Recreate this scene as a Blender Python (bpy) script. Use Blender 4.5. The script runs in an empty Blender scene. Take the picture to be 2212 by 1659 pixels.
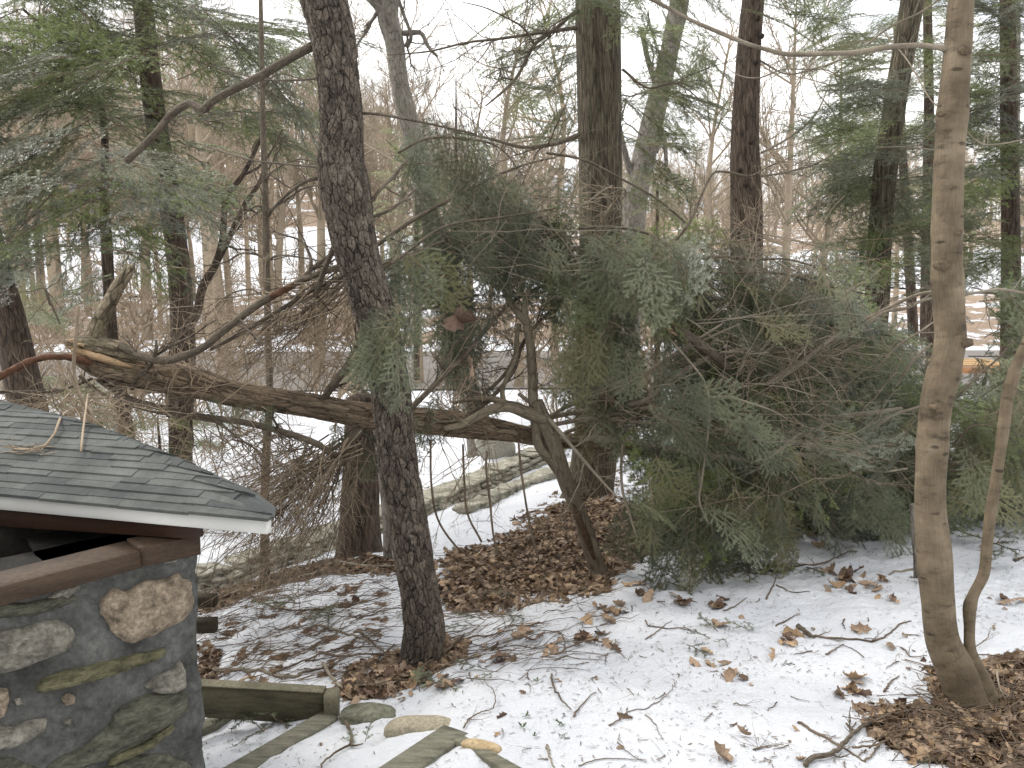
import bpy, math, random
import numpy as np
from mathutils import Vector, Matrix
R = math.radians
sc = bpy.context.scene
COL = sc.collection

# ------------------------------------------------------------------ camera, sky, sun, exposure
PITCH = R(7.0)
FP = 1703.0                       # focal length in units of a 2212 x 1659 picture
cam_d = bpy.data.cameras.new('camera')
cam_d.sensor_width = 36.0
cam_d.lens = 36.0 * FP / 2212.0
cam_d.clip_start = 0.05
cam_d.clip_end = 3000
cam = bpy.data.objects.new('camera', cam_d)
COL.objects.link(cam)
cam.location = (0, 0, 0)
cam.rotation_euler = (R(90) - PITCH, 0, 0)
sc.camera = cam

SUN_EL, SUN_AZ = R(42), R(-62)     # azimuth from +Y towards +X: the brighter side of the sky is on the left
world = bpy.data.worlds.new('World')
sc.world = world
world.use_nodes = True
nt = world.node_tree
nt.nodes.clear()
wo = nt.nodes.new('ShaderNodeOutputWorld')
bg = nt.nodes.new('ShaderNodeBackground')
sky = nt.nodes.new('ShaderNodeTexSky')
sky.sky_type = 'NISHITA'
sky.sun_disc = False
sky.sun_elevation = SUN_EL
sky.sun_rotation = SUN_AZ
tc = nt.nodes.new('ShaderNodeTexCoord')
mp = nt.nodes.new('ShaderNodeMapping')
mp.inputs['Scale'].default_value = (1, 1, 2.2)
nz = nt.nodes.new('ShaderNodeTexNoise')
nz.inputs['Scale'].default_value = 2.1
nz.inputs['Detail'].default_value = 5
rmp = nt.nodes.new('ShaderNodeValToRGB')
rmp.color_ramp.elements[0].position = 0.34
rmp.color_ramp.elements[0].color = (7.8, 8.5, 9.8, 1)
rmp.color_ramp.elements[1].position = 0.50
rmp.color_ramp.elements[1].color = (14.8, 14.7, 14.5, 1)
mx = nt.nodes.new('ShaderNodeMix')
mx.data_type = 'RGBA'
mx.inputs[0].default_value = 0.90
L_ = nt.links.new
L_(tc.outputs['Generated'], mp.inputs[0]); L_(mp.outputs[0], nz.inputs['Vector'])
L_(nz.outputs[0], rmp.inputs[0]); L_(sky.outputs[0], mx.inputs[6]); L_(rmp.outputs[0], mx.inputs[7])
# overcast sky: the zenith is brighter than the horizon, and the far side brighter than the side behind the viewer
sxz = nt.nodes.new('ShaderNodeSeparateXYZ'); L_(tc.outputs['Generated'], sxz.inputs[0])
def wm(op, a, b_):
    n = nt.nodes.new('ShaderNodeMath'); n.operation = op
    for s_, i_ in ((a, 0), (b_, 1)):
        if hasattr(s_, 'is_output'): L_(s_, n.inputs[i_])
        else: n.inputs[i_].default_value = s_
    return n.outputs[0]
zup = wm('MAXIMUM', sxz.outputs[2], 0.0)
gr = wm('ADD', wm('ADD', 0.62, wm('MULTIPLY', zup, 1.0)), wm('MULTIPLY', sxz.outputs[1], 0.18))
vm = nt.nodes.new('ShaderNodeVectorMath'); vm.operation = 'SCALE'
L_(mx.outputs[2], vm.inputs[0]); L_(gr, vm.inputs['Scale'])
L_(vm.outputs[0], bg.inputs[0]); L_(bg.outputs[0], wo.inputs[0])
bg.inputs[1].default_value = 0.085

sun_d = bpy.data.lights.new('sun', 'SUN')
sun_d.energy = 1.5
sun_d.angle = R(10)
sun_d.color = (1.0, 0.96, 0.9)
sun = bpy.data.objects.new('sun', sun_d)
COL.objects.link(sun)
sdir = Vector((math.sin(SUN_AZ) * math.cos(SUN_EL), math.cos(SUN_AZ) * math.cos(SUN_EL) * -0.6, math.sin(SUN_EL)))
sdir = Vector((math.sin(SUN_AZ) * math.cos(SUN_EL), math.cos(SUN_AZ) * math.cos(SUN_EL), math.sin(SUN_EL)))
sun.rotation_euler = sdir.to_track_quat('Z', 'Y').to_euler()

sc.view_settings.view_transform = 'Standard'
sc.view_settings.look = 'None'
sc.view_settings.exposure = 0.62
sc.view_settings.gamma = 1.0
sc.cycles.max_bounces = 6
sc.cycles.diffuse_bounces = 2
sc.cycles.glossy_bounces = 2
sc.cycles.transparent_max_bounces = 4

# ------------------------------------------------------------------ numeric helpers
def rgen(s):
    return np.random.default_rng(s)

def _hash(ix, iy, iz, seed):
    h = (ix * 374761393 + iy * 668265263 + iz * 2147483647 + seed * 1274126177) & 0xFFFFFFFF
    h = ((h ^ (h >> 13)) * 1274126177) & 0xFFFFFFFF
    h = (h ^ (h >> 16)) & 0xFFFFFF
    return h / float(0xFFFFFF)

def vnoise(p, seed=0):
    p = np.asarray(p, dtype=np.float64)
    i = np.floor(p).astype(np.int64)
    f = p - i
    f = f * f * (3 - 2 * f)
    r = 0
    for dx in (0, 1):
        wx = f[:, 0] if dx else 1 - f[:, 0]
        for dy in (0, 1):
            wy = f[:, 1] if dy else 1 - f[:, 1]
            for dz in (0, 1):
                wz = f[:, 2] if dz else 1 - f[:, 2]
                r = r + wx * wy * wz * _hash(i[:, 0] + dx, i[:, 1] + dy, i[:, 2] + dz, seed)
    return r * 2 - 1

def fbm(p, oct=4, seed=0, gain=0.5):
    a, s, r = 1.0, 0.0, 0
    p = np.asarray(p, dtype=np.float64)
    for k in range(oct):
        r = r + a * vnoise(p * (2 ** k) + 17.3 * k, seed + k)
        s += a
        a *= gain
    return r / s

def sstep(a, b, x):
    t = np.clip((x - a) / (b - a), 0, 1)
    return t * t * (3 - 2 * t)

CP, SP = math.cos(PITCH), math.sin(PITCH)
def ray(px, py):
    u = (px - 1106.0) / FP
    v = (829.5 - py) / FP
    return np.array([u, CP + v * SP, -SP + v * CP])      # one unit of camera depth

def at(px, py, Y):
    d = ray(px, py)
    return d * (Y / d[1])

def camdepth(px, py, Y):
    return Y / ray(px, py)[1]

def pathw(lst, n=None, smooth=True):
    """(px, py, Y, width) -> smooth world points and radii"""
    P = np.array([at(a[0], a[1], a[2]) for a in lst])
    r = np.array([a[3] * camdepth(a[0], a[1], a[2]) / FP / 2 for a in lst])
    return spline(P, r, n)

def spline(P, r, n=None):
    P = np.asarray(P, float); r = np.asarray(r, float)
    if n is None:
        n = max(4, len(P) * 5)
    seg = np.linalg.norm(np.diff(P, axis=0), axis=1)
    s = np.concatenate([[0], np.cumsum(seg)])
    m = len(P)
    T = np.zeros_like(P); tr = np.zeros_like(r)
    for k in range(m):
        a, b = max(0, k - 1), min(m - 1, k + 1)
        T[k] = (P[b] - P[a]) / max(1e-9, s[b] - s[a])
        tr[k] = (r[b] - r[a]) / max(1e-9, s[b] - s[a])
    q = np.linspace(0, s[-1], n)
    idx = np.clip(np.searchsorted(s, q, side='right') - 1, 0, m - 2)
    h = s[idx + 1] - s[idx]
    t = (q - s[idx]) / h
    h00 = 2 * t**3 - 3 * t**2 + 1; h10 = t**3 - 2 * t**2 + t
    h01 = -2 * t**3 + 3 * t**2; h11 = t**3 - t**2
    O = h00[:, None] * P[idx] + (h10 * h)[:, None] * T[idx] + h01[:, None] * P[idx + 1] + (h11 * h)[:, None] * T[idx + 1]
    ro = h00 * r[idx] + h10 * h * tr[idx] + h01 * r[idx + 1] + h11 * h * tr[idx + 1]
    return O, np.maximum(ro, 0.0004)

def unit(v):
    v = np.asarray(v, float)
    return v / max(1e-9, np.linalg.norm(v))

# ------------------------------------------------------------------ mesh collector
class MB:
    def __init__(s):
        s.V = []; s.Q = []; s.T = []; s.A = []; s.n = 0
    def add(s, v, q=None, t=None, co=None):
        v = np.asarray(v, dtype=np.float32).reshape(-1, 3)
        s.V.append(v)
        s.A.append(v if co is None else np.asarray(co, dtype=np.float32).reshape(-1, 3))
        if q is not None and len(q):
            s.Q.append(np.asarray(q, dtype=np.int32).reshape(-1, 4) + s.n)
        if t is not None and len(t):
            s.T.append(np.asarray(t, dtype=np.int32).reshape(-1, 3) + s.n)
        s.n += len(v)
    def tube(s, P, r, sides=6, cap=True, wob=0.0, seed=0, co0=0.0):
        P = np.asarray(P, float); r = np.asarray(r, float)
        n = len(P)
        if np.ndim(r) == 0:
            r = np.full(n, float(r))
        d = np.gradient(P, axis=0)
        d /= np.maximum(np.linalg.norm(d, axis=1), 1e-9)[:, None]
        ref = np.array([0.31, 0.17, 0.93]) if abs(d[0, 2]) < 0.8 else np.array([0.93, 0.31, 0.17])
        U = np.zeros((n, 3))
        u = ref - d[0] * (ref @ d[0]); u /= np.linalg.norm(u)
        for k in range(n):
            u = u - d[k] * (u @ d[k]); u /= max(1e-9, np.linalg.norm(u)); U[k] = u
        W = np.cross(d, U)
        a = np.linspace(0, 2 * math.pi, sides, endpoint=False)
        ca, sa = np.cos(a), np.sin(a)
        seg = np.concatenate([[0], np.cumsum(np.linalg.norm(np.diff(P, axis=0), axis=1))]) + co0
        co = np.stack([np.broadcast_to(ca, (n, sides)) * r[:, None], np.broadcast_to(sa, (n, sides)) * r[:, None], np.repeat(seg[:, None], sides, 1)], -1)
        rr = np.repeat(r[:, None], sides, 1)
        if wob:
            q = co.reshape(-1, 3) * np.array([1, 1, 0.4]) / max(r.mean(), 1e-4)
            rr = rr * (1 + wob * fbm(q * 0.9, 3, seed).reshape(n, sides))
        V = P[:, None, :] + rr[..., None] * (ca[None, :, None] * U[:, None, :] + sa[None, :, None] * W[:, None, :])
        i = np.arange(n - 1)[:, None] * sides; j = np.arange(sides)[None, :]; j2 = (j + 1) % sides
        q = np.stack([i + j, i + j2, i + sides + j2, i + sides + j], -1).reshape(-1, 4)
        V = V.reshape(-1, 3); co = co.reshape(-1, 3)
        t = []
        if cap:
            V = np.vstack([V, P[-1:] + d[-1:] * r[-1] * 0.5, P[:1] - d[:1] * r[0] * 0.2])
            co = np.vstack([co, [[0, 0, seg[-1]]], [[0, 0, seg[0]]]])
            e = n * sides; b = (n - 1) * sides
            t = [(b + k, b + (k + 1) % sides, e) for k in range(sides)] + [((k + 1) % sides, k, e + 1) for k in range(sides)]
        s.add(V, q, t, co)
    def build(s, name, mat, parent=None, smooth=True, attr=True):
        me = s.mesh(name, mat, smooth, attr)
        o = bpy.data.objects.new(name, me)
        COL.objects.link(o)
        if parent is not None:
            o.parent = parent
            if parent.type == 'EMPTY' or True:
                o.matrix_parent_inverse = Matrix.Translation(parent.location).inverted()
        return o
    def mesh(s, name, mat, smooth=True, attr=True):
        V = np.vstack(s.V)
        Q = np.vstack(s.Q) if s.Q else np.zeros((0, 4), np.int32)
        T = np.vstack(s.T) if s.T else np.zeros((0, 3), np.int32)
        me = bpy.data.meshes.new(name)
        me.vertices.add(len(V))
        me.vertices.foreach_set('co', V.ravel())
        me.loops.add(Q.size + T.size)
        me.loops.foreach_set('vertex_index', np.concatenate([Q.ravel(), T.ravel()]).astype(np.int32))
        me.polygons.add(len(Q) + len(T))
        ls = np.concatenate([np.arange(len(Q)) * 4, len(Q) * 4 + np.arange(len(T)) * 3]).astype(np.int32)
        me.polygons.foreach_set('loop_start', ls)
        me.polygons.foreach_set('use_smooth', np.full(len(Q) + len(T), smooth, dtype=bool))
        if attr:
            a = me.attributes.new('bark_co', 'FLOAT_VECTOR', 'POINT')
            a.data.foreach_set('vector', np.vstack(s.A).ravel())
        for m in (mat if isinstance(mat, (list, tuple)) else [mat]):
            me.materials.append(m)
        me.update(calc_edges=True)
        return me

def tag(o, label=None, cat=None, group=None, kind=None):
    if label: o['label'] = label
    if cat: o['category'] = cat
    if group: o['group'] = group
    if kind: o['kind'] = kind
    return o

def empty(name, loc, label=None, cat=None, group=None):
    o = bpy.data.objects.new(name, None)
    o.location = Vector([float(c) for c in loc])
    o.empty_display_size = 0.1
    COL.objects.link(o)
    return tag(o, label, cat, group)

def frame(x, n):
    x = unit(x); n = np.asarray(n, float)
    z = n - x * (n @ x)
    if np.linalg.norm(z) < 1e-3:
        z = np.array([0.3, 0.9, 0.1]); z = z - x * (z @ x)
    z = unit(z); y = np.cross(z, x)
    return np.stack([x, y, z], 1)                           # columns

def place(me, name, parent, loc, xdir, normal, scale=1.0):
    o = bpy.data.objects.new(name, me)
    COL.objects.link(o)
    M = frame(xdir, normal)
    m = Matrix([list(map(float, M[0] * scale)) + [float(loc[0])], list(map(float, M[1] * scale)) + [float(loc[1])],
                list(map(float, M[2] * scale)) + [float(loc[2])], [0, 0, 0, 1]])
    if parent is not None:
        o.parent = parent
        m = Matrix.Translation(parent.location).inverted() @ m
    o.matrix_local = m
    return o

# ------------------------------------------------------------------ materials
def new_mat(name):
    m = bpy.data.materials.new(name)
    m.use_nodes = True
    t = m.node_tree
    t.nodes.clear()
    out = t.nodes.new('ShaderNodeOutputMaterial')
    b = t.nodes.new('ShaderNodeBsdfPrincipled')
    b.inputs['Roughness'].default_value = 0.85
    b.inputs['Specular IOR Level'].default_value = 0.25
    t.links.new(b.outputs[0], out.inputs[0])
    return m, t, b, out

def nd(t, typ, **kw):
    n = t.nodes.new(typ)
    for k, v in kw.items():
        if k.startswith('i_'):
            n.inputs[k[2:].replace('_', ' ')].default_value = v
        else:
            setattr(n, k, v)
    return n

def ramp(t, src, stops):
    n = t.nodes.new('ShaderNodeValToRGB')
    e = n.color_ramp.elements
    while len(e) < len(stops):
        e.new(0.5)
    for k, (p, c) in enumerate(stops):
        e[k].position = p
        e[k].color = (c[0], c[1], c[2], 1) if not isinstance(c, (int, float)) else (c, c, c, 1)
    t.links.new(src, n.inputs[0])
    return n

def mixc(t, fac, a, b, mode='MIX'):
    n = t.nodes.new('ShaderNodeMix')
    n.data_type = 'RGBA'; n.blend_type = mode
    for s, i in ((fac, 0), (a, 6), (b, 7)):
        if hasattr(s, 'is_output'):
            t.links.new(s, n.inputs[i])
        elif i == 0:
            n.inputs[0].default_value = s
        else:
            n.inputs[i].default_value = (s[0], s[1], s[2], 1)
    return n.outputs[2]

def math_(t, op, a, b=None, clamp=False):
    n = t.nodes.new('ShaderNodeMath')
    n.operation = op; n.use_clamp = clamp
    for s, i in ((a, 0), (b, 1)):
        if s is None: continue
        if hasattr(s, 'is_output'): t.links.new(s, n.inputs[i])
        else: n.inputs[i].default_value = s
    return n.outputs[0]

def bark_coord(t, scale):
    a = nd(t, 'ShaderNodeAttribute', attribute_name='bark_co')
    m = t.nodes.new('ShaderNodeMapping')
    m.inputs['Scale'].default_value = scale
    t.links.new(a.outputs['Vector'], m.inputs[0])
    return m.outputs[0]

def distort(t, vec, amt, scale):
    n = nd(t, 'ShaderNodeTexNoise', i_Scale=scale, i_Detail=3.0)
    t.links.new(vec, n.inputs['Vector'])
    s = t.nodes.new('ShaderNodeVectorMath'); s.operation = 'SUBTRACT'
    t.links.new(n.outputs['Color'], s.inputs[0]); s.inputs[1].default_value = (0.5, 0.5, 0.5)
    k = t.nodes.new('ShaderNodeVectorMath'); k.operation = 'SCALE'
    t.links.new(s.outputs[0], k.inputs[0]); k.inputs['Scale'].default_value = amt
    a = t.nodes.new('ShaderNodeVectorMath'); a.operation = 'ADD'
    t.links.new(vec, a.inputs[0]); t.links.new(k.outputs[0], a.inputs[1])
    return a.outputs[0]

def bark_mat(name, dark, mid, light, cell=28.0, stretch=0.4, disp=0.006, crack=0.12, real=False, moss=0.0, mosscol=(0.06, 0.075, 0.03)):
    m, t, b, out = new_mat(name)
    v = bark_coord(t, (cell, cell, cell * stretch))
    v = distort(t, v, 1.1, 0.9)
    vo = nd(t, 'ShaderNodeTexVoronoi', feature='DISTANCE_TO_EDGE', i_Scale=1.0)
    vc = nd(t, 'ShaderNodeTexVoronoi', feature='F1', i_Scale=1.0)
    t.links.new(v, vo.inputs['Vector']); t.links.new(v, vc.inputs['Vector'])
    e = ramp(t, vo.outputs['Distance'], [(0.0, 0.0), (crack, 0.8), (crack * 2.6, 1.0)])
    n1 = nd(t, 'ShaderNodeTexNoise', i_Scale=2.6, i_Detail=8.0, i_Roughness=0.7)
    t.links.new(v, n1.inputs['Vector'])
    n2 = nd(t, 'ShaderNodeTexNoise', i_Scale=0.16, i_Detail=3.0)
    t.links.new(v, n2.inputs['Vector'])
    sx = nd(t, 'ShaderNodeSeparateColor')
    t.links.new(vc.outputs['Color'], sx.inputs[0])
    vf = nd(t, 'ShaderNodeTexVoronoi', feature='DISTANCE_TO_EDGE', i_Scale=2.7)
    t.links.new(distort(t, v, 0.5, 1.7), vf.inputs['Vector'])
    ef = ramp(t, vf.outputs['Distance'], [(0.0, 0.45), (0.07, 1.0)])
    n4 = nd(t, 'ShaderNodeTexNoise', i_Scale=0.9, i_Detail=4.0)
    t.links.new(v, n4.inputs['Vector'])
    keep = ramp(t, n4.outputs[0], [(0.40, 1.0), (0.62, 0.25)])
    em = nd(t, 'ShaderNodeMix'); t.links.new(keep.outputs[0], em.inputs[0]); em.inputs[2].default_value = 1.0; t.links.new(e.outputs[0], em.inputs[3])
    eo = math_(t, 'MULTIPLY', em.outputs[0], ef.outputs[0])
    plate = math_(t, 'ADD', math_(t, 'MULTIPLY', sx.outputs[0], 0.45), math_(t, 'MULTIPLY', n1.outputs[0], 0.75))
    c = ramp(t, plate, [(0.25, mid), (0.85, light)])
    c2 = mixc(t, eo, dark, c.outputs[0])
    big = ramp(t, n2.outputs[0], [(0.3, 0.72), (0.7, 1.12)])
    c3 = mixc(t, 1.0, c2, big.outputs[0], 'MULTIPLY')
    if moss:
        g = nd(t, 'ShaderNodeTexNoise', i_Scale=0.5, i_Detail=4.0)
        t.links.new(v, g.inputs['Vector'])
        mf = ramp(t, g.outputs[0], [(0.62 - moss * 0.3, 0.0), (0.72, moss)])
        c3 = mixc(t, mf.outputs[0], c3, mosscol)
    t.links.new(c3, b.inputs['Base Color'])
    h = math_(t, 'ADD', math_(t, 'MULTIPLY', eo, math_(t, 'ADD', 0.55, math_(t, 'MULTIPLY', sx.outputs[1], 0.45))), math_(t, 'MULTIPLY', n1.outputs[0], 0.45))
    if real:
        dn = nd(t, 'ShaderNodeDisplacement', i_Scale=disp, i_Midlevel=0.7)
        t.links.new(h, dn.inputs['Height'])
        t.links.new(dn.outputs[0], out.inputs['Displacement'])
        m.displacement_method = 'BOTH'
    else:
        bp = nd(t, 'ShaderNodeBump', i_Strength=0.9, i_Distance=disp)
        t.links.new(h, bp.inputs['Height'])
        t.links.new(bp.outputs[0], b.inputs['Normal'])
    return m

def simple_mat(name, c0, c1, scale=8.0, rough=0.85, bump=0.004, bscale=40.0, detail=6.0, coord='Object', objvar=0.0, stretch=(1, 1, 1)):
    m, t, b, out = new_mat(name)
    tcn = t.nodes.new('ShaderNodeTexCoord')
    mp = t.nodes.new('ShaderNodeMapping'); mp.inputs['Scale'].default_value = stretch
    t.links.new(tcn.outputs[coord], mp.inputs[0])
    n = nd(t, 'ShaderNodeTexNoise', i_Scale=scale, i_Detail=detail, i_Roughness=0.65)
    t.links.new(mp.outputs[0], n.inputs['Vector'])
    c = ramp(t, n.outputs[0], [(0.3, c0), (0.7, c1)]).outputs[0]
    if bump and detail:
        nf = nd(t, 'ShaderNodeTexNoise', i_Scale=bscale * 1.3, i_Detail=5.0, i_Roughness=0.75)
        t.links.new(mp.outputs[0], nf.inputs['Vector'])
        c = mixc(t, 1.0, c, ramp(t, nf.outputs[0], [(0.34, 0.62), (0.66, 1.28)]).outputs[0], 'MULTIPLY')
    if objvar:
        oi = t.nodes.new('ShaderNodeObjectInfo')
        hv = t.nodes.new('ShaderNodeHueSaturation')
        t.links.new(math_(t, 'ADD', 1 - objvar, math_(t, 'MULTIPLY', oi.outputs['Random'], 2 * objvar)), hv.inputs['Value'])
        t.links.new(c, hv.inputs['Color'])
        c = hv.outputs[0]
    t.links.new(c, b.inputs['Base Color'])
    b.inputs['Roughness'].default_value = rough
    if bump:
        n2 = nd(t, 'ShaderNodeTexNoise', i_Scale=bscale, i_Detail=6.0, i_Roughness=0.7)
        t.links.new(mp.outputs[0], n2.inputs['Vector'])
        bp = nd(t, 'ShaderNodeBump', i_Strength=0.8, i_Distance=bump)
        t.links.new(n2.outputs[0], bp.inputs['Height'])
        t.links.new(bp.outputs[0], b.inputs['Normal'])
    return m

def foliage_mat(name, top0, top1, under, var=0.25):
    m, t, b, out = new_mat(name)
    oi = t.nodes.new('ShaderNodeObjectInfo')
    ge = t.nodes.new('ShaderNodeNewGeometry')
    n = nd(t, 'ShaderNodeTexNoise', i_Scale=3.6, i_Detail=6.0)
    t.links.new(ge.outputs['Position'], n.inputs['Vector'])
    f = math_(t, 'ADD', math_(t, 'MULTIPLY', n.outputs[0], 0.9), math_(t, 'MULTIPLY', math_(t, 'SUBTRACT', oi.outputs['Random'], 0.5), var * 2))
    c = ramp(t, f, [(0.32, top0), (0.60, top1)]).outputs[0]
    c = mixc(t, ge.outputs['Backfacing'], c, under)
    t.links.new(c, b.inputs['Base Color'])
    b.inputs['Roughness'].default_value = 0.36
    b.inputs['Specular IOR Level'].default_value = 0.5
    tr = t.nodes.new('ShaderNodeBsdfTranslucent')
    t.links.new(c, tr.inputs[0])
    ms = t.nodes.new('ShaderNodeMixShader'); ms.inputs[0].default_value = 0.14
    t.links.new(b.outputs[0], ms.inputs[1]); t.links.new(tr.outputs[0], ms.inputs[2])
    t.links.new(ms.outputs[0], out.inputs[0])
    return m

M_PINE = bark_mat('pine_bark', (0.012, 0.009, 0.007), (0.052, 0.041, 0.031), (0.190, 0.156, 0.122), cell=36, stretch=0.42, disp=0.013, crack=0.10, real=True)
M_OAK = bark_mat('oak_bark', (0.016, 0.012, 0.008), (0.085, 0.068, 0.044), (0.225, 0.185, 0.125), cell=46, stretch=0.10, disp=0.016, crack=0.26, moss=0.35)
M_HEM = bark_mat('hemlock_bark', (0.016, 0.011, 0.008), (0.070, 0.049, 0.034), (0.165, 0.120, 0.088), cell=34, stretch=0.16, disp=0.012, crack=0.16)
M_FALL = bark_mat('fallen_bark', (0.024, 0.016, 0.011), (0.145, 0.098, 0.062), (0.33, 0.250, 0.172), cell=34, stretch=0.22, disp=0.009, crack=0.12, real=True, moss=0.3, mosscol=(0.10, 0.10, 0.055))
M_SNAG = bark_mat('snag_bark', (0.03, 0.023, 0.014), (0.17, 0.13, 0.085), (0.34, 0.28, 0.19), cell=26, stretch=0.3, disp=0.012, crack=0.12, moss=0.3, mosscol=(0.16, 0.16, 0.09))
M_LIMB = bark_mat('limb_bark', (0.040, 0.030, 0.022), (0.090, 0.070, 0.050), (0.185, 0.150, 0.110), cell=60, stretch=0.3, disp=0.003, crack=0.05, moss=0.25, mosscol=(0.13, 0.14, 0.07))
M_BEECH = bark_mat('grey_bark', (0.07, 0.06, 0.05), (0.19, 0.165, 0.135), (0.31, 0.28, 0.235), cell=26, stretch=0.3, disp=0.008, crack=0.10, moss=0.3, mosscol=(0.14, 0.15, 0.08))

def maple_mat():
    m, t, b, out = new_mat('maple_bark')
    v = bark_coord(t, (1, 1, 1))
    n = nd(t, 'ShaderNodeTexNoise', i_Scale=7.0, i_Detail=6.0); t.links.new(v, n.inputs['Vector'])
    v2 = bark_coord(t, (1, 1, 0.12))
    n2 = nd(t, 'ShaderNodeTexNoise', i_Scale=150.0, i_Detail=4.0); t.links.new(v2, n2.inputs['Vector'])
    v3 = bark_coord(t, (0.45, 0.45, 1))
    n3 = nd(t, 'ShaderNodeTexNoise', i_Scale=26.0, i_Detail=5.0, i_Roughness=0.6); t.links.new(v3, n3.inputs['Vector'])
    c = ramp(t, n.outputs[0], [(0.28, (0.085, 0.064, 0.041)), (0.55, (0.175, 0.135, 0.088)), (0.75, (0.265, 0.212, 0.145))]).outputs[0]
    c = mixc(t, 1.0, c, ramp(t, n2.outputs[0], [(0.3, 0.86), (0.7, 1.10)]).outputs[0], 'MULTIPLY')
    c = mixc(t, 1.0, c, ramp(t, n3.outputs[0], [(0.30, 0.42), (0.44, 0.92), (0.7, 1.08)]).outputs[0], 'MULTIPLY')
    # horizontal lens-shaped branch scars
    v4 = bark_coord(t, (7.0, 7.0, 9.5))
    vo = nd(t, 'ShaderNodeTexVoronoi', feature='F1', i_Scale=1.0, i_Randomness=1.0)
    mpp = t.nodes.new('ShaderNodeMapping'); mpp.inputs['Scale'].default_value = (1, 1, 2.0)
    t.links.new(v4, mpp.inputs[0]); t.links.new(mpp.outputs[0], vo.inputs['Vector'])
    sc_ = ramp(t, math_(t, 'ADD', vo.outputs['Distance'], math_(t, 'MULTIPLY', n2.outputs[0], 0.1)), [(0.13, 0.42), (0.21, 1.0)]).outputs[0]
    c = mixc(t, 1.0, c, sc_, 'MULTIPLY')
    t.links.new(c, b.inputs['Base Color'])
    bp = nd(t, 'ShaderNodeBump', i_Strength=0.9, i_Distance=0.008)
    t.links.new(math_(t, 'ADD', math_(t, 'ADD', n3.outputs[0], math_(t, 'MULTIPLY', n2.outputs[0], 0.5)), math_(t, 'MULTIPLY', sc_, 0.8)), bp.inputs['Height'])
    t.links.new(bp.outputs[0], b.inputs['Normal'])
    return m
M_MAPLE = maple_mat()
M_TWIG = simple_mat('twig', (0.060, 0.044, 0.030), (0.175, 0.132, 0.092), scale=5.0, bump=0)
M_TWIG2 = simple_mat('dead_twig', (0.15, 0.112, 0.074), (0.37, 0.290, 0.205), scale=6.0, bump=0)
M_GTWIG = simple_mat('grey_branch', (0.115, 0.094, 0.068), (0.29, 0.245, 0.185), scale=6.0, bump=0.001, bscale=120)
M_FAR = simple_mat('far_tree', (0.215, 0.170, 0.118), (0.44, 0.360, 0.265), scale=0.6, bump=0, objvar=0.22)
M_RAW = simple_mat('split_wood', (0.23, 0.145, 0.08), (0.50, 0.355, 0.21), scale=9.0, bump=0.003, bscale=60, stretch=(1, 6, 6))
M_REDW = simple_mat('red_wood', (0.05, 0.024, 0.014), (0.17, 0.085, 0.05), scale=14.0, bump=0.005, bscale=60)
M_NEEDLE = foliage_mat('hemlock_needles', (0.044, 0.058, 0.028), (0.155, 0.175, 0.096), (0.205, 0.234, 0.170))
M_NEEDLE_O = foliage_mat('olive_needles', (0.045, 0.050, 0.016), (0.175, 0.178, 0.072), (0.19, 0.20, 0.11))
M_NEEDLE_S = foliage_mat('standing_needles', (0.046, 0.078, 0.016), (0.175, 0.228, 0.056), (0.200, 0.244, 0.104))
M_NEEDLE_Y = foliage_mat('yellow_green_needles', (0.085, 0.125, 0.026), (0.205, 0.255, 0.075), (0.21, 0.25, 0.12))
M_LEAF = simple_mat('dry_leaf', (0.14, 0.094, 0.062), (0.38, 0.275, 0.185), scale=14.0, rough=0.6, bump=0.001, objvar=0.35)
M_LEAF2 = simple_mat('tan_leaf', (0.24, 0.155, 0.085), (0.48, 0.335, 0.205), scale=14.0, rough=0.6, bump=0.001, objvar=0.25)
M_LEAF3 = simple_mat('dark_leaf', (0.060, 0.038, 0.028), (0.165, 0.102, 0.068), scale=14.0, rough=0.6, bump=0.001, objvar=0.3)

# ------------------------------------------------------------------ ground
ctrl = [(1106, 1659, 2.5), (450, 1659, 3.05), (2212, 1659, 2.35), (1650, 1659, 2.42), (895, 1432, 4.0), (1290, 1228, 5.2), (1550, 1275, 4.5),
        (2000, 1155, 5.6), (2110, 1510, 2.98), (2212, 1125, 6.0), (775, 1195, 6.8), (1060, 1190, 6.2), (1270, 1068, 8.5),
        (440, 1300, 5.7), (440, 1450, 4.5), (700, 1560, 3.42), (600, 1290, 5.5), (1500, 1450, 3.35), (1750, 1300, 4.05),
        (500, 1268, 6.7), (740, 1180, 7.75), (900, 1128, 8.8), (1190, 992, 11.4), (1010, 1095, 8.6), (1330, 1010, 10.6),
        (1800, 1000, 9.0), (2212, 960, 9.5), (1600, 930, 12.5), (0, 1150, 8.5), (0, 1450, 5.0), (2100, 860, 13.5)]
CW = np.array([at(*c) for c in ctrl])
FY = np.array([0, 14, 24, 42, 50, 62, 66, 80, 110, 140, 180, 260, 400, 900.0])
FZ = np.array([-2.75, -2.85, -3.3, -3.35, -2.2, -0.35, -0.3, 2.6, 7.0, 11.0, 15.5, 20, 22, 20.0])
ext = [(x, 14.0, -2.85) for x in (-9, -5, -1, 3, 7, 11)] + [(x, 16.0, -2.93) for x in (-9, 0, 9)] + [(-1.5, 0.0, -1.75), (1.5, 0.0, -1.55), (-4, 1.0, -2.3), (4, 1.0, -1.4)]
CW = np.vstack([CW, np.array(ext)])
def _tps(r2):
    return np.where(r2 > 1e-12, 0.5 * r2 * np.log(np.maximum(r2, 1e-12)), 0)
_A = _tps(((CW[:, None, :2] - CW[None, :, :2]) ** 2).sum(-1)) + np.eye(len(CW)) * 0.25
_Pm = np.hstack([np.ones((len(CW), 1)), CW[:, :2]])
_M = np.block([[_A, _Pm], [_Pm.T, np.zeros((3, 3))]])
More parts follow.
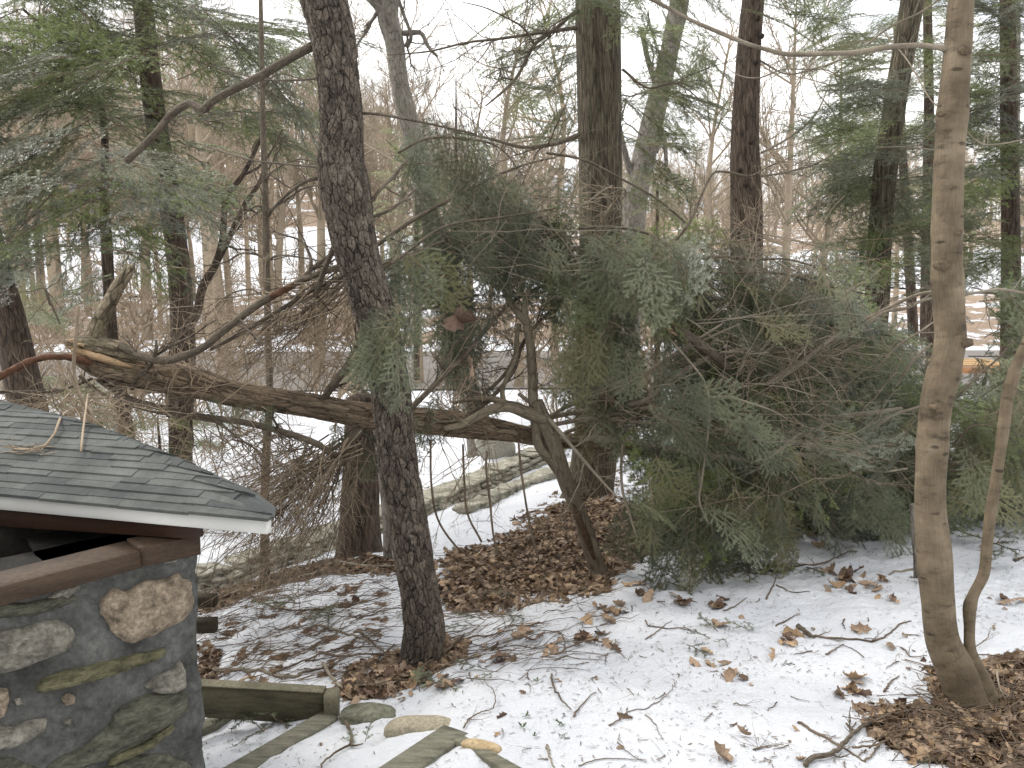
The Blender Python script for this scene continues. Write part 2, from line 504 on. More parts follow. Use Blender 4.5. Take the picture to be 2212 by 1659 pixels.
_w = np.linalg.solve(_M, np.concatenate([CW[:, 2], np.zeros(3)]))
WALLLINE = np.array([at(380, 1310, 6.1)[:2], at(500, 1268, 6.7)[:2], at(740, 1180, 7.75)[:2], at(900, 1128, 8.8)[:2], at(1190, 992, 11.4)[:2], at(1260, 970, 12.4)[:2]])

def base_z(x, y):
    x = np.asarray(x, float); y = np.asarray(y, float)
    xn = np.clip(x, -10, 12); yn = np.clip(y, -2, 16)
    z = np.full(x.shape, _w[-3]) + _w[-2] * xn + _w[-1] * yn
    for k in range(len(CW)):
        z = z + _w[k] * _tps((xn - CW[k, 0]) ** 2 + (yn - CW[k, 1]) ** 2)
    zf = np.interp(y, FY, FZ)
    zf = zf + np.maximum(zf, 0) * 0.75 * (1 - sstep(-0.25, 0.05, x / np.maximum(y, 1.0))) + 0.9 * sstep(60, 200, y) * np.sin(x * 0.035 + 1) + 0.0 * x
    hump = vnoise(np.stack([x * 0.08, y * 0.08, 0 * x], -1).reshape(-1, 3), 5).reshape(x.shape) * sstep(44, 60, y) * 0.6
    k = sstep(12.5, 15.0, y)
    z = z * (1 - k) + (zf + hump) * k
    # a step up behind the low stone wall
    wy = np.interp(x, WALLLINE[:, 0], WALLLINE[:, 1])
    inside = sstep(WALLLINE[0, 0] - 0.6, WALLLINE[0, 0], x) * (1 - sstep(WALLLINE[-1, 0], WALLLINE[-1, 0] + 1.0, x))
    z = z + 0.17 * inside * sstep(wy + 0.05, wy + 0.25, y) * (1 - sstep(wy + 0.8, wy + 3.5, y))
    return z

def clump(x, y):
    p = np.stack([x, y, 0 * x], -1).reshape(-1, 3)
    n = (fbm(p * 2.1, 3, 11) * 0.034 + fbm(p * 6.5, 3, 12) * 0.030 - np.maximum(fbm(p * 13.0, 2, 13), 0) * 0.024).reshape(np.shape(x))
    return n * (1 - sstep(9, 16, y))

def ground_z(x, y):
    x = np.asarray(x, float); y = np.asarray(y, float)
    return base_z(x, y) + clump(x, y)

_T = np.geomspace(1.2, 90, 1400)
def ground(px, py, lift=0.0):
    d = ray(px, py)
    P = d[None, :] * _T[:, None]
    h = P[:, 2] - ground_z(P[:, 0], P[:, 1])
    k = np.argmax(h < 0)
    if h[k] >= 0: k = len(_T) - 1
    a = h[k - 1] / (h[k - 1] - h[k]) if k > 0 else 0
    t = _T[k - 1] + (_T[k] - _T[k - 1]) * a
    p = d * t
    return np.array([p[0], p[1], p[2] + lift])

def in_poly(px, py, poly):
    px = np.asarray(px); py = np.asarray(py)
    ins = np.zeros(px.shape, bool)
    n = len(poly)
    dist = np.full(px.shape, 1e9)
    for i in range(n):
        x0, y0 = poly[i][0], poly[i][1]; x1, y1 = poly[(i + 1) % n][0], poly[(i + 1) % n][1]
        c = ((y0 > py) != (y1 > py)) & (px < (x1 - x0) * (py - y0) / (y1 - y0 + 1e-12) + x0)
        ins ^= c
        dx, dy = x1 - x0, y1 - y0
        t = np.clip(((px - x0) * dx + (py - y0) * dy) / (dx * dx + dy * dy + 1e-12), 0, 1)
        dist = np.minimum(dist, np.hypot(px - x0 - t * dx, py - y0 - t * dy))
    return np.where(ins, -dist, dist)          # negative inside

def gpoly(pts):
    return [ground(a, b)[:2] for a, b in pts]

LITTER = [
    (gpoly([(935, 1190), (1060, 1170), (1180, 1095), (1270, 1065), (1400, 1090), (1480, 1180), (1380, 1240), (1330, 1290), (1180, 1290), (1040, 1330), (965, 1370), (940, 1300)]), 0.72, 0.25),
    (gpoly([(1890, 1590), (1950, 1540), (1985, 1470), (2020, 1435), (2110, 1445), (2170, 1425), (2230, 1420), (2300, 1700), (2060, 1700), (1960, 1630)]), 1.0, 0.10),
    (gpoly([(740, 1480), (870, 1430), (960, 1370), (1010, 1390), (960, 1450), (860, 1490), (760, 1510)]), 0.75, 0.12),
    (gpoly([(430, 1290), (600, 1235), (740, 1205), (900, 1195), (940, 1230), (800, 1235), (620, 1265), (440, 1330)]), 0.75, 0.15),
    (gpoly([(1400, 1200), (1560, 1130), (1760, 1110), (2010, 1110), (2200, 1090), (2300, 1060), (2200, 1000), (1500, 1000), (1350, 1100)]), 0.6, 0.25),
    (gpoly([(430, 1300), (860, 1240), (880, 1420), (740, 1480), (430, 1470)]), 0.20, 0.2),
    (gpoly([(430, 1400), (520, 1390), (470, 1470), (430, 1480)]), 0.5, 0.15),
]
xs = np.concatenate([-np.geomspace(420, 4.2, 60), np.arange(-4.1, 3.9, 0.024), np.geomspace(4.0, 420, 60)])
ys = np.concatenate([np.linspace(-8, 1.4, 14), np.arange(1.5, 7.6, 0.024), np.arange(7.6, 15, 0.1), np.geomspace(15.2, 900, 90)])
GX, GY = np.meshgrid(xs, ys)
GZ = base_z(GX, GY)
lit = np.zeros(GX.shape)
near = (GY < 16) & (np.abs(GX) < 12)
pp = np.stack([GX[near], GY[near], 0 * GX[near]], -1)
edge_n = fbm(pp * 3.0, 4, 31) * 0.28
m_ = np.full(near.sum(), -0.39)
for poly, amt, soft in LITTER:
    d = in_poly(pp[:, 0], pp[:, 1], poly) + edge_n * 0.6
    m_ = np.maximum(m_, -0.60 + (amt + 0.35) * (1 - sstep(-soft, soft * 0.6, d)))
lit[near] = m_
# sparse leaf-and-snow patches beyond the drive and behind the wall
far = ~near
lit[far] = -0.30
lit = np.where((GY > 9) & (GY < 23) & near, np.maximum(lit, -0.28), lit)
lit = np.where((GY > 43) & (GY < 61), 0.12, lit)
lit = np.where((GY > 68) & (GY < 82), -0.7, lit)
lit = np.where(GY > 88, 0.18, lit)
lit = np.where((GY > 13) & (GY < 43), -0.6, lit)
GZ = GZ + clump(GX, GY) - 0.030 * sstep(0.0, 0.35, lit) * near
rough_l = fbm(np.stack([GX.ravel() * 14, GY.ravel() * 14, 0 * GX.ravel()], -1), 3, 41).reshape(GX.shape)
GZ = GZ + np.where(near, 0.012 * rough_l * sstep(-0.1, 0.3, lit), 0)
gm = MB()
ny, nx = GX.shape
ii = np.arange(ny - 1)[:, None] * nx + np.arange(nx - 1)[None, :]
gm.add(np.stack([GX, GY, GZ], -1).reshape(-1, 3), np.stack([ii, ii + 1, ii + nx + 1, ii + nx], -1).reshape(-1, 4))

def ground_mat():
    m, t, b, out = new_mat('snow_and_leaf_litter')
    tcn = t.nodes.new('ShaderNodeTexCoord')
    a = nd(t, 'ShaderNodeAttribute', attribute_name='litter')
    o = tcn.outputs['Object']
    n1 = nd(t, 'ShaderNodeTexNoise', i_Scale=5.5, i_Detail=8.0, i_Roughness=0.68); t.links.new(o, n1.inputs['Vector'])
    n0 = nd(t, 'ShaderNodeTexNoise', i_Scale=0.33, i_Detail=8.0, i_Roughness=0.75); t.links.new(o, n0.inputs['Vector'])
    sx = nd(t, 'ShaderNodeSeparateXYZ'); t.links.new(o, sx.inputs[0])
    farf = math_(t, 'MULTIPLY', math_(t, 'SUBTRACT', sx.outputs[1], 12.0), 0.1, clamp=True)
    nn = nd(t, 'ShaderNodeMix'); t.links.new(farf, nn.inputs[0]); t.links.new(n1.outputs[0], nn.inputs[2]); t.links.new(n0.outputs[0], nn.inputs[3])
    f = math_(t, 'ADD', a.outputs['Fac'], math_(t, 'MULTIPLY', math_(t, 'SUBTRACT', nn.outputs[0], 0.5), 2.4))
    fac = ramp(t, f, [(0.0, 0.0), (0.09, 1.0)]).outputs[0]
    # brown litter
    v = nd(t, 'ShaderNodeTexVoronoi', feature='F1', i_Scale=34.0); t.links.new(distort(t, o, 0.05, 20.0), v.inputs['Vector'])
    s2 = nd(t, 'ShaderNodeSeparateColor'); t.links.new(v.outputs['Color'], s2.inputs[0])
    n3 = nd(t, 'ShaderNodeTexNoise', i_Scale=60.0, i_Detail=6.0); t.links.new(o, n3.inputs['Vector'])
    lc = ramp(t, math_(t, 'MULTIPLY', math_(t, 'ADD', s2.outputs[0], n3.outputs[0]), 0.5), [(0.2, (0.045, 0.028, 0.018)), (0.5, (0.13, 0.078, 0.045)), (0.8, (0.28, 0.175, 0.10))]).outputs[0]
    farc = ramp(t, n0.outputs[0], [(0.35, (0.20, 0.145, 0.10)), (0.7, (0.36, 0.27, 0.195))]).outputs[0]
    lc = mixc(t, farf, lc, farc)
    # snow with a few tiny specks
    n4 = nd(t, 'ShaderNodeTexNoise', i_Scale=1.4, i_Detail=5.0); t.links.new(o, n4.inputs['Vector'])
    sn = ramp(t, n4.outputs[0], [(0.3, (0.64, 0.655, 0.69)), (0.7, (0.78, 0.785, 0.80))]).outputs[0]
    n5 = nd(t, 'ShaderNodeTexNoise', i_Scale=95.0, i_Detail=3.0, i_Roughness=0.7); t.links.new(o, n5.inputs['Vector'])
    n6 = nd(t, 'ShaderNodeTexNoise', i_Scale=4.0, i_Detail=3.0); t.links.new(o, n6.inputs['Vector'])
    sp = ramp(t, math_(t, 'ADD', n5.outputs[0], math_(t, 'MULTIPLY', n6.outputs[0], 0.25)), [(0.79, 0.0), (0.84, 0.55)]).outputs[0]
    sp = math_(t, 'MULTIPLY', sp, math_(t, 'SUBTRACT', 1.0, farf))
    sn = mixc(t, sp, sn, (0.30, 0.22, 0.16))
    t.links.new(mixc(t, fac, sn, lc), b.inputs['Base Color'])
    rr = nd(t, 'ShaderNodeMapRange'); t.links.new(fac, rr.inputs[0]); rr.inputs[3].default_value = 0.55; rr.inputs[4].default_value = 0.9
    t.links.new(rr.outputs[0], b.inputs['Roughness'])
    nb = nd(t, 'ShaderNodeTexNoise', i_Scale=17.0, i_Detail=8.0, i_Roughness=0.7); t.links.new(o, nb.inputs['Vector'])
    h = math_(t, 'ADD', math_(t, 'MULTIPLY', nb.outputs[0], 2.2), math_(t, 'MULTIPLY', math_(t, 'SUBTRACT', 1.0, fac), 0.9))
    h = math_(t, 'ADD', h, math_(t, 'MULTIPLY', math_(t, 'MULTIPLY', v.outputs['Distance'], fac), 0.8))
    bp = nd(t, 'ShaderNodeBump', i_Strength=0.9, i_Distance=0.022)
    t.links.new(h, bp.inputs['Height']); t.links.new(bp.outputs[0], b.inputs['Normal'])
    return m
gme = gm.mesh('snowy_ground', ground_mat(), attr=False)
la = gme.attributes.new('litter', 'FLOAT', 'POINT')
la.data.foreach_set('value', lit.ravel().astype(np.float32))
go = bpy.data.objects.new('snowy_ground', gme)
COL.objects.link(go)
tag(go, kind='structure')

# drive in the valley and a second lane higher up
def lane(name, x0, x1, y0, y1, mat, lift=0.05, wig=0.0, nxx=120, nyy=24):
    X, Y = np.meshgrid(np.linspace(x0, x1, nxx), np.linspace(0, 1, nyy))
    lo = y0 + wig * np.sin(X * 0.11 + 0.5) ; hi = y1 + wig * 0.8 * np.sin(X * 0.09)
    YY = lo + (hi - lo) * Y
    Z = base_z(X, YY) + lift
    mb = MB(); i = np.arange(nyy - 1)[:, None] * nxx + np.arange(nxx - 1)[None, :]
    mb.add(np.stack([X, YY, Z], -1).reshape(-1, 3), np.stack([i, i + 1, i + nxx + 1, i + nxx], -1).reshape(-1, 4))
    o = mb.build(name, mat, attr=False)
    return tag(o, kind='structure')
M_ROAD = simple_mat('wet_asphalt', (0.115, 0.102, 0.09), (0.20, 0.18, 0.16), scale=0.5, rough=0.6, bump=0.003, bscale=30)
lane('driveway', -60, 60, 25.0, 41.0, M_ROAD, wig=0.8)
lane('upper_road', -90, 90, 62.5, 65.5, M_ROAD, lift=0.08, wig=0.5)
#lane('parking_lot', -60, -8, 85, 89, M_ROAD, lift=0.3, wig=0.5)

# ------------------------------------------------------------------ shape helpers
def rock(mb, c, size, rot=0.0, seed=0, sub=7, amp=0.16, power=3.0, tilt=0.0):
    """irregular rounded block"""
    g = np.linspace(-1, 1, sub)
    A, B = np.meshgrid(g, g)
    V = []; Q = []
    for ax in range(3):
        for sgn in (-1, 1):
            p = np.zeros((sub, sub, 3))
            p[..., ax] = sgn
            p[..., (ax + 1) % 3] = A * (sgn); p[..., (ax + 2) % 3] = B
            o = len(V) * sub * sub
            V.append(p.reshape(-1, 3))
            i = np.arange(sub - 1)[:, None] * sub + np.arange(sub - 1)[None, :]
            Q.append(np.stack([i, i + 1, i + sub + 1, i + sub], -1).reshape(-1, 4) + o)
    V = np.vstack(V); Q = np.vstack(Q)
    L = (np.abs(V) ** power).sum(1) ** (1 / power)
    V = V / L[:, None]
    V = V * (1 + amp * fbm(V * 1.3 + seed * 7.1, 3, seed)[:, None] + 0.3 * amp * fbm(V * 5 + seed, 2, seed + 9)[:, None])
    V = V * np.asarray(size) / 2
    c_, s_ = math.cos(rot), math.sin(rot)
    if tilt:
        ct, st = math.cos(tilt), math.sin(tilt)
        V = np.stack([V[:, 0] * ct - V[:, 2] * st, V[:, 1], V[:, 0] * st + V[:, 2] * ct], -1)
    V = np.stack([V[:, 0] * c_ - V[:, 1] * s_, V[:, 0] * s_ + V[:, 1] * c_, V[:, 2]], -1) + np.asarray(c)
    mb.add(V, Q, co=V)

def obox(mb, p0, p1, up, w, h, nseg=10, jit=0.0015, seed=0, round_=0.10):
    """a board from p0 to p1 (centre line), w wide sideways, h high along up, eased edges"""
    p0 = np.asarray(p0, float); p1 = np.asarray(p1, float)
    F = frame(p1 - p0, up)
    L = np.linalg.norm(p1 - p0)
    e = min(w, h) * round_
    prof = [(-w/2 + e, -h/2), (w/2 - e, -h/2), (w/2, -h/2 + e), (w/2, 0), (w/2, h/2 - e), (w/2 - e, h/2), (0, h/2), (-w/2 + e, h/2), (-w/2, h/2 - e), (-w/2, 0), (-w/2, -h/2 + e)]
    k = len(prof)
    V = []
    ss = np.linspace(0, L, nseg)
    for s in ss:
        for a, b in prof:
            V.append((s, a, b))
    V = np.array(V)
    V[:, 1:] += (fbm(V * np.array([3, 30, 30.0]) + seed, 2, seed) * jit)[:, None]
    co = V.copy()
    W = p0 + V @ F.T
    Q = [(i * k + j, i * k + (j + 1) % k, (i + 1) * k + (j + 1) % k, (i + 1) * k + j) for i in range(nseg - 1) for j in range(k)]
    W = np.vstack([W, [p0], [p1]]); co = np.vstack([co, [[0, 0, 0]], [[L, 0, 0]]])
    n = nseg * k; b = (nseg - 1) * k
    T = [((j + 1) % k, j, n) for j in range(k)] + [(b + j, b + (j + 1) % k, n + 1) for j in range(k)]
    mb.add(W, Q, T, co=co)

# ------------------------------------------------------------------ stone hut
M_MORTAR = simple_mat('wall_mortar', (0.044, 0.044, 0.040), (0.150, 0.149, 0.138), scale=7.5, bump=0.014, bscale=45, rough=0.9)
M_STONE_TAN = simple_mat('tan_stone', (0.11, 0.085, 0.058), (0.46, 0.37, 0.27), scale=34, bump=0.016, bscale=80)
M_STONE_GREY = simple_mat('grey_stone', (0.075, 0.07, 0.055), (0.33, 0.305, 0.25), scale=26, bump=0.016, bscale=75)
M_STONE_MOSS = simple_mat('mossy_stone', (0.045, 0.045, 0.022), (0.22, 0.20, 0.115), scale=22, bump=0.016, bscale=60, stretch=(1, 1, 3))
M_STONE_DARK = simple_mat('dark_stone', (0.030, 0.031, 0.023), (0.17, 0.165, 0.12), scale=18, bump=0.016, bscale=60, stretch=(1, 1, 3))
M_SHINGLE = simple_mat('roof_shingle', (0.052, 0.055, 0.051), (0.122, 0.127, 0.117), scale=9.0, bump=0.0015, bscale=320, rough=0.9)
M_SHINGLE2 = simple_mat('roof_shingle_dark', (0.040, 0.043, 0.042), (0.088, 0.092, 0.087), scale=9.0, bump=0.0015, bscale=320, rough=0.9)
M_FASCIA = simple_mat('white_fascia', (0.56, 0.55, 0.51), (0.70, 0.69, 0.65), scale=2.5, bump=0, bscale=60, rough=0.5)
M_BEAM = simple_mat('stained_beam', (0.022, 0.010, 0.006), (0.048, 0.023, 0.013), scale=3.0, bump=0.001, bscale=60, stretch=(1, 1, 8), rough=0.6)
M_BEAM2 = simple_mat('weathered_plate', (0.028, 0.018, 0.011), (0.078, 0.050, 0.031), scale=4.0, bump=0.001, bscale=60, stretch=(1, 1, 8), rough=0.7)

ZT = -0.62
wc = at(431, 1189, 1.81); wl = at(0, 1288, 1.535)
wdir = unit([wc[0] - wl[0], wc[1] - wl[1], 0])
wnor = np.array([wdir[1], -wdir[0], 0.0])              # faces the camera side
hut = empty('stone_hut', (wc[0] - 0.6, wc[1] + 0.3, -2.3), 'low stone hut with dark shingled roof and white fascia at the left edge', 'hut')
def wallpt(px, py, out=0.0):
    d = ray(px, py)
    t = ((wc - np.zeros(3)) @ wnor) / (d @ wnor)
    return d * t + wnor * out
# masonry body: front face grid, rounded corner, side face
LW = 1.9
us = np.concatenate([np.arange(-LW, -0.03, 0.012), np.linspace(-0.03, 0.0, 4)])
zz = np.arange(-2.75, ZT + 0.001, 0.012)
rc = 0.035
prof = [wc + wdir * (u - rc) for u in us]
nrm = [wnor for u in us]
for a in np.linspace(0, math.pi / 2, 8)[1:]:
    c0 = wc - wdir * rc - wnor * rc
    prof.append(c0 + wnor * rc * math.cos(a) + wdir * rc * math.sin(a)); nrm.append(wnor * math.cos(a) + wdir * math.sin(a))
for s in np.arange(0.03, 1.4, 0.03):
    prof.append(wc - wnor * (rc + s)); nrm.append(wdir)
prof = np.array(prof)[:, :2]; nrm = np.array(nrm)[:, :2]
PX, PZ = np.meshgrid(np.arange(len(prof)), zz)
V = np.stack([prof[PX, 0], prof[PX, 1], PZ * 0 + zz[:, None]], -1).reshape(-1, 3)
N = np.stack([nrm[PX, 0], nrm[PX, 1], PZ * 0.0], -1).reshape(-1, 3)
V = V + N * (0.014 * fbm(V * 6, 3, 71) + 0.009 * fbm(V * 22, 3, 72) - 0.004)[:, None]
V[:, 0] += 0.016 * (V[:, 2] - ZT) / 2 * -1.0           # the wall batters out a little towards the ground
mb = MB(); n0 = len(prof)
i = np.arange(len(zz) - 1)[:, None] * n0 + np.arange(n0 - 1)[None, :]
mb.add(V, np.stack([i, i + 1, i + n0 + 1, i + n0], -1).reshape(-1, 4))
top = (len(zz) - 1) * n0
bk = np.array([wc - wnor * 1.4 - wdir * 0.9])
mb.build('wall', M_MORTAR, hut, attr=False)
M_INNER_SHADE = simple_mat('painted_shade_stone', (0.007, 0.006, 0.005), (0.028, 0.025, 0.020), scale=9, bump=0.01, bscale=20)  # shade under the roof is painted in as a near-black stone colour
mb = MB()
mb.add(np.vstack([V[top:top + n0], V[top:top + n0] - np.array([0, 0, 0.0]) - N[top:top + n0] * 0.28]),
       [(k, k + 1, n0 + k + 1, n0 + k) for k in range(n0 - 1)])  # top of the front wall, its shade also put into the near-black colour
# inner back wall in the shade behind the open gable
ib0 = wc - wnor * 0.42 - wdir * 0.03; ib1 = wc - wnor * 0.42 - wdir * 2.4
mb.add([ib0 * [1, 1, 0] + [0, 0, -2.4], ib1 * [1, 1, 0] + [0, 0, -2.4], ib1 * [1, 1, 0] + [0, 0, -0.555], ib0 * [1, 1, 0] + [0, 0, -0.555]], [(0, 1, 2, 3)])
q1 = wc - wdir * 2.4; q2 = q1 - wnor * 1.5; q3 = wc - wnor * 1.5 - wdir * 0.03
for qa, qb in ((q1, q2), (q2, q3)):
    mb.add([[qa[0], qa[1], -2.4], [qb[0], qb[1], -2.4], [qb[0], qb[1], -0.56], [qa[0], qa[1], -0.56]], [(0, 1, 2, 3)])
mb.build('inner_wall', M_INNER_SHADE, hut, attr=False)

def wall_stone(pts, mat, h=0.020, seed=0, label=None):
    P = np.array([wallpt(a, b) for a, b in pts])
    h = h * 0.85
    c = P.mean(0)
    loop = np.vstack([P, P[:1]])
    seg = np.linalg.norm(np.diff(loop, axis=0), axis=1); s = np.concatenate([[0], np.cumsum(seg)])
    q = np.linspace(0, s[-1], 131)[:-1]
    O = np.stack([np.interp(q, s, loop[:, k]) for k in range(3)], -1)
    for _ in range(2):
        O = (np.roll(O, 1, 0) + 2 * O + np.roll(O, -1, 0)) / 4
    O = c + (O - c) * (1 + 0.07 * fbm(O * 45, 3, seed))[:, None]
    fr = np.concatenate([np.linspace(0, 0.96, 40), [0.985, 1.0, 1.03]])
    V = []
    for f in fr:
        ring = c + (O - c) * f
        hh = h * (1 - f ** 5) if f < 1 else -0.02 * (f - 0.9) * 10
        pr = fbm(ring * 22, 3, seed + 3) * h * 0.6 + fbm(ring * 95, 3, seed + 5) * 0.0055 - np.maximum(fbm(ring * 55, 2, seed + 8), 0.15) * 0.006
        V.append(ring + wnor * ((hh + pr * min(1, (1.02 - f) * 6) + 0.004)[:, None] if np.ndim(hh + pr) else hh))
    V = np.vstack(V); m = 130
    Q = [(a * m + k, a * m + (k + 1) % m, (a + 1) * m + (k + 1) % m, (a + 1) * m + k) for a in range(len(fr) - 1) for k in range(m)]
    b_ = MB(); b_.add(V, Q)
    o = b_.build('stone', mat, hut, attr=False)
    if label: o['label'] = label
def Z1(l):    # points read in the enlargement of the hut
    return [(x * .488, 849.4 + .488 * y) for x, y in l]
wall_stone(Z1([(438, 925), (480, 885), (505, 858), (560, 878), (600, 850), (660, 825), (745, 820), (790, 790), (810, 815), (850, 830), (856, 935), (820, 1000), (740, 1040), (660, 1080), (590, 1105), (530, 1090), (490, 1050), (450, 990)]), M_STONE_TAN, 0.026, 1, 'large rough tan stone near the corner of the wall')
wall_stone(Z1([(-60, 1090), (0, 1050), (80, 1040), (170, 1010), (260, 1000), (325, 1040), (335, 1080), (310, 1125), (240, 1160), (140, 1200), (0, 1243), (-60, 1250)]), M_STONE_GREY, 0.028, 2)
wall_stone(Z1([(150, 1310), (200, 1265), (300, 1230), (420, 1195), (540, 1170), (650, 1145), (735, 1130), (725, 1165), (640, 1195), (520, 1235), (400, 1270), (280, 1300), (200, 1322)]), M_STONE_MOSS, 0.022, 3, 'long narrow yellow green mossy stone')
wall_stone(Z1([(640, 1300), (700, 1250), (760, 1225), (800, 1185), (822, 1230), (820, 1300), (780, 1325), (700, 1330)]), M_STONE_GREY, 0.014, 4)
wall_stone(Z1([(170, 1680), (260, 1600), (400, 1545), (470, 1480), (540, 1390), (640, 1340), (760, 1330), (835, 1320), (835, 1400), (770, 1450), (650, 1530), (520, 1590), (400, 1640), (260, 1700)]), M_STONE_DARK, 0.026, 5)
wall_stone(Z1([(500, 1590), (640, 1540), (760, 1455), (775, 1480), (680, 1560), (560, 1620), (470, 1650)]), M_STONE_MOSS, 0.016, 6)
wall_stone(Z1([(-50, 1470), (60, 1480), (130, 1450), (210, 1440), (205, 1480), (120, 1540), (20, 1570), (-50, 1580)]), M_STONE_GREY, 0.02, 7)
wall_stone(Z1([(-40, 1300), (10, 1310), (35, 1310), (40, 1350), (15, 1430), (-40, 1450)]), M_STONE_TAN, 0.02, 8)
wall_stone(Z1([(-60, 940), (0, 925), (120, 925), (230, 900), (300, 880), (350, 905), (270, 945), (150, 980), (0, 995), (-60, 1000)]), M_STONE_DARK, 0.016, 9)
wall_stone(Z1([(200, 905), (250, 870), (320, 840), (370, 820), (385, 830), (350, 860), (300, 905), (250, 915)]), M_STONE_GREY, 0.012, 10)
wall_stone(Z1([(272, 1355), (300, 1330), (332, 1340), (330, 1370), (290, 1382)]), M_STONE_TAN, 0.01, 11)
wall_stone(Z1([(278, 1455), (300, 1435), (318, 1440), (310, 1468), (285, 1470)]), M_STONE_GREY, 0.008, 12)
wall_stone(Z1([(715, 745), (740, 738), (790, 728), (780, 742), (730, 755)]), M_STONE_GREY, 0.008, 13)
wall_stone(Z1([(60, 1360), (90, 1352), (100, 1370), (70, 1382)]), M_STONE_GREY, 0.007, 14)
wall_stone(Z1([(400, 1700), (500, 1640), (620, 1600), (720, 1590), (840, 1640), (850, 1740), (420, 1760)]), M_STONE_DARK, 0.016, 15)
wall_stone(Z1([(-60, 1620), (60, 1610), (180, 1660), (160, 1760), (-60, 1760)]), M_STONE_DARK, 0.016, 16)
# plate along the top of the wall, in two lengths
up = np.array([0, 0, 1.0])
def plate(pa, pb, h, outw, mat, seed):
    a = wallpt(*pa); b = wallpt(*pb)
    mb = MB(); obox(mb, a - wnor * (0.045 - outw), b - wnor * (0.045 - outw), up, 0.10, h, 14, 0.001, seed, 0.05)
    mb.build('wall_plate', mat, hut)
ph = 0.045
a0 = wallpt(-400, 1382); b0 = wallpt(294, 1202)
mb = MB(); obox(mb, a0 - wnor * 0.02, b0 - wnor * 0.02, up, 0.10, 0.040, 14, 0.001, 3, 0.05); mb.build('wall_plate', M_BEAM2, hut)
a0 = wallpt(297.5, 1200); b0 = wallpt(427, 1174)
mb = MB(); obox(mb, a0 - wnor * 0.028, b0 - wnor * 0.028, up, 0.09, 0.046, 10, 0.001, 4, 0.05); mb.build('wall_plate', M_BEAM2, hut)
# eave: fascia and the beam behind it
er = at(573, 1138, 1.65); el = at(0, 1087, 1.866)
ez = (er[2] + el[2]) / 2
edir = unit([er[0] - el[0], er[1] - el[1], 0]); eback = np.array([-edir[1], edir[0], 0.0])
elf = er - edir * 2.6 + np.array([0, 0, el[2] - er[2]]) * 2.6 / 0.76
F0 = np.array([er[0], er[1], er[2]]); F1 = el + (el - er) * 1.8
mb = MB(); obox(mb, F1 + eback * 0.012, F0 + eback * 0.012, up, 0.020, 0.036, 30, 0.0004, 5, 0.10); mb.build('fascia', M_FASCIA, hut)
bl = at(0, 1094, 1.90); br = at(428, 1118, 1.755)
mb = MB(); obox(mb, bl + (bl - br) * 1.5, br, up, 0.030, 0.094, 30, 0.0006, 6, 0.06); mb.build('eave_beam', M_BEAM, hut)
# roof: the near slope carries stepped shingle courses up to a rounded hip, the far slope falls away behind
roof_l = at(0, 1069, 1.866)[2]
eL = np.array([el[0], el[1], el[2] + 0.024]); eR = at(586, 1121, 1.635)
edge = unit(eR - eL)
hipP = [(588, 1121, 1.64), (537, 1103, 1.72), (405, 1045, 1.87), (278, 991, 2.01), (181, 959, 2.12), (0, 886, 2.30)]
hp = np.array([at(*h) for h in hipP])
hp = np.vstack([hp, hp[-1] + (hp[-1] - hp[-2]) * 3.0])
hs = (hp - eL) @ edge
pback = unit(np.cross(np.array([0, 0, 1.0]), edge)); pback[2] = 0
def slope_pt(s, f):
    """s along the eave (0 = frame edge), f 0..1 from eave to hip"""
    a = eL + edge * s
    o = np.argsort(hs)
    h = np.array([np.interp(s, hs[o], hp[o, k]) for k in range(3)])
    return a, h
NC = 11
rng = rgen(5)
rb = MB(); rb2 = MB()
smax = hs[0]; smin = -0.75
# pitch of each course measured up the slope at the left
o_ = np.argsort(hs)
def surf(s, v):
    # v = distance up the slope, along the horizontal back direction, from the eave line
    a = eL + edge * s
    h = np.array([np.interp(s, hs[o_], hp[o_, k]) for k in range(3)])
    D = max(1e-4, (h - a) @ pback)
    # height profile: straight slope, common to all s so the roof is one surface
    return a + pback * v + np.array([0, 0, 0.50 * v]), D
CO = 0.023
for c in range(40):
    v0 = c * CO - 0.012; v1 = v0 + CO * 1.7
    s = smin
    while s < smax:
        w = rng.uniform(0.06, 0.26)
        s1 = min(s + w, smax)
        m_s = (s + s1) / 2
        _, D = surf(m_s, 0)
        if v0 < D * 1.0 and (D > 0.045 or c == 0):
            dj = rng.choice([0, 0, 0.002, 0.004]) * (c > 0); th = rng.choice([0.0, 0.0008, 0.0026])
            A = []
            for ss_, vv, lf in ((s, v0 - dj, 0.0035 + th), (s1, v0 - dj, 0.0035 + th), (s1, min(v1, D * 1.0), 0.0), (s, min(v1, D * 1.0), 0.0)):
                _, Dk = surf(ss_, 0)
                vv = min(vv, max(Dk, 0.004))
                p, _ = surf(ss_, vv)
                A.append(p + np.array([0, 0, lf + 0.004]))
            A = np.array(A); B = A - np.array([0, 0, 0.007])
            tgt = rb if rng.random() < 0.72 else rb2
            tgt.add(np.vstack([A, B]), [(0, 1, 2, 3), (1, 0, 4, 5), (2, 1, 5, 6), (3, 2, 6, 7), (0, 3, 7, 4)])
        s = s1
rb.build('shingles', M_SHINGLE, hut, smooth=False, attr=False)
rb2.build('dark_shingles', M_SHINGLE2, hut, smooth=False, attr=False)
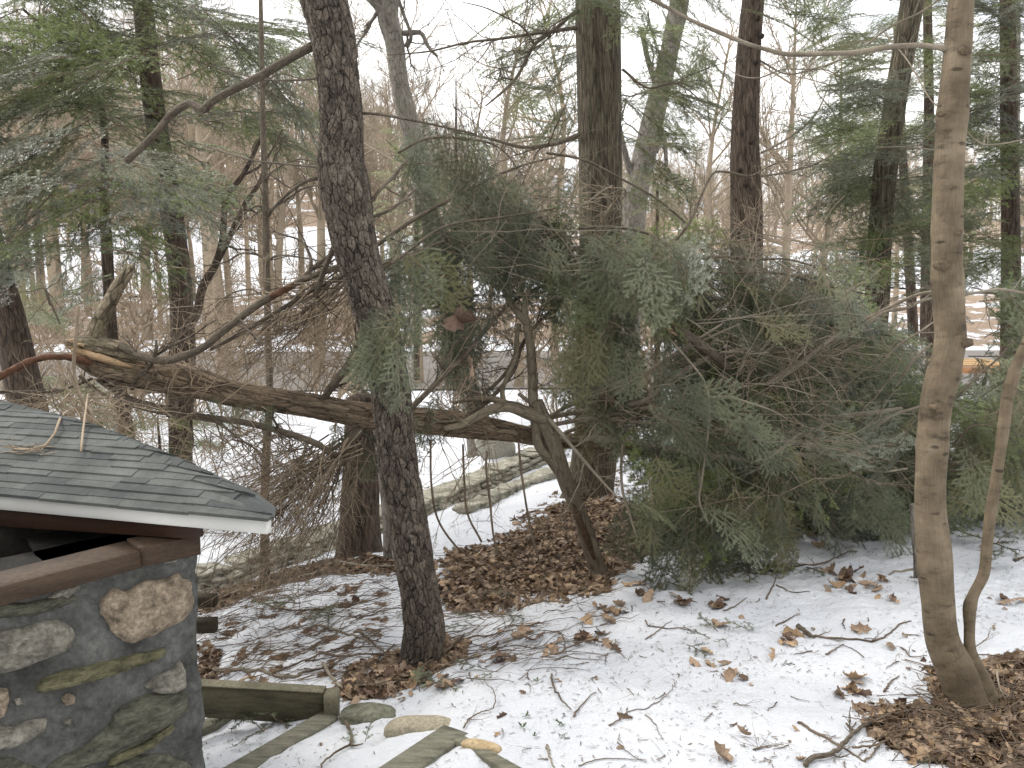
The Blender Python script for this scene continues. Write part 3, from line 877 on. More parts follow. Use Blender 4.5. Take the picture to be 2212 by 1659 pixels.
# deck under the shingles, hip cap and the falling far slope
mb = MB()
ss = np.linspace(-2.6, smax, 90)
A = []; B = []; Cc = []
for s_ in ss:
    p, D = surf(s_, 0); q, _ = surf(s_, D)
    A.append(p + [0, 0, 0.001]); B.append(q + [0, 0, 0.001]); Cc.append(q + (pback * 1.2 + np.array([0.0, 0, -0.62])) * min(1.0, D * 1.5))
A = np.array(A); B = np.array(B); Cc = np.array(Cc); n = len(ss)
mb.add(np.vstack([A, B, Cc]), [(k, k + 1, n + k + 1, n + k) for k in range(n - 1)] + [(n + k, n + k + 1, 2 * n + k + 1, 2 * n + k) for k in range(n - 1)])
mb.build('roof_deck', M_SHINGLE2, hut, attr=False)
mb = MB()
for k in range(22):
    s0 = smax - 0.115 - k * 0.075
    p0, D0 = surf(s0 - 0.0, 0); p0, _ = surf(s0, D0)
    p1, D1 = surf(s0 - 0.10, 0); p1, _ = surf(s0 - 0.10, D1)
    dr = unit(p1 - p0); sd = unit(np.cross(dr, up))
    lf = np.array([0, 0, 0.0055]); lf2 = np.array([0, 0, 0.003])
    mb.add([p0 + lf + sd * 0.0, p0 + sd * .032 + lf - [0, 0, .016], p1 + sd * .032 + lf2 - [0, 0, .016], p1 + lf2, p0 - sd * .032 + lf - [0, 0, .016], p1 - sd * .032 + lf2 - [0, 0, .016],
            p0 - [0, 0, .002], p0 + sd * .032 - [0, 0, .016], p0 - sd * .032 - [0, 0, .016]],
           [(0, 1, 2, 3), (4, 0, 3, 5), (0, 6, 7, 1), (4, 8, 6, 0)])
mb.build('hip_cap', M_SHINGLE2, hut, smooth=False, attr=False)

# dark timber ends behind the hut corner
M_DARKT = simple_mat('dark_timber', (0.020, 0.017, 0.010), (0.055, 0.046, 0.028), scale=6, bump=0.001)
for k, (y0, Y) in enumerate(((1295, 4.9), (1349, 4.45))):
    c = at(437, y0, Y); e_ = at(467, y0 + 1, Y)
    t = empty('landscape_timber', e_, ('upper' if k == 0 else 'lower') + ' of two dark square timber ends sticking out behind the hut corner', 'timber', 'dark timbers behind the hut')
    mb = MB(); obox(mb, c - np.array([1.2, 0.1, 0.0]), e_, up, 0.08, 0.072 if k == 0 else 0.078, 12, 0.002, 20 + k); mb.build('timber_beam', M_DARKT, t)

# ------------------------------------------------------------------ timber steps beside the hut
M_TIMB = simple_mat('green_timber', (0.070, 0.067, 0.047), (0.200, 0.190, 0.142), scale=7.0, bump=0.002, bscale=70, stretch=(1, 5, 5))
M_TIMBM = simple_mat('mossy_board', (0.042, 0.038, 0.022), (0.120, 0.106, 0.064), scale=6.0, bump=0.002, bscale=70, stretch=(1, 5, 5))
M_TOP = simple_mat('weathered_top', (0.11, 0.100, 0.065), (0.21, 0.190, 0.130), scale=6.0, bump=0.002, bscale=70)
YB = 3.42
def step(name, A, B, w, h, mat, label, lift=0.02, seed=0, group='wooden steps set in the snow'):
    a = ground(*A); b = ground(*B)
    t = empty(name, (a + b) / 2, label, 'timber', group)
    mb = MB(); obox(mb, a + [0, 0, lift - h / 2], b + [0, 0, lift - h / 2], up, w, h, 16, 0.0012, seed, 0.04)
    mb.build('timber_beam', mat, t)
    return t
step('step_timber', (400, 1605), (560, 1520), 0.075, 0.12, M_TIMB, 'shorter grey green step timber right behind the longest one', 0.045, 1)
step('step_timber', (470, 1700), (712, 1556), 0.105, 0.13, M_TIMB, 'longest grey green step timber running up to the mossy retaining board', 0.03, 2)
step('step_timber', (800, 1720), (983, 1592), 0.125, 0.14, M_TIMB, 'wide grey green step timber at the bottom edge ending below the oval rock', 0.032, 3)
step('step_timber', (992, 1600), (1130, 1680), 0.05, 0.10, M_TIMB, 'narrow timber edge running down right from the wide step timber', 0.012, 4)
bt = empty('retaining_board', at(700, 1555, YB), 'mossy green board on edge with an end post beside the steps', 'board')
b0 = at(300, 1502, YB + 0.05); b1 = at(702, 1525, YB)
mb = MB(); obox(mb, b0, b1, up, 0.055, 0.155, 24, 0.003, 7, 0.06); mb.build('board', M_TIMBM, bt)
mb = MB(); obox(mb, b0 + [0, 0, 0.0795], b1 + [0, 0, 0.0795], up, 0.062, 0.006, 24, 0.001, 8, 0.1); mb.build('board_top', M_TOP, bt)
pz = at(716, 1556, YB - 0.02)
mb = MB(); obox(mb, pz + [0, 0, -0.12], at(716, 1497, YB - 0.02) + [0, 0, 0.004], [0, -1, 0.0], 0.060, 0.075, 8, 0.002, 9, 0.08); mb.build('post', M_TOP, bt)

def ground_rock(px0, px1, py, h, mat, label, seed, name='rock', depth=0.7, amp=0.14, tilt=0.0, lift=0.0, rot=0.0):
    a = ground(px0, py); b = ground(px1, py); c = (a + b) / 2
    w = np.linalg.norm((b - a)[:2])
    mb = MB(); rock(mb, c + [0, 0, lift], (w * 1.08, w * depth, h), rot, seed, 16, amp, 2.6, tilt)
    o = mb.build(name, mat, None, attr=False)
    return tag(o, label, 'rock')
M_ROCKM = simple_mat('moss_rock', (0.060, 0.062, 0.038), (0.20, 0.195, 0.145), scale=12, bump=0.006, bscale=40)
M_ROCKT = simple_mat('tan_rock', (0.20, 0.175, 0.125), (0.34, 0.30, 0.215), scale=14, bump=0.003, bscale=60)
ground_rock(742, 850, 1550, 0.10, M_ROCKM, 'flat dark mossy rock right of the retaining board post', 3, lift=0.0, depth=0.62)
ground_rock(852, 968, 1580, 0.085, M_ROCKT, 'smooth oval grey tan rock behind the wide step timber', 4, depth=0.48, amp=0.06, lift=0.01)
ground_rock(998, 1083, 1616, 0.05, simple_mat('orange_tan_rock', (0.30, 0.22, 0.12), (0.46, 0.36, 0.22), scale=14, bump=0.003, bscale=60), 'low orange tan rock beside the narrow timber edge', 5, depth=0.4, amp=0.1, rot=-0.35)

# ------------------------------------------------------------------ low stone walls across the slope
M_WALLST = simple_mat('field_stone', (0.13, 0.12, 0.09), (0.42, 0.395, 0.315), scale=7.0, bump=0.006, bscale=26)
def stone_row(name, pts, hgt, rows, label, seed, sw=0.19, dep=0.32):
    P = np.array([ground(a, b) for a, b in pts])
    Pl, _ = spline(P, np.ones(len(P)), 60)
    seg = np.concatenate([[0], np.cumsum(np.linalg.norm(np.diff(Pl, axis=0), axis=1))])
    rng = rgen(seed); mb = MB(); s = 0
    for r_ in range(rows):
        s = rng.uniform(0, sw * 0.5)
        hh = hgt / rows
        while s < seg[-1]:
            w = sw * rng.uniform(0.55, 1.5) * (1.0 if r_ < rows - 1 else 1.35)
            q = np.array([np.interp(s + w / 2, seg, Pl[:, k]) for k in range(3)])
            q2 = np.array([np.interp(s + w / 2 + 0.1, seg, Pl[:, k]) for k in range(3)])
            dr = q2 - q
            rot = math.atan2(dr[1], dr[0])
            zb = ground_z(q[0], q[1])
            slope = math.atan2(dr[2], np.hypot(dr[0], dr[1]) + 1e-9)
            back = np.array([-math.sin(rot), math.cos(rot), 0]) * (dep * 0.3 + 0.03 * r_)
            rock(mb, [q[0] + back[0], q[1] + back[1], zb + hh * (r_ + 0.42)], (w * 1.03, dep * rng.uniform(0.85, 1.15), hh * rng.uniform(0.85, 1.35)), rot + rng.normal(0, 0.12), int(rng.integers(1e6)), 7, 0.30, 7.0, slope + rng.normal(0, 0.07))
            s += w
    o = mb.build(name, M_WALLST, None, attr=False)
    return tag(o, label, 'stone wall')
stone_row('stone_wall', [(380, 1300), (500, 1262), (620, 1222), (740, 1178), (830, 1148), (900, 1122), (1000, 1080), (1100, 1033), (1195, 990)], 0.175, 3, 'low dry stone retaining wall running from behind the hut up past the big trunk', 91)
stone_row('stone_edging', [(985, 1118), (1060, 1090), (1140, 1050), (1200, 1030), (1290, 1000), (1340, 985)], 0.09, 1, 'lower single row of pale stones in the snow in front of the stone wall', 92, 0.30, 0.22)
p_ = ground(1070, 990)
mb = MB(); rock(mb, p_ + [0.0, 0.1, 0.17], (0.55, 0.35, 0.62), 0.2, 44, 14, 0.12, 2.6, 0.45)
tag(mb.build('boulder', simple_mat('pale_rock', (0.25, 0.235, 0.19), (0.38, 0.36, 0.30), scale=3, bump=0.004), None, attr=False), 'pale leaning boulder at the foot of a trunk behind the stone wall', 'boulder')

# ------------------------------------------------------------------ hemlock boughs
def make_bough(seed, L, nl, nw, sp, s1, s2, s3, droop=0.12, tw=0.0022, wide=0.42, nsides=3, bare=0.0, l2k=0.42):
    """needles (mesh 1) and twigs (mesh 2) of one flat, drooping bough along +X in the XY plane"""
    rng = rgen(seed)
    segs = []                                    # (p0, p1, p2, radius)
    def bz(x, y):
        return -droop * (x * x + 1.5 * y * y) / max(L, 1e-3)
    def curve(p, ang, ln, bend):
        q = []
        a = ang
        for k in range(4):
            q.append(np.array([p[0], p[1], 0]) if k == 0 else q[-1] + np.array([math.cos(a), math.sin(a), 0]) * ln / 3)
            a += bend / 3
        return q
    lines = []
    ax = curve((0, 0), 0, L, rng.normal(0, 0.12))
    def pt(q, t):
        f = t * 3; k = min(2, int(f)); f -= k
        return q[k] * (1 - f) + q[k + 1] * f, math.atan2(*(q[k + 1] - q[k])[[1, 0]])
    lines.append((ax, 0, tw * 2.4))
    x = s1 * 0.6; side = 1
    while x < L * 0.985:
        t = x / L
        p, a = pt(ax, t)
        l1 = L * wide * (0.35 + 0.65 * (1 - t) ** 0.7) * rng.uniform(0.55, 1.15) * min(1, 0.45 + t * 2)
        side = -side
        b1 = curve(p, a + side * rng.uniform(0.75, 1.1), l1, -side * rng.uniform(0.1, 0.5))
        z1 = rng.normal(0, 0.02) * L
        lines.append((b1, z1, tw * 1.5))
        y = s2 * 0.5; sd = side
        while y < l1 * 0.97:
            u = y / l1
            p2, a2 = pt(b1, u)
            l2 = l1 * l2k * (1 - u * 0.75) * rng.uniform(0.6, 1.2)
            sd = -sd
            b2 = curve(p2, a2 + sd * rng.uniform(0.7, 1.0), l2, -sd * rng.uniform(0, 0.4))
            lines.append((b2, z1 + rng.normal(0, 0.006), tw))
            if s3:
                w_ = s3 * 0.5; sf = sd
                while w_ < l2 * 0.95:
                    p3, a3 = pt(b2, w_ / l2)
                    sf = -sf
                    l3 = l2 * 0.4 * rng.uniform(0.5, 1.2)
                    lines.append((curve(p3, a3 + sf * rng.uniform(0.6, 0.95), l3, 0), z1 + rng.normal(0, 0.006), tw * 0.7))
                    w_ += s3 * rng.uniform(0.8, 1.3)
            y += s2 * rng.uniform(0.8, 1.25)
        x += s1 * rng.uniform(0.75, 1.3)
    NP = []; ND = []; NZ = []
    tb = MB()
    for q, zo, r in lines:
        Q = np.array(q)
        Q3 = np.stack([Q[:, 0], Q[:, 1], bz(Q[:, 0], Q[:, 1]) + zo * min(1, 1)], -1)
        if zo and r > 0:
            Q3[0, 2] -= zo * 0.7
        tb.tube(Q3[[0, 1, 3]] if r < tw * 1.2 else Q3, np.linspace(r, r * 0.4, 3 if r < tw * 1.2 else 4), nsides, cap=False)
        seg = np.linalg.norm(np.diff(Q3, axis=0), axis=1)
        s = np.concatenate([[0], np.cumsum(seg)])
        s0 = s[-1] * (0.35 if r > tw * 2 else 0.12)
        if rng.random() < bare:
            s0 = s[-1] * rng.uniform(0.6, 1.0)
        qn = np.arange(s0, s[-1] + nl * 0.3, sp)
        if len(qn) < 1: continue
        qn = qn + rng.uniform(-sp, sp, len(qn)) * 0.3
        C = np.stack([np.interp(qn, s, Q3[:, k]) for k in range(3)], -1)
        d = np.stack([np.interp(qn, s, np.gradient(Q3[:, k], s + np.arange(4) * 1e-9)) for k in range(3)], -1)
        d /= np.maximum(np.linalg.norm(d, axis=1), 1e-9)[:, None]
        NP.append(np.vstack([C, C])); ND.append(np.vstack([d, d])); NZ.append(np.concatenate([np.ones(len(C)), -np.ones(len(C))]))
    C = np.vstack(NP); d = np.vstack(ND); sg = np.concatenate(NZ)
    m = len(C)
    a = rng.uniform(0.85, 1.25, m) * sg
    n = np.cross([0, 0, 1.0], d); n /= np.maximum(np.linalg.norm(n, axis=1), 1e-9)[:, None]
    nd_ = d * np.cos(a)[:, None] + n * np.sin(a)[:, None]
    nd_[:, 2] += rng.normal(0.02, 0.22, m)
    nd_ /= np.linalg.norm(nd_, axis=1)[:, None]
    ln = nl * rng.uniform(0.7, 1.2, m)
    wv = np.cross(nd_, [0, 0, 1.0]) ; wv /= np.maximum(np.linalg.norm(wv, axis=1), 1e-9)[:, None]
    wv[:, 2] += rng.normal(0, 0.35, m)
    b0 = C + wv * (nw / 2); b1 = C - wv * (nw / 2)
    tip = C + nd_ * ln[:, None]
    b0 += nd_ * 0.0; V = np.stack([b1, b0, tip], 1).reshape(-1, 3)
    nb = MB(); nb.add(V, None, np.arange(m * 3).reshape(-1, 3))
    return nb, tb

def join(nb, tb):
    pass

def bough_meshes(prefix, count, mats, seed0, **k):
    out = []
    for i in range(count):
        nb, tb = make_bough(seed0 + i, **k)
        nv = sum(len(v) for v in nb.V)
        nq = sum(len(q) for q in tb.Q)
        b = MB(); b.V = nb.V + tb.V; b.T = nb.T; b.Q = [q + nv for q in tb.Q]; b.n = nv + tb.n
        ver = []
        for mn, mt in mats:
            me = b.mesh(prefix, [mt, mn], smooth=False, attr=False)
            # quads (twigs) come first, then needle triangles
            mi = np.zeros(len(me.polygons), np.int32); mi[nq:] = 1
            me.polygons.foreach_set('material_index', mi)
            ver.append(me)
        out.append(ver)
    return out                                   # out[variant][material]

NEAR = bough_meshes('bough', 5, [(M_NEEDLE, M_TWIG), (M_NEEDLE_O, M_TWIG2)], 100, L=0.62, nl=0.0165, nw=0.0027, sp=0.0038, s1=0.044, s2=0.030, s3=0, droop=0.22, tw=0.0013, wide=0.5, l2k=0.62)
SPRIG = bough_meshes('sprig', 3, [(M_NEEDLE, M_TWIG)], 150, L=0.15, nl=0.014, nw=0.0026, sp=0.0040, s1=0.030, s2=0.030, s3=0, droop=0.15, tw=0.0011)
MID = bough_meshes('bough', 5, [(M_NEEDLE_S, M_TWIG), (M_NEEDLE, M_TWIG), (M_NEEDLE_Y, M_TWIG2)], 200, L=1.5, nl=0.029, nw=0.0060, sp=0.0105, s1=0.090, s2=0.066, s3=0.085, l2k=0.55, droop=0.20, tw=0.0028)
FARB = bough_meshes('bough', 4, [(M_NEEDLE_S, M_TWIG), (M_NEEDLE_Y, M_TWIG2)], 300, L=2.4, nl=0.06, nw=0.019, sp=0.034, s1=0.17, s2=0.15, s3=0.15, droop=0.22, tw=0.005)

def scatter_boughs(parent, protos, mi, poly, Yr, n, rng, dirf, scale=(0.8, 1.2), name='bough', normal=(0, 0, 1.0), spread=0.35, nj=0.3, pick=None):
    """boughs of one tree through the space behind a region; dirf(px, py) gives the growing direction"""
    xs_ = [p[0] for p in poly]; ys_ = [p[1] for p in poly]
    k = 0; tries = 0
    while k < n and tries < n * 60:
        tries += 1
        px = rng.uniform(min(xs_), max(xs_)); py = rng.uniform(min(ys_), max(ys_))
        if in_poly(np.array([px]), np.array([py]), poly)[0] > 0: continue
        Y = rng.uniform(*Yr)
        p = at(px, py, Y)
        d = unit(np.asarray(dirf(px, py, rng), float)) + rng.normal(0, spread, 3)
        sc_ = rng.uniform(*scale)
        me = protos[int(rng.integers(len(protos)))][mi if not pick else int(rng.choice(pick))]
        o = place(me, name, parent, p - unit(d) * 0.35 * sc_ * (0.62 if protos is NEAR else 1.5), d, np.asarray(normal) + rng.normal(0, nj, 3), sc_)
        k += 1

# ------------------------------------------------------------------ twigs
def bez(p0, p1, bow, n=7):
    t = np.linspace(0, 1, n)[:, None]
    return (1 - t) ** 2 * p0 + 2 * t * (1 - t) * ((p0 + p1) / 2 + bow) + t * t * p1

def twig(mb, p0, p1, r0, rng, sub=6, bow=0.12, depth=0, sides=4, kids=2, subl=0.34):
    L = np.linalg.norm(p1 - p0)
    b = rng.normal(0, bow, 3) * L
    P = bez(p0, p1, b, 8 if depth == 0 else 5)
    P[1:-1] += rng.normal(0, 0.012 * L, P[1:-1].shape)
    mb.tube(P, np.linspace(r0, r0 * 0.35, len(P)), sides if depth == 0 else 3, cap=False)
    if depth >= kids or L < 0.02: return
    d = unit(p1 - p0)
    for k in range(sub):
        t = rng.uniform(0.12, 0.97); i = t * (len(P) - 1); j = int(i); f = i - j
        q = P[j] * (1 - f) + P[min(j + 1, len(P) - 1)] * f
        side = unit(np.cross(d, rng.normal(0, 1, 3)))
        a = rng.uniform(0.5, 1.0)
        dd = d * math.cos(a) + side * math.sin(a)
        twig(mb, q, q + dd * L * subl * rng.uniform(0.5, 1.2) * (1 - 0.4 * t), r0 * 0.55, rng, max(2, sub // 2), 0.14, depth + 1, 3, kids, subl)

# ------------------------------------------------------------------ standing trees
def trunk(parent, pts, mat, n=None, sides=14, wob=0.06, name='trunk', flare=0.0, seed=0):
    P, r = pathw(pts, n)
    if flare:
        L = np.linalg.norm(P - P[0], axis=1)
        r = r * (1 + flare * np.exp(-L / 0.16))
    mb = MB(); mb.tube(P, r, sides, wob=wob, seed=seed)
    return mb.build(name, mat, parent)

def limb(parent, pts, mat, sides=7, name='limb', sub=0, rng=None, subr=0.3, subdir=None):
    P, r = pathw(pts)
    mb = MB(); mb.tube(P, r, sides, wob=0.05)
    if sub:
        for k in range(sub):
            j = int(rng.integers(1, len(P) - 1))
            d = unit(P[j + 1] - P[j]) * 0.6 + rng.normal(0, 0.7, 3)
            if subdir is not None: d = d + np.asarray(subdir)
            twig(mb, P[j], P[j] + unit(d) * subr * rng.uniform(0.4, 1.2), max(r[j] * 0.45, 0.002), rng, 5)
    return mb.build(name, mat, parent)

def extend(pts, Y, w=None):
    return pts

# the scaly pine in front
pine = empty('pine_tree', ground(915, 1432), 'nearest dark trunk with thick scaly bark, leaning left and bent at mid height', 'tree')
YP = 4.0
pp_ = [(902, 1465, 100), (909, 1425, 93), (917, 1366, 89), (909, 1297, 84), (892, 1195, 87), (876, 1094, 84), (862, 1009, 84), (850, 906, 85), (840, 821, 84), (815, 700, 88), (775, 560, 92), (755, 463, 104), (741, 384, 110), (737, 325, 98), (738, 270, 92), (733, 190, 91), (722, 95, 96), (698, 0, 100), (672, -90, 102), (650, -200, 104)]
P, r = pathw([(a, b, YP, c) for a, b, c in pp_], 560)
mb = MB(); mb.tube(P, r * 0.97, 170, wob=0.05, seed=3)
pt_ = mb.build('trunk', M_PINE, pine)
rng = rgen(71)
limb(pine, [(676, 99, 4.0, 20), (631, 123, 4.05, 19), (563, 164, 4.15, 18), (495, 198, 4.25, 17), (457, 220, 4.3, 17), (438, 237, 4.33, 19), (410, 223, 4.36, 17), (369, 249, 4.42, 16), (341, 283, 4.46, 15), (300, 324, 4.5, 15), (273, 348, 4.52, 15)], M_LIMB, 12)
for l_ in ([(700, 165, 4, 6), (660, 172, 4.1, 5), (575, 172, 4.3, 4), (480, 150, 4.6, 3)],
           [(705, 380, 4, 9), (660, 392, 4.0, 8), (620, 420, 4.1, 7), (582, 458, 4.2, 6)],
           [(705, 362, 4, 6), (640, 356, 4.2, 5), (540, 345, 4.5, 4), (430, 310, 5.0, 3)],
           [(730, 500, 4.05, 12), (722, 530, 4.1, 12), (700, 585, 4.2, 12), (680, 640, 4.3, 11)],
           [(782, 245, 4, 7), (800, 245, 4.0, 6), (850, 252, 4.1, 6), (930, 268, 4.3, 5), (1030, 290, 4.6, 4)],
           [(795, 445, 4, 8), (815, 418, 4, 8), (850, 380, 4.1, 7), (880, 345, 4.2, 5)],
           [(800, 470, 4, 8), (840, 455, 4.0, 7), (880, 425, 4.1, 6), (900, 405, 4.2, 5)]):
    limb(pine, l_, M_LIMB, 7, 'dead_branch', 3, rng, 0.35)

# smooth barked maple with a second thin stem
maple = empty('maple_tree', ground(2110, 1512), 'tan smooth barked trunk with a thin second stem, in the right foreground', 'tree')
mp_ = [(2094, 1542, 104), (2084, 1495, 88), (2062, 1440, 80), (2036, 1383, 68), (2026, 1300, 66), (2018, 1195, 70), (2010, 1094, 62), (2012, 1000, 61), (2022, 872, 63), (2040, 800, 62), (2053, 736, 60), (2050, 670, 62), (2045, 566, 60), (2048, 400, 60), (2056, 260, 60), (2067, 130, 56), (2076, 0, 51), (2086, -120, 48)]
P, r = pathw([(a, b, 3.0 + 0.0 * b, c) for a, b, c in mp_], 420)
s_ = np.linspace(0, 1, 420)
for c_, w_, a_ in ((0.475, .016, .10), (0.60, .014, .08), (0.66, .012, .06), (0.52, .012, .05), (0.80, .014, .08), (0.38, .014, .05)):
    r = r * (1 + a_ * np.exp(-((s_ - c_) / w_) ** 2))
mb = MB(); mb.tube(P, r, 60, wob=0.035, seed=8)
mt_ = mb.build('trunk', M_MAPLE, maple)
stem = [(2128, 1538, 74), (2121, 1500, 62), (2112, 1462, 48), (2101, 1428, 33), (2095, 1400, 24), (2094, 1350, 22), (2095, 1310, 27), (2103, 1285, 22), (2125, 1240, 22), (2132, 1180, 22), (2140, 1110, 23), (2148, 1060, 22), (2160, 980, 22), (2168, 920, 24), (2176, 860, 23), (2184, 828, 26), (2200, 780, 22), (2225, 725, 21), (2260, 640, 20)]
P, r = pathw([(a, b, 2.99, c) for a, b, c in stem], 160)
mb = MB(); mb.tube(P, r, 22, wob=0.07, seed=9); mb.build('stem', M_MAPLE, maple)
rng = rgen(12)
br_ = limb(maple, [(2052, 108, 3.0, 17), (2035, 104, 3.0, 12), (1990, 98, 3.05, 11), (1920, 102, 3.1, 12), (1850, 113, 3.15, 11), (1780, 116, 3.2, 10), (1700, 117, 3.3, 10), (1660, 108, 3.3, 9), (1610, 93, 3.35, 9), (1540, 64, 3.4, 9), (1490, 42, 3.45, 8), (1420, 5, 3.5, 8), (1350, -30, 3.5, 7)], M_GTWIG, 9)
for l_ in ([(2040, 240, 3.0, 4), (2010, 215, 3.1, 3), (1960, 130, 3.3, 3), (1900, 60, 3.5, 2)], [(1870, 100, 3.15, 4), (1920, 60, 3.1, 4), (2000, 20, 3.0, 4), (2060, -30, 2.9, 4)],
           [(1850, 115, 3.15, 4), (1760, 148, 3.3, 4), (1690, 150, 3.4, 3), (1640, 168, 3.5, 3), (1590, 160, 3.6, 2), (1540, 115, 3.7, 2)],
           [(2062, 255, 3.0, 4), (2110, 305, 3.0, 3), (2150, 312, 3.1, 3), (2220, 300, 3.2, 3)], [(2030, 325, 3.0, 3), (1960, 318, 3.1, 2), (1890, 318, 3.2, 2)],
           [(2062, 640, 3.0, 7), (2110, 632, 3.1, 6), (2160, 625, 3.2, 6), (2220, 635, 3.3, 6)]):
    limb(maple, l_, M_GTWIG, 6, 'side_branch', 2, rng, 0.3)
M_SCAR = simple_mat('scar_bark', (0.06, 0.045, 0.03), (0.17, 0.125, 0.08), scale=40, bump=0.003, bscale=90)
for (a, b, w) in ((2010, 878, 0.034), (2018, 575, 0.03), (2052, 505, 0.022), (2072, 738, 0.03), (2018, 253, 0.018), (2068, 118, 0.028)):
    q = at(a, b, 3.0) - np.array([0, 0.075, 0])
    mb = MB(); rock(mb, q + [0, 0.028, 0], (w * 1.7, w, w * 1.2), 0, int(a), 9, 0.35, 2.2)
    mb.build('branch_scar', M_SCAR, maple, attr=False)

# forked smooth tree in the middle
fork = empty('forked_tree', ground(1290, 1228), 'slim smooth forked tree leaning left in front of the fallen trunk, split near base', 'tree')
YF = 4.75
M_FORK = bark_mat('fork_bark', (0.055, 0.044, 0.030), (0.135, 0.108, 0.074), (0.24, 0.198, 0.140), cell=30, stretch=0.2, disp=0.003, crack=0.05, moss=0.2, mosscol=(0.10, 0.10, 0.06))
P, r = pathw([(1298, 1245, 5.15, 46), (1288, 1218, 5.15, 42), (1272, 1170, 5.1, 40), (1248, 1100, 5.05, 38), (1222, 1040, 5.0, 38), (1205, 985, 4.95, 36), (1190, 940, 4.9, 36), (1172, 900, 4.88, 34), (1160, 868, 4.86, 30)], 120)
mb = MB(); mb.tube(P, r * 0.9, 30, wob=0.06, seed=5); mb.build('trunk', M_FORK, fork)
rng = rgen(33)
FL = [[(1215, 1020, 5.0, 34), (1190, 990, 4.96, 28), (1165, 962, 4.93, 24), (1158, 920, 4.9, 22), (1152, 870, 4.88, 22), (1150, 800, 4.86, 21), (1145, 740, 4.84, 20), (1138, 700, 4.82, 18), (1132, 665, 4.8, 13), (1145, 620, 4.8, 10)],
      [(1140, 700, 4.82, 18), (1118, 675, 4.8, 16), (1100, 650, 4.8, 14), (1092, 610, 4.8, 13), (1098, 575, 4.8, 13), (1103, 545, 4.8, 12), (1092, 500, 4.8, 8)],
      [(1178, 905, 4.87, 30), (1140, 892, 4.84, 28), (1100, 878, 4.8, 26), (1060, 885, 4.75, 22), (1030, 900, 4.72, 20), (995, 918, 4.7, 16), (960, 925, 4.65, 12)],
      [(1100, 878, 4.8, 20), (1085, 868, 4.8, 16), (1060, 862, 4.8, 14), (1020, 862, 4.85, 11), (980, 870, 4.9, 7)],
      [(1090, 875, 4.8, 12), (1085, 845, 4.8, 11), (1095, 815, 4.8, 9), (1115, 770, 4.85, 8), (1118, 700, 4.9, 7)],
      [(1120, 700, 4.84, 12), (1116, 730, 4.85, 10), (1112, 770, 4.9, 9), (1080, 820, 5.0, 8), (1010, 880, 5.1, 7)]]
for l_ in FL:
    limb(fork, l_, M_FORK, 12, 'limb', 2, rng, 0.25)
mb = MB()
P, r = pathw([(1238, 1088, 4.96, 5), (1245, 1110, 4.97, 15), (1262, 1150, 5.02, 17), (1276, 1185, 5.06, 13), (1284, 1208, 5.08, 6)], 30)
mb.tube(P, r, 8, wob=0.3); mb.build('bark_split', simple_mat('rotten_wood', (0.035, 0.022, 0.014), (0.115, 0.07, 0.042), scale=30, bump=0.004, bscale=80), fork)

def tree(name, label, base, pts, mat, cat='tree', sides=16, limbs=(), rng=None, group=None, wob=0.06, flare=0.0, n=None, subr=0.8, lmat=None):
    t = empty(name, base, label, cat, group)
    trunk(t, pts, mat, n or len(pts) * 14, sides, wob, flare=flare, seed=len(pts))
    for l_ in limbs:
        limb(t, l_, lmat or mat, 7, 'limb', 4, rng or rgen(5), subr)
    return t

# big furrowed oak in the centre
oak = tree('oak_tree', 'thickest straight trunk with furrowed bark, upright in the middle behind the fallen crown', at(1271, 1075, 8.5),
     [(1268, 1090, 8.5, 118), (1272, 1060, 8.5, 104), (1282, 1000, 8.5, 97), (1293, 850, 8.5, 95), (1297, 650, 8.5, 93), (1297, 400, 8.5, 93), (1294, 200, 8.5, 95), (1292, 80, 8.5, 97), (1291, 0, 8.5, 96), (1290, -150, 8.5, 98)], M_OAK, sides=40, wob=0.04, n=120, flare=0.1)
rng = rgen(21)
for l_ in ([(1250, 292, 8.4, 12), (1200, 310, 8.2, 10), (1130, 318, 8.0, 8), (1060, 300, 7.8, 6), (980, 285, 7.6, 4)],):
    limb(oak, l_, M_LIMB, 7, 'limb', 5, rng, 0.6)
for l_ in ([(1246, 60, 8.4, 9), (1152, 73, 8.2, 7), (1077, 84, 8.0, 6), (1008, 92, 7.9, 5), (926, 111, 7.8, 4), (838, 119, 7.7, 2)], [(1249, 20, 8.4, 9), (1190, 70, 8.3, 8), (1155, 96, 8.2, 8), (1118, 164, 8.1, 7), (1094, 191, 8.0, 6), (1049, 229, 7.9, 3)],
           [(1155, 96, 8.2, 6), (1130, 60, 8.1, 5), (1097, 40, 8.0, 4), (1049, 17, 7.9, 3), (1000, 5, 7.8, 2)], [(1110, 172, 8.1, 4), (1080, 165, 8.0, 4), (1082, 150, 8.0, 3), (1040, 170, 7.9, 2)],
           [(1345, 150, 8.4, 6), (1400, 190, 8.2, 5), (1460, 180, 8.0, 4), (1530, 230, 7.8, 2)]):
    limb(oak, l_, M_LIMB, 6, 'limb', 9, rng, 0.75)
# trunk standing close behind the pine, with the step wall
tree('hemlock_tree', 'stout red brown trunk left of the scaly pine, top hidden behind the fallen trunk', at(775, 1198, 6.8),
     [(778, 1215, 6.8, 104), (777, 1185, 6.8, 92), (778, 1100, 6.8, 84), (782, 1000, 6.85, 82), (784, 930, 6.9, 80), (786, 860, 6.95, 70)], M_HEM, sides=36, wob=0.07, n=60, flare=0.12)
tree('sapling', 'thin grey sapling stem touching the right side of the stout trunk left of the pine', at(838, 1215, 6.3), [(838, 1218, 6.3, 20), (836, 1150, 6.3, 18), (830, 1080, 6.35, 16), (820, 1000, 6.4, 12), (805, 900, 6.5, 8)], M_BEECH, sides=10)
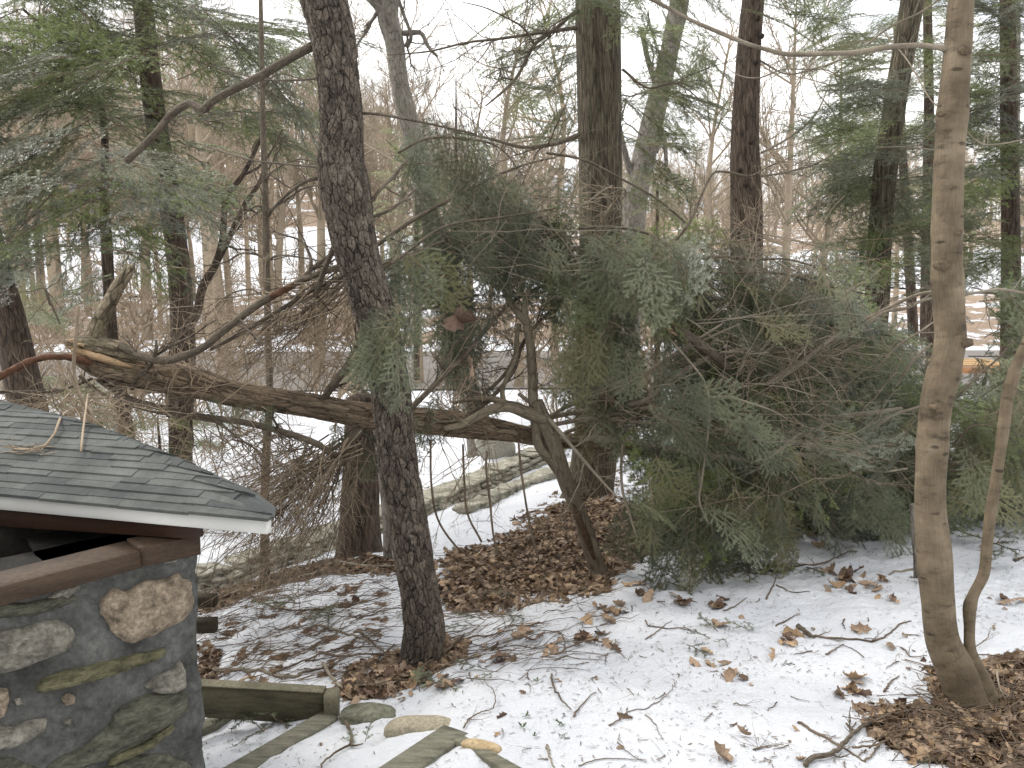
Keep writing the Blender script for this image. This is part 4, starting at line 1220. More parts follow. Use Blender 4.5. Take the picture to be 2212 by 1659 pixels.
# pale forked trunk behind the pine (upper left of centre)
rng = rgen(41)
tree('oak_tree', 'pale leaning trunk against the white sky just right of the scaly pine top', at(1035, 960, 12.5),
     [(1042, 985, 12.5, 66), (1034, 950, 12.5, 54), (1022, 880, 12.5, 46), (990, 720, 12.5, 44), (950, 560, 12.5, 43), (918, 420, 12.5, 42), (898, 320, 12.5, 42), (880, 250, 12.5, 42), (862, 170, 12.5, 38), (852, 90, 12.5, 42), (838, 30, 12.5, 44), (850, -30, 12.5, 40), (862, -140, 12.5, 38)], M_BEECH, sides=26, wob=0.08, n=120,
     limbs=[[(842, 45, 12.5, 26), (815, 12, 12.4, 20), (795, -10, 12.3, 18), (760, -60, 12.2, 14)], [(870, 72, 12.5, 12), (890, 70, 12.5, 12), (910, 72, 12.5, 10), (925, 100, 12.5, 8), (945, 122, 12.5, 6)], [(878, 100, 12.5, 12), (888, 80, 12.4, 8), (868, 20, 12.2, 8), (855, -20, 12.0, 8)]], rng=rng)
# leaning pale trunk right of the oak
tree('beech_tree', 'grey trunk leaning right behind the big central oak', at(1352, 930, 13.5),
     [(1345, 960, 13.5, 60), (1356, 800, 13.5, 52), (1362, 650, 13.5, 48), (1368, 500, 13.5, 48), (1378, 400, 13.5, 50), (1396, 320, 13.5, 50), (1425, 200, 13.5, 44), (1446, 110, 13.5, 40), (1468, 0, 13.5, 42), (1490, -130, 13.5, 40)], M_BEECH, sides=24, wob=0.08, n=100,
     limbs=[[(1375, 410, 13.5, 16), (1350, 330, 13.4, 14), (1330, 240, 13.3, 12)], [(1425, 200, 13.5, 14), (1400, 130, 13.4, 12), (1385, 60, 13.3, 10)], [(1415, 330, 13.5, 14), (1432, 290, 13.4, 12), (1440, 360, 13.3, 8)]], rng=rng)
# dark straight hemlock trunk
rng = rgen(42)
dk = tree('hemlock_tree', 'dark straight knotty trunk standing alone against the sky right of the oak', at(1612, 1010, 8.6),
     [(1614, 1030, 8.6, 80), (1614, 900, 8.6, 72), (1614, 640, 8.6, 68), (1613, 500, 8.6, 68), (1611, 400, 8.6, 65), (1609, 300, 8.6, 60), (1614, 180, 8.6, 54), (1619, 90, 8.6, 50), (1627, 0, 8.6, 47), (1638, -130, 8.6, 44)], M_HEM, sides=34, wob=0.05, n=120)
mb = MB()
for a, b in ((1628, 50), (1636, 88), (1624, 143), (1611, 96), (1614, 312), (1590, 372), (1604, 402), (1612, 498)):
    rock(mb, at(a, b, 8.6) + np.array([0, -0.15, 0]), (0.05, 0.06, 0.055), 0, a, 6, 0.2, 2.0)
mb.build('knot', simple_mat('knot', (0.02, 0.014, 0.01), (0.05, 0.035, 0.025), bump=0), dk, attr=False)

# thin straight sapling left of the pine
rng = rgen(51)
thin = empty('slender_tree', ground(572, 1254), 'slender dark upright stem left of the scaly pine, crossing behind the fallen trunk', 'tree')
trunk(thin, [(572, 1262, 6.6, 22), (572, 1150, 6.6, 19), (574, 1000, 6.6, 18), (582, 860, 6.6, 16), (580, 750, 6.6, 14), (576, 600, 6.6, 15), (574, 450, 6.6, 14), (569, 300, 6.6, 12), (566, 150, 6.6, 11), (563, 0, 6.6, 9), (561, -90, 6.6, 8)], M_LIMB, 120, 12)
for l_ in ([(580, 465, 6.6, 9), (592, 448, 6.5, 7), (620, 430, 6.4, 6), (660, 405, 6.3, 5), (700, 400, 6.2, 3)], [(577, 565, 6.6, 6), (600, 552, 6.5, 5), (650, 556, 6.4, 4), (720, 570, 6.2, 3)],
           [(577, 560, 6.6, 6), (555, 550, 6.6, 5), (520, 548, 6.6, 5), (490, 565, 6.6, 4), (440, 575, 6.6, 3)], [(578, 640, 6.6, 6), (600, 630, 6.5, 5), (620, 632, 6.4, 4), (645, 660, 6.3, 3)],
           [(574, 450, 6.6, 5), (555, 445, 6.6, 4), (520, 465, 6.6, 4), (490, 480, 6.6, 3)], [(570, 395, 6.6, 5), (590, 370, 6.5, 4), (640, 345, 6.4, 3), (690, 350, 6.3, 2)],
           [(566, 190, 6.6, 4), (600, 160, 6.5, 3), (650, 170, 6.4, 3)], [(572, 640, 6.6, 5), (540, 625, 6.6, 4), (490, 640, 6.7, 3), (450, 680, 6.7, 2)],
           [(574, 1090, 6.6, 6), (600, 1060, 6.4, 5), (650, 1050, 6.2, 3)], [(572, 1000, 6.6, 5), (540, 960, 6.5, 4), (500, 950, 6.4, 3)]):
    limb(thin, l_, M_LIMB, 6, 'limb', 4, rng, 0.55)
# crooked dark stems between the hemlock and the sapling
rng = rgen(52)
crook = tree('crooked_tree', 'crooked dark double stem leaning right between the left hemlock trunk and the slender stem', at(372, 880, 8.0),
     [(372, 900, 8.0, 26), (372, 800, 8.0, 24), (378, 755, 8.0, 22), (402, 715, 8.0, 20), (425, 675, 8.0, 19), (438, 620, 8.0, 18), (466, 570, 8.0, 16), (480, 520, 8.0, 14), (484, 465, 8.0, 13), (492, 420, 8.0, 12), (520, 385, 8.0, 11), (542, 345, 8.0, 9), (562, 300, 8.0, 7), (572, 272, 8.0, 5)], M_HEM, sides=12, n=110,
     limbs=[[(455, 590, 8.0, 14), (480, 545, 8.0, 13), (510, 480, 7.9, 12), (530, 440, 7.9, 11), (560, 395, 7.8, 9), (566, 375, 7.8, 6)], [(525, 378, 8.0, 7), (560, 360, 7.9, 5), (590, 320, 7.8, 4), (610, 280, 7.8, 3)]], rng=rng, subr=0.5)

# ------------------------------------------------------------------ standing hemlocks
def hemlock(label, base, pts, sides, regions, seed, protos=None, group='hemlock trees standing at the edges', mat=None, **kw):
    t = empty('hemlock_tree', base, label, 'tree', group)
    if pts: trunk(t, pts, mat or M_HEM, len(pts) * 12, sides, 0.06, seed=seed)
    rng = rgen(seed)
    for poly, Yr, n, mi, d, scl in regions:
        n = int(n * (min(1.35, 100 / max(1, sum(q[2] for q in regions)))))
        scatter_boughs(t, protos or MID, mi if not isinstance(mi, list) else 0, poly, Yr, n, rng, d, scl, spread=0.28, nj=0.28, normal=(0, -0.35, 1.0), pick=mi if isinstance(mi, list) else None)
    return t
def out_from(cx, up_=-0.12):
    def f(px, py, rng):
        s = 1 if px > cx else -1
        return (s * (0.5 + rng.random()), rng.uniform(-1.0, 0.5), up_ + rng.normal(0, 0.1))
    return f
hemlock('tall hemlock with the thick red brown trunk left of the slender stem', at(391, 1050, 10.5),
        [(393, 1075, 10.5, 50), (391, 1030, 10.5, 48), (391, 900, 10.5, 50), (396, 750, 10.5, 50), (388, 600, 10.5, 48), (370, 450, 10.5, 46), (350, 340, 10.5, 44), (334, 240, 10.5, 44), (320, 120, 10.5, 42), (308, 0, 10.5, 40), (296, -130, 10.5, 38)], 30,
        [([(130, -40), (640, -60), (640, 60), (560, 150), (560, 250), (470, 250), (400, 330), (330, 300), (150, 330)], (8.5, 11.5), 36, [0, 0, 1], out_from(320), (0.7, 1.15)),
         ([(330, 330), (430, 330), (480, 420), (430, 500), (350, 520), (330, 430)], (9.5, 11), 7, [0, 1], out_from(340, -0.4), (0.45, 0.7)),
         ([(480, 230), (640, 180), (640, 300), (540, 330), (490, 300)], (9, 10.5), 6, 0, out_from(360, -0.3), (0.5, 0.8))], 61)
hemlock('hemlock with a thin dark trunk and low bluish layered boughs at the left', at(285, 1000, 9.5),
        [(290, 1030, 9.5, 30), (278, 960, 9.5, 30), (266, 880, 9.5, 28), (248, 780, 9.5, 26), (240, 700, 9.5, 24), (232, 560, 9.5, 24), (228, 480, 9.5, 22), (226, 420, 9.5, 18), (222, 250, 9.5, 14), (190, 190, 9.5, 10), (140, 100, 9.5, 8), (50, 20, 9.5, 6)], 18,
        [([(-40, 280), (280, 300), (400, 420), (330, 500), (240, 540), (120, 560), (-40, 560)], (5.5, 8.5), 34, [1, 1, 0], out_from(230, -0.18), (0.55, 0.95)),
         ([(-40, 30), (250, 60), (280, 320), (-40, 330)], (7, 9.5), 22, [0, 1], out_from(230, -0.1), (0.7, 1.1)),
         ([(120, 560), (300, 560), (280, 650), (150, 640)], (9, 11), 5, 0, out_from(230, -0.3), (0.4, 0.7))], 62)
lh = hemlock('hemlock trunk cut by the left edge of the picture, leaning left above the hut roof', at(70, 1000, 9.0),
        [(84, 1060, 9.0, 98), (62, 900, 9.0, 78), (48, 820, 9.0, 72), (22, 700, 9.0, 64), (-8, 580, 9.0, 58), (-40, 460, 9.0, 54), (-90, 300, 9.0, 50)], 30,
        [([(-60, -60), (220, -60), (200, 120), (-60, 160)], (8, 10), 16, 0, out_from(-50), (0.9, 1.3)),
         ([(-40, 560), (20, 560), (60, 600), (110, 660), (90, 720), (50, 680), (-20, 620)], (10, 12), 9, 2, out_from(-10, -0.2), (0.4, 0.6))], 63)
hemlock('small yellow green hemlock sapling just above the ridge of the hut roof', at(340, 1080, 10.0),
        [(349, 1090, 10.0, 9), (346, 980, 10.0, 7), (340, 900, 10.0, 4)], 8,
        [([(200, 860), (420, 880), (440, 960), (400, 1040), (330, 1000), (230, 950), (130, 880)], (9.5, 11), 20, [2, 0], out_from(345, -0.15), (0.35, 0.6)),
         ([(90, 820), (260, 850), (300, 930), (200, 940), (110, 900)], (9.5, 11), 10, [2, 0], out_from(200, -0.15), (0.3, 0.5))], 64)
# the hemlock behind the central oak
hemlock('hemlock hidden behind the big oak, green boughs hanging on both sides of it', at(1300, 1000, 10.5),
        [(1305, 1040, 10.5, 50), (1300, 500, 10.5, 40), (1300, 0, 10.5, 34), (1300, -150, 10.5, 30)], 14,
        [([(1130, -20), (1260, -20), (1260, 200), (1220, 330), (1160, 300), (1100, 200), (1150, 100)], (9.2, 10.5), 15, [0, 0, 2], out_from(1300, -0.35), (0.5, 0.8)),
         ([(1215, -60), (1345, -60), (1350, 25), (1290, 45), (1220, 30)], (7.4, 8.0), 7, 0, lambda a, b, r: (r.normal(0, 0.5), -0.8, -0.6), (0.35, 0.55)),
         ([(1345, -20), (1540, -20), (1520, 60), (1470, 140), (1500, 230), (1440, 330), (1360, 330)], (9.2, 11.5), 22, [0, 0, 2], out_from(1300, -0.35), (0.55, 0.9)),
         ([(1345, 330), (1440, 330), (1460, 520), (1400, 640), (1350, 640)], (10, 12), 10, [0, 2], out_from(1300, -0.4), (0.45, 0.7))], 65)
scatter_boughs(dk, MID, 0, [(1640, -30), (1740, -30), (1770, 50), (1660, 60)], (8.2, 9), 5, rgen(66), out_from(1620, -0.35), (0.35, 0.55), spread=0.3)
scatter_boughs(dk, MID, 0, [(1490, 100), (1560, 90), (1540, 200), (1500, 240)], (8.2, 9), 4, rgen(67), out_from(1620, -0.5), (0.3, 0.5), spread=0.3)
rng = rgen(68)
for l_ in ([(1645, 330, 8.6, 5), (1700, 300, 8.7, 5), (1760, 250, 8.8, 4), (1800, 160, 8.9, 2)], [(1645, 380, 8.6, 5), (1700, 372, 8.7, 4), (1780, 345, 8.8, 3), (1850, 280, 8.9, 2)], [(1640, 130, 8.6, 5), (1700, 160, 8.7, 4), (1780, 150, 8.8, 3), (1850, 190, 8.9, 2)]):
    limb(dk, l_, M_GTWIG, 6, 'limb', 12, rng, 0.7)
# right hand hemlocks
rt = hemlock('leaning hemlock with a grey scaly trunk left of the tan maple, wide green boughs', at(1885, 900, 9.0),
        [(1878, 960, 9.0, 60), (1884, 800, 9.0, 54), (1896, 620, 9.0, 50), (1903, 480, 9.0, 48), (1915, 350, 9.0, 48), (1932, 230, 9.0, 47), (1950, 120, 9.0, 46), (1968, 20, 9.0, 48), (1985, -120, 9.0, 46)], 30,
        [([(1860, 180), (1960, 150), (2000, 300), (2000, 480), (1880, 540), (1800, 430), (1830, 300)], (8, 9.8), 26, [0, 0, 1], out_from(1960, -0.12), (0.5, 0.9)),
         ([(1790, 260), (1900, 160), (1920, 420), (1850, 480), (1780, 440)], (9.6, 12), 18, [2, 2, 0], out_from(2000, -0.1), (0.5, 0.85)),
         ([(1840, 480), (2010, 460), (2020, 620), (1900, 640), (1820, 560)], (8, 10), 18, [0, 1], out_from(1960, -0.12), (0.5, 0.8)),
         ([(1800, -20), (1900, -20), (1940, 150), (1850, 170), (1800, 100)], (10, 13), 14, [2, 0], out_from(1990, -0.1), (0.5, 0.9))], 71, mat=M_OAK)
hemlock('tall dark hemlock right of the tan maple, filling the upper right corner', at(2185, 950, 10.5),
        [(2180, 1000, 10.5, 44), (2184, 600, 10.5, 38), (2180, 300, 10.5, 34), (2176, 0, 10.5, 30), (2172, -140, 10.5, 28)], 18,
        [([(2080, -40), (2270, -40), (2270, 420), (2080, 420)], (8.8, 11.5), 58, [0, 1, 1], out_from(2180, -0.12), (0.6, 1.0)),
         ([(2070, 400), (2270, 380), (2270, 660), (2160, 640), (2070, 560)], (9.5, 12), 28, [0, 1], out_from(2180, -0.15), (0.45, 0.8))], 72)
hemlock('yellow green hemlock farther back between the leaning hemlock and the tan maple', at(2010, 760, 15),
        [(2012, 800, 15, 24), (2008, 300, 15, 20), (2002, -60, 15, 18)], 10,
        [([(1940, -40), (2100, -40), (2090, 300), (2030, 560), (1930, 560), (1950, 300)], (13, 16), 40, [2, 2, 0], out_from(2005, -0.1), (0.6, 1.0)),
         ([(1770, 80), (1880, 20), (1960, 200), (1900, 420), (1800, 400), (1830, 250)], (13, 16), 20, [2], out_from(2005, -0.1), (0.5, 0.9))], 73)
for (x0, y0, x1, y1, Y, w, lb) in ((1974, 735, 1948, 300, 16.5, 20, 'reddish trunk in the gap left of the tan maple, the wider of two'), (1993, 738, 2000, 300, 17.5, 12, 'slim reddish trunk close left of the tan maple, the thinner of two'), (2186, 720, 2192, 100, 15.5, 24, 'greyish trunk seen between the dark boughs near the right edge')):
    tree('pine_tree', lb, at(x0, y0, Y), [(x0, y0, Y, w * 1.1), ((x0 + x1) / 2, (y0 + y1) / 2, Y, w), (x1, y1, Y, w * 0.9), (x1 + (x1 - x0) * 0.4, y1 - 250, Y, w * 0.8)], M_BEECH if w > 22 else M_HEM, sides=12)
# pale hemlocks farther off in the middle
hemlock('small pale hemlock, feathery tip against the sky right of the leaning pale trunk', at(985, 800, 19),
        [(985, 820, 19, 12), (985, 400, 19, 8), (985, 165, 19, 2)], 8,
        [([(985, 170), (1005, 260), (1060, 420), (1080, 560), (900, 560), (920, 420), (965, 260)], (18, 20), 34, [1], out_from(985, 0.05), (0.28, 0.5))], 74, protos=FARB)
hemlock('pale green hemlock behind the scaly pine, its boughs either side of the leaning pale trunk', at(900, 800, 20),
        [(900, 820, 20, 14), (900, 400, 20, 8), (898, 250, 20, 3)], 8,
        [([(860, 240), (930, 250), (980, 400), (960, 540), (830, 540), (820, 360)], (19, 21), 22, [1], out_from(900, 0.0), (0.3, 0.5))], 75, protos=FARB)
hemlock('broad pale hemlock low behind the central oak', at(1420, 850, 20),
        [(1420, 880, 20, 16), (1420, 400, 20, 6)], 8,
        [([(1230, 420), (1340, 380), (1500, 400), (1500, 640), (1230, 640)], (18, 22), 30, [1, 0], out_from(1400, 0.0), (0.35, 0.6))], 76, protos=FARB)

# ------------------------------------------------------------------ the fallen hemlock
fallen = empty('fallen_hemlock', ground(1560, 1180), 'felled hemlock lying across, snapped trunk at left, green crown heaped at right', 'fallen tree')
rng = rgen(81)
tr_ = [(165, 768, 4.25, 40), (200, 772, 4.26, 70), (250, 786, 4.28, 80), (341, 808, 4.33, 74), (430, 830, 4.38, 64), (512, 853, 4.43, 54), (600, 866, 4.48, 52), (683, 878, 4.52, 52), (760, 892, 4.56, 54), (860, 905, 4.64, 58), (947, 912, 4.75, 56), (1030, 922, 4.9, 54), (1083, 930, 5.0, 44), (1186, 948, 5.2, 36), (1290, 957, 5.3, 32), (1400, 975, 5.4, 28), (1520, 985, 5.5, 24), (1700, 985, 5.6, 20), (1900, 960, 5.7, 14)]
P, r = pathw(tr_, 620)
mb = MB(); mb.tube(P, r, 84, wob=0.09, seed=81)
mb.build('trunk', M_FALL, fallen)
# torn bark slab and splintered end
sl = [(150, 742, 4.22, 24), (185, 742, 4.22, 38), (225, 750, 4.22, 42), (275, 764, 4.24, 36), (320, 782, 4.28, 20), (350, 795, 4.3, 6)]
P, r = pathw(sl, 160); mb = MB(); mb.tube(P, r, 50, wob=0.28, seed=82); mb.build('torn_bark', M_SNAG, fallen)
mb = MB()
for k in range(12):
    a = rng.uniform(150, 185); b = 752 + (a - 150) * 0.35 + rng.normal(0, 3)
    p0 = at(a, b, 4.17 + rng.normal(0, 0.02)); p1 = at(a + rng.uniform(50, 130), b + rng.uniform(14, 44), 4.20 + rng.normal(0, 0.01))
    mb.tube(bez(p0, p1, rng.normal(0, 0.008, 3), 6), np.linspace(0.004, 0.007, 6) * rng.uniform(0.25, 0.7), 4)
P, r = pathw([(160, 757, 4.2, 8), (200, 768, 4.175, 17), (240, 780, 4.18, 14), (285, 793, 4.2, 5)], 60); mb.tube(P, r, 14, wob=0.3)
for k in range(22):
    b = rng.uniform(734, 775); a = rng.uniform(160, 176)
    mb.tube(np.array([at(a + 26, b + rng.normal(2, 3), 4.2), at(a, b, 4.19 + rng.normal(0, 0.015)), at(a - rng.uniform(8, 26), b + rng.normal(-1, 4), 4.18 + rng.normal(0, 0.02))]), np.array([0.012, 0.009, 0.0012]) * rng.uniform(0.5, 1.1), 5)
mb.build('split_wood', M_RAW, fallen)
P, r = pathw([(210, 785, 4.2, 16), (170, 776, 4.15, 20), (130, 770, 4.1, 17), (80, 776, 4.05, 16), (30, 797, 4.0, 18), (-30, 830, 3.95, 16), (-90, 870, 3.9, 12)], 120); mb = MB(); mb.tube(P, r * 0.85, 16, wob=0.45, seed=3); mb.build('torn_strip', M_REDW, fallen)
P, r = pathw([(200, 735, 4.25, 44), (212, 705, 4.27, 38), (226, 672, 4.28, 32), (242, 643, 4.3, 30), (260, 612, 4.31, 27), (276, 588, 4.32, 24), (286, 574, 4.33, 13)], 130)
mb = MB(); mb.tube(P, r, 34, wob=0.12, seed=83)
for a, b, c, d in ((274, 585, 270, 571), (285, 580, 290, 568)):
    mb.tube(np.array([at(a, b, 4.31), at(c, d, 4.31)]), [0.016, 0.003], 8)
mb.build('snapped_stub', M_SNAG, fallen)
# main limbs of the fallen tree, read from the photograph
LIMBS = [
 [(262, 748, 4.2, 20), (290, 762, 4.15, 18), (322, 775, 4.12, 17), (358, 779, 4.1, 17), (400, 768, 4.1, 16), (440, 750, 4.1, 16), (470, 725, 4.12, 16), (512, 691, 4.15, 16), (563, 654, 4.2, 16), (614, 626, 4.25, 15), (666, 599, 4.3, 14), (717, 582, 4.35, 13), (770, 560, 4.5, 12), (824, 522, 4.6, 10), (900, 470, 4.7, 9), (975, 430, 4.75, 8), (1049, 390, 4.8, 7), (1135, 355, 4.9, 5), (1200, 340, 5, 4)],
 [(640, 612, 4.28, 10), (700, 560, 4.4, 8), (745, 540, 4.45, 7)],
 [(455, 755, 4.2, 9), (520, 720, 4.25, 9), (600, 672, 4.3, 9), (680, 625, 4.35, 8), (760, 590, 4.5, 8), (860, 560, 4.6, 7), (960, 520, 4.7, 6)],
 [(668, 598, 4.3, 8), (672, 570, 4.3, 8), (668, 548, 4.35, 7), (650, 520, 4.4, 5), (600, 505, 4.5, 3)],
 [(212, 818, 4.3, 14), (273, 859, 4.3, 15), (341, 879, 4.3, 14), (410, 897, 4.32, 14), (512, 910, 4.35, 14), (614, 934, 4.4, 14), (683, 958, 4.42, 14), (722, 982, 4.45, 13), (745, 975, 4.5, 16), (770, 935, 4.55, 22), (800, 905, 4.6, 22)],
 [(171, 812, 4.2, 7), (220, 850, 4.2, 7), (273, 872, 4.22, 7), (341, 891, 4.25, 7), (410, 902, 4.3, 6), (480, 915, 4.3, 5)],
 [(-30, 846, 4.0, 6), (60, 846, 4.1, 6), (120, 845, 4.15, 6), (170, 830, 4.2, 6), (200, 818, 4.25, 5)],
 [(130, 700, 4.0, 3), (110, 655, 4.0, 5), (96, 620, 4.0, 5), (108, 660, 4.0, 3)],
 [(285, 840, 4.25, 10), (300, 810, 4.2, 9), (325, 790, 4.15, 9), (336, 760, 4.1, 8), (338, 735, 4.1, 5)],
 [(700, 860, 4.5, 16), (720, 830, 4.45, 18), (745, 800, 4.4, 18), (775, 775, 4.35, 14), (830, 740, 4.4, 10), (880, 690, 4.5, 8), (960, 640, 4.6, 6)],
 [(880, 890, 4.6, 14), (920, 850, 4.65, 12), (960, 810, 4.7, 12), (1010, 760, 4.75, 10), (1060, 700, 4.8, 9), (1110, 650, 4.9, 8), (1180, 615, 5.0, 7), (1270, 590, 5, 5)],
 [(1000, 905, 4.8, 12), (1060, 860, 4.85, 10), (1110, 800, 4.9, 9), (1130, 740, 4.95, 8), (1190, 670, 5, 7), (1260, 600, 5, 5), (1330, 540, 5, 4)],
 [(1140, 930, 5.1, 16), (1180, 905, 5.1, 12), (1250, 890, 5.05, 11), (1330, 880, 5.0, 10), (1400, 862, 4.95, 10), (1460, 811, 4.9, 10), (1511, 783, 4.9, 10), (1562, 763, 4.9, 9), (1614, 756, 4.9, 9), (1672, 758, 4.9, 8), (1716, 763, 4.9, 7), (1767, 766, 4.9, 6), (1818, 777, 4.9, 4)],
 [(1658, 828, 4.8, 9), (1716, 797, 4.75, 9), (1767, 753, 4.7, 8), (1818, 717, 4.7, 6)],
 [(1660, 820, 4.9, 6), (1784, 749, 4.8, 6), (1836, 722, 4.7, 5), (1887, 710, 4.7, 3)],
 [(1644, 753, 4.9, 6), (1682, 715, 4.9, 6), (1719, 688, 4.9, 6), (1750, 664, 4.9, 4)],
 [(1740, 770, 5, 10), (1850, 700, 4.9, 8), (1921, 664, 4.8, 8), (1965, 643, 4.7, 7), (2013, 630, 4.6, 6), (2060, 640, 4.6, 5)],
 [(1840, 720, 4.9, 7), (1911, 674, 4.8, 7), (1955, 667, 4.75, 6), (1993, 650, 4.7, 5), (2016, 643, 4.7, 4)],
 [(1887, 804, 4.8, 5), (1938, 749, 4.7, 5), (1989, 715, 4.6, 4), (2023, 691, 4.6, 3)],
 [(1934, 835, 4.8, 5), (1972, 780, 4.7, 5), (2013, 742, 4.6, 4)],
 [(1859, 951, 4.8, 7), (1924, 900, 4.7, 7), (1986, 879, 4.6, 6), (2040, 860, 4.6, 4)],
 [(1700, 930, 5.1, 16), (1800, 905, 5.0, 12), (1948, 883, 4.9, 10)],
 [(1440, 725, 4.7, 4), (1494, 787, 4.5, 5), (1521, 824, 4.5, 5), (1532, 872, 4.5, 6), (1530, 923, 4.5, 5), (1525, 975, 4.45, 4), (1515, 1043, 4.4, 5), (1511, 1084, 4.4, 4), (1530, 1130, 4.4, 3)],
 [(1532, 860, 4.5, 5), (1573, 857, 4.5, 5), (1614, 869, 4.5, 5), (1665, 886, 4.5, 4), (1700, 905, 4.5, 3)],
 [(1631, 973, 4.7, 7), (1699, 978, 4.7, 7), (1822, 999, 4.6, 6), (1897, 1019, 4.6, 5), (1960, 1012, 4.6, 4)],
 [(1200, 950, 5.1, 14), (1300, 948, 5.0, 13), (1400, 962, 4.9, 12), (1480, 975, 4.85, 11), (1580, 990, 4.8, 9), (1680, 1010, 4.8, 7)],
 [(1180, 920, 5.1, 10), (1280, 905, 5.0, 10), (1400, 915, 4.95, 9), (1500, 925, 4.9, 8), (1620, 930, 4.9, 6)],
 [(1220, 935, 5.1, 9), (1330, 895, 5.1, 9), (1430, 880, 5.0, 8), (1540, 890, 5.0, 7)],
 [(1160, 915, 5.1, 9), (1240, 870, 5.0, 9), (1330, 830, 5.0, 8), (1420, 790, 4.95, 7), (1520, 735, 4.9, 6), (1600, 700, 4.9, 5)],
 [(1250, 940, 5.1, 8), (1330, 850, 5.0, 8), (1450, 770, 4.9, 7), (1560, 700, 4.9, 5)],
 [(1310, 700, 4.9, 3), (1290, 770, 4.9, 6), (1310, 730, 4.9, 7), (1325, 690, 4.9, 6), (1355, 630, 4.9, 4)],
 [(1345, 960, 4.9, 6), (1342, 1010, 4.85, 6), (1345, 1060, 4.8, 6), (1360, 1110, 4.7, 5), (1375, 1160, 4.6, 4)],
 [(1120, 850, 4.9, 9), (1180, 900, 4.85, 9), (1240, 970, 4.8, 8), (1310, 1050, 4.75, 5), (1350, 1090, 4.7, 3)],
 [(2052, 1000, 5.0, 10), (2090, 1002, 5.0, 10), (2140, 1012, 5.1, 8)], [(2050, 1015, 5.0, 7), (2130, 1020, 5.1, 6)],
 [(2055, 870, 4.8, 5), (2110, 815, 4.8, 5), (2160, 770, 4.8, 4), (2190, 735, 4.8, 3)],
 [(2060, 960, 4.9, 4), (2100, 920, 4.8, 4), (2150, 925, 4.8, 3), (2200, 960, 4.8, 2)],
 [(800, 600, 4.4, 6), (860, 560, 4.4, 6), (960, 490, 4.5, 6), (1080, 470, 4.6, 5), (1200, 450, 4.7, 4)],
 [(860, 330, 4.7, 6), (920, 300, 4.8, 6), (1010, 300, 4.9, 5), (1080, 320, 5, 4), (1130, 380, 5, 3)],
 [(1180, 330, 5, 6), (1260, 345, 5, 6), (1340, 385, 5, 5), (1420, 430, 5, 5), (1480, 480, 5, 4)],
 [(1250, 495, 4.9, 7), (1310, 490, 4.9, 7), (1400, 505, 4.9, 6), (1480, 560, 4.9, 5), (1560, 640, 4.9, 4)],
 [(1460, 520, 4.9, 5), (1490, 480, 4.9, 6), (1540, 375, 5, 5), (1575, 372, 5, 5), (1620, 380, 5, 4), (1660, 360, 5, 3), (1720, 335, 5, 2)],
 [(1500, 560, 5, 6), (1560, 555, 5, 7), (1640, 560, 5, 6), (1700, 560, 5, 4), (1760, 575, 5, 3)],
 [(1560, 590, 5, 5), (1680, 590, 5, 5), (1800, 620, 5, 4), (1900, 640, 5, 3)],
]
for k, l_ in enumerate(LIMBS):
    limb(fallen, l_, M_LIMB if k < 12 or k > 32 else M_GTWIG, 9, 'limb', 7 if k < 12 else 4, rng, 0.38)
P, r = pathw([(1405, 672, 4.85, 18), (1440, 694, 4.83, 22), (1480, 722, 4.82, 22), (1530, 757, 4.82, 20), (1575, 795, 4.85, 17)], 70)
mb = MB(); mb.tube(P, r, 22, wob=0.1); mb.build('snapped_top', M_LIMB, fallen)
mb = MB()
for k in range(4):
    a = rng.uniform(1412, 1425); b = 690 + rng.uniform(-5, 10)
    mb.tube(np.array([at(a, b, 4.76), at(a + rng.uniform(25, 45), b + rng.uniform(14, 34), 4.77)]), [0.002, 0.005], 4)
mb.build('splinters', M_RAW, fallen)
mb = MB(); P, r = pathw([(585, 640, 4.18, 12), (602, 631, 4.17, 15), (622, 622, 4.18, 13), (634, 612, 4.2, 6)], 30); mb.tube(P, r * 0.9, 10, wob=0.35); mb.build('scraped_wood', M_REDW, fallen)

# the mass of dead twigs, left half
tw = MB()
def fan(o, targets, n, r0, spreadpx, Yo, Yt, sub=7, bow=0.10, kids=2):
    spreadpx *= 1.6; r0 *= 0.78
    for k in range(int(n * 1.5)):
        a = o[int(rng.integers(len(o)))]
        b = targets[int(rng.integers(len(targets)))]
        p0 = at(a[0] + rng.normal(0, spreadpx * 0.4), a[1] + rng.normal(0, spreadpx * 0.25), rng.uniform(*Yo))
        p1 = at(b[0] + rng.normal(0, spreadpx), b[1] + rng.normal(0, spreadpx), rng.uniform(*Yt))
        twig(tw, p0, p1, r0 * rng.uniform(0.6, 1.2), rng, sub, bow, 0, 5, kids, 0.33)
fan([(740, 975), (770, 950), (700, 965)], [(480, 1230), (540, 1180), (620, 1220), (470, 1120), (560, 1060), (660, 1200), (450, 1180)], 26, 0.0055, 35, (4.4, 4.6), (4.2, 5.2), 9)
fan([(640, 940), (560, 920), (480, 910)], [(450, 1050), (520, 1080), (610, 1120), (700, 1080), (420, 960)], 18, 0.0045, 40, (4.35, 4.5), (4.2, 5.0), 8)
fan([(730, 985), (760, 965), (690, 955)], [(440, 1180), (470, 1240), (520, 1260), (600, 1250), (660, 1230), (500, 1130), (560, 1180), (430, 1080)], 26, 0.0042, 34, (4.4, 4.6), (4.2, 5.6), 10)
fan([(600, 930), (500, 912), (420, 900), (660, 945)], [(430, 1000), (480, 1100), (560, 1130), (640, 1160), (700, 1120), (740, 1080), (540, 1040)], 26, 0.0036, 34, (4.35, 4.5), (4.2, 5.2), 9)
fan([(820, 590), (900, 560), (760, 610)], [(420, 800), (500, 780), (560, 760), (640, 740), (460, 700), (600, 820), (380, 830)], 22, 0.0055, 42, (4.4, 4.8), (4.1, 5.1), 6)
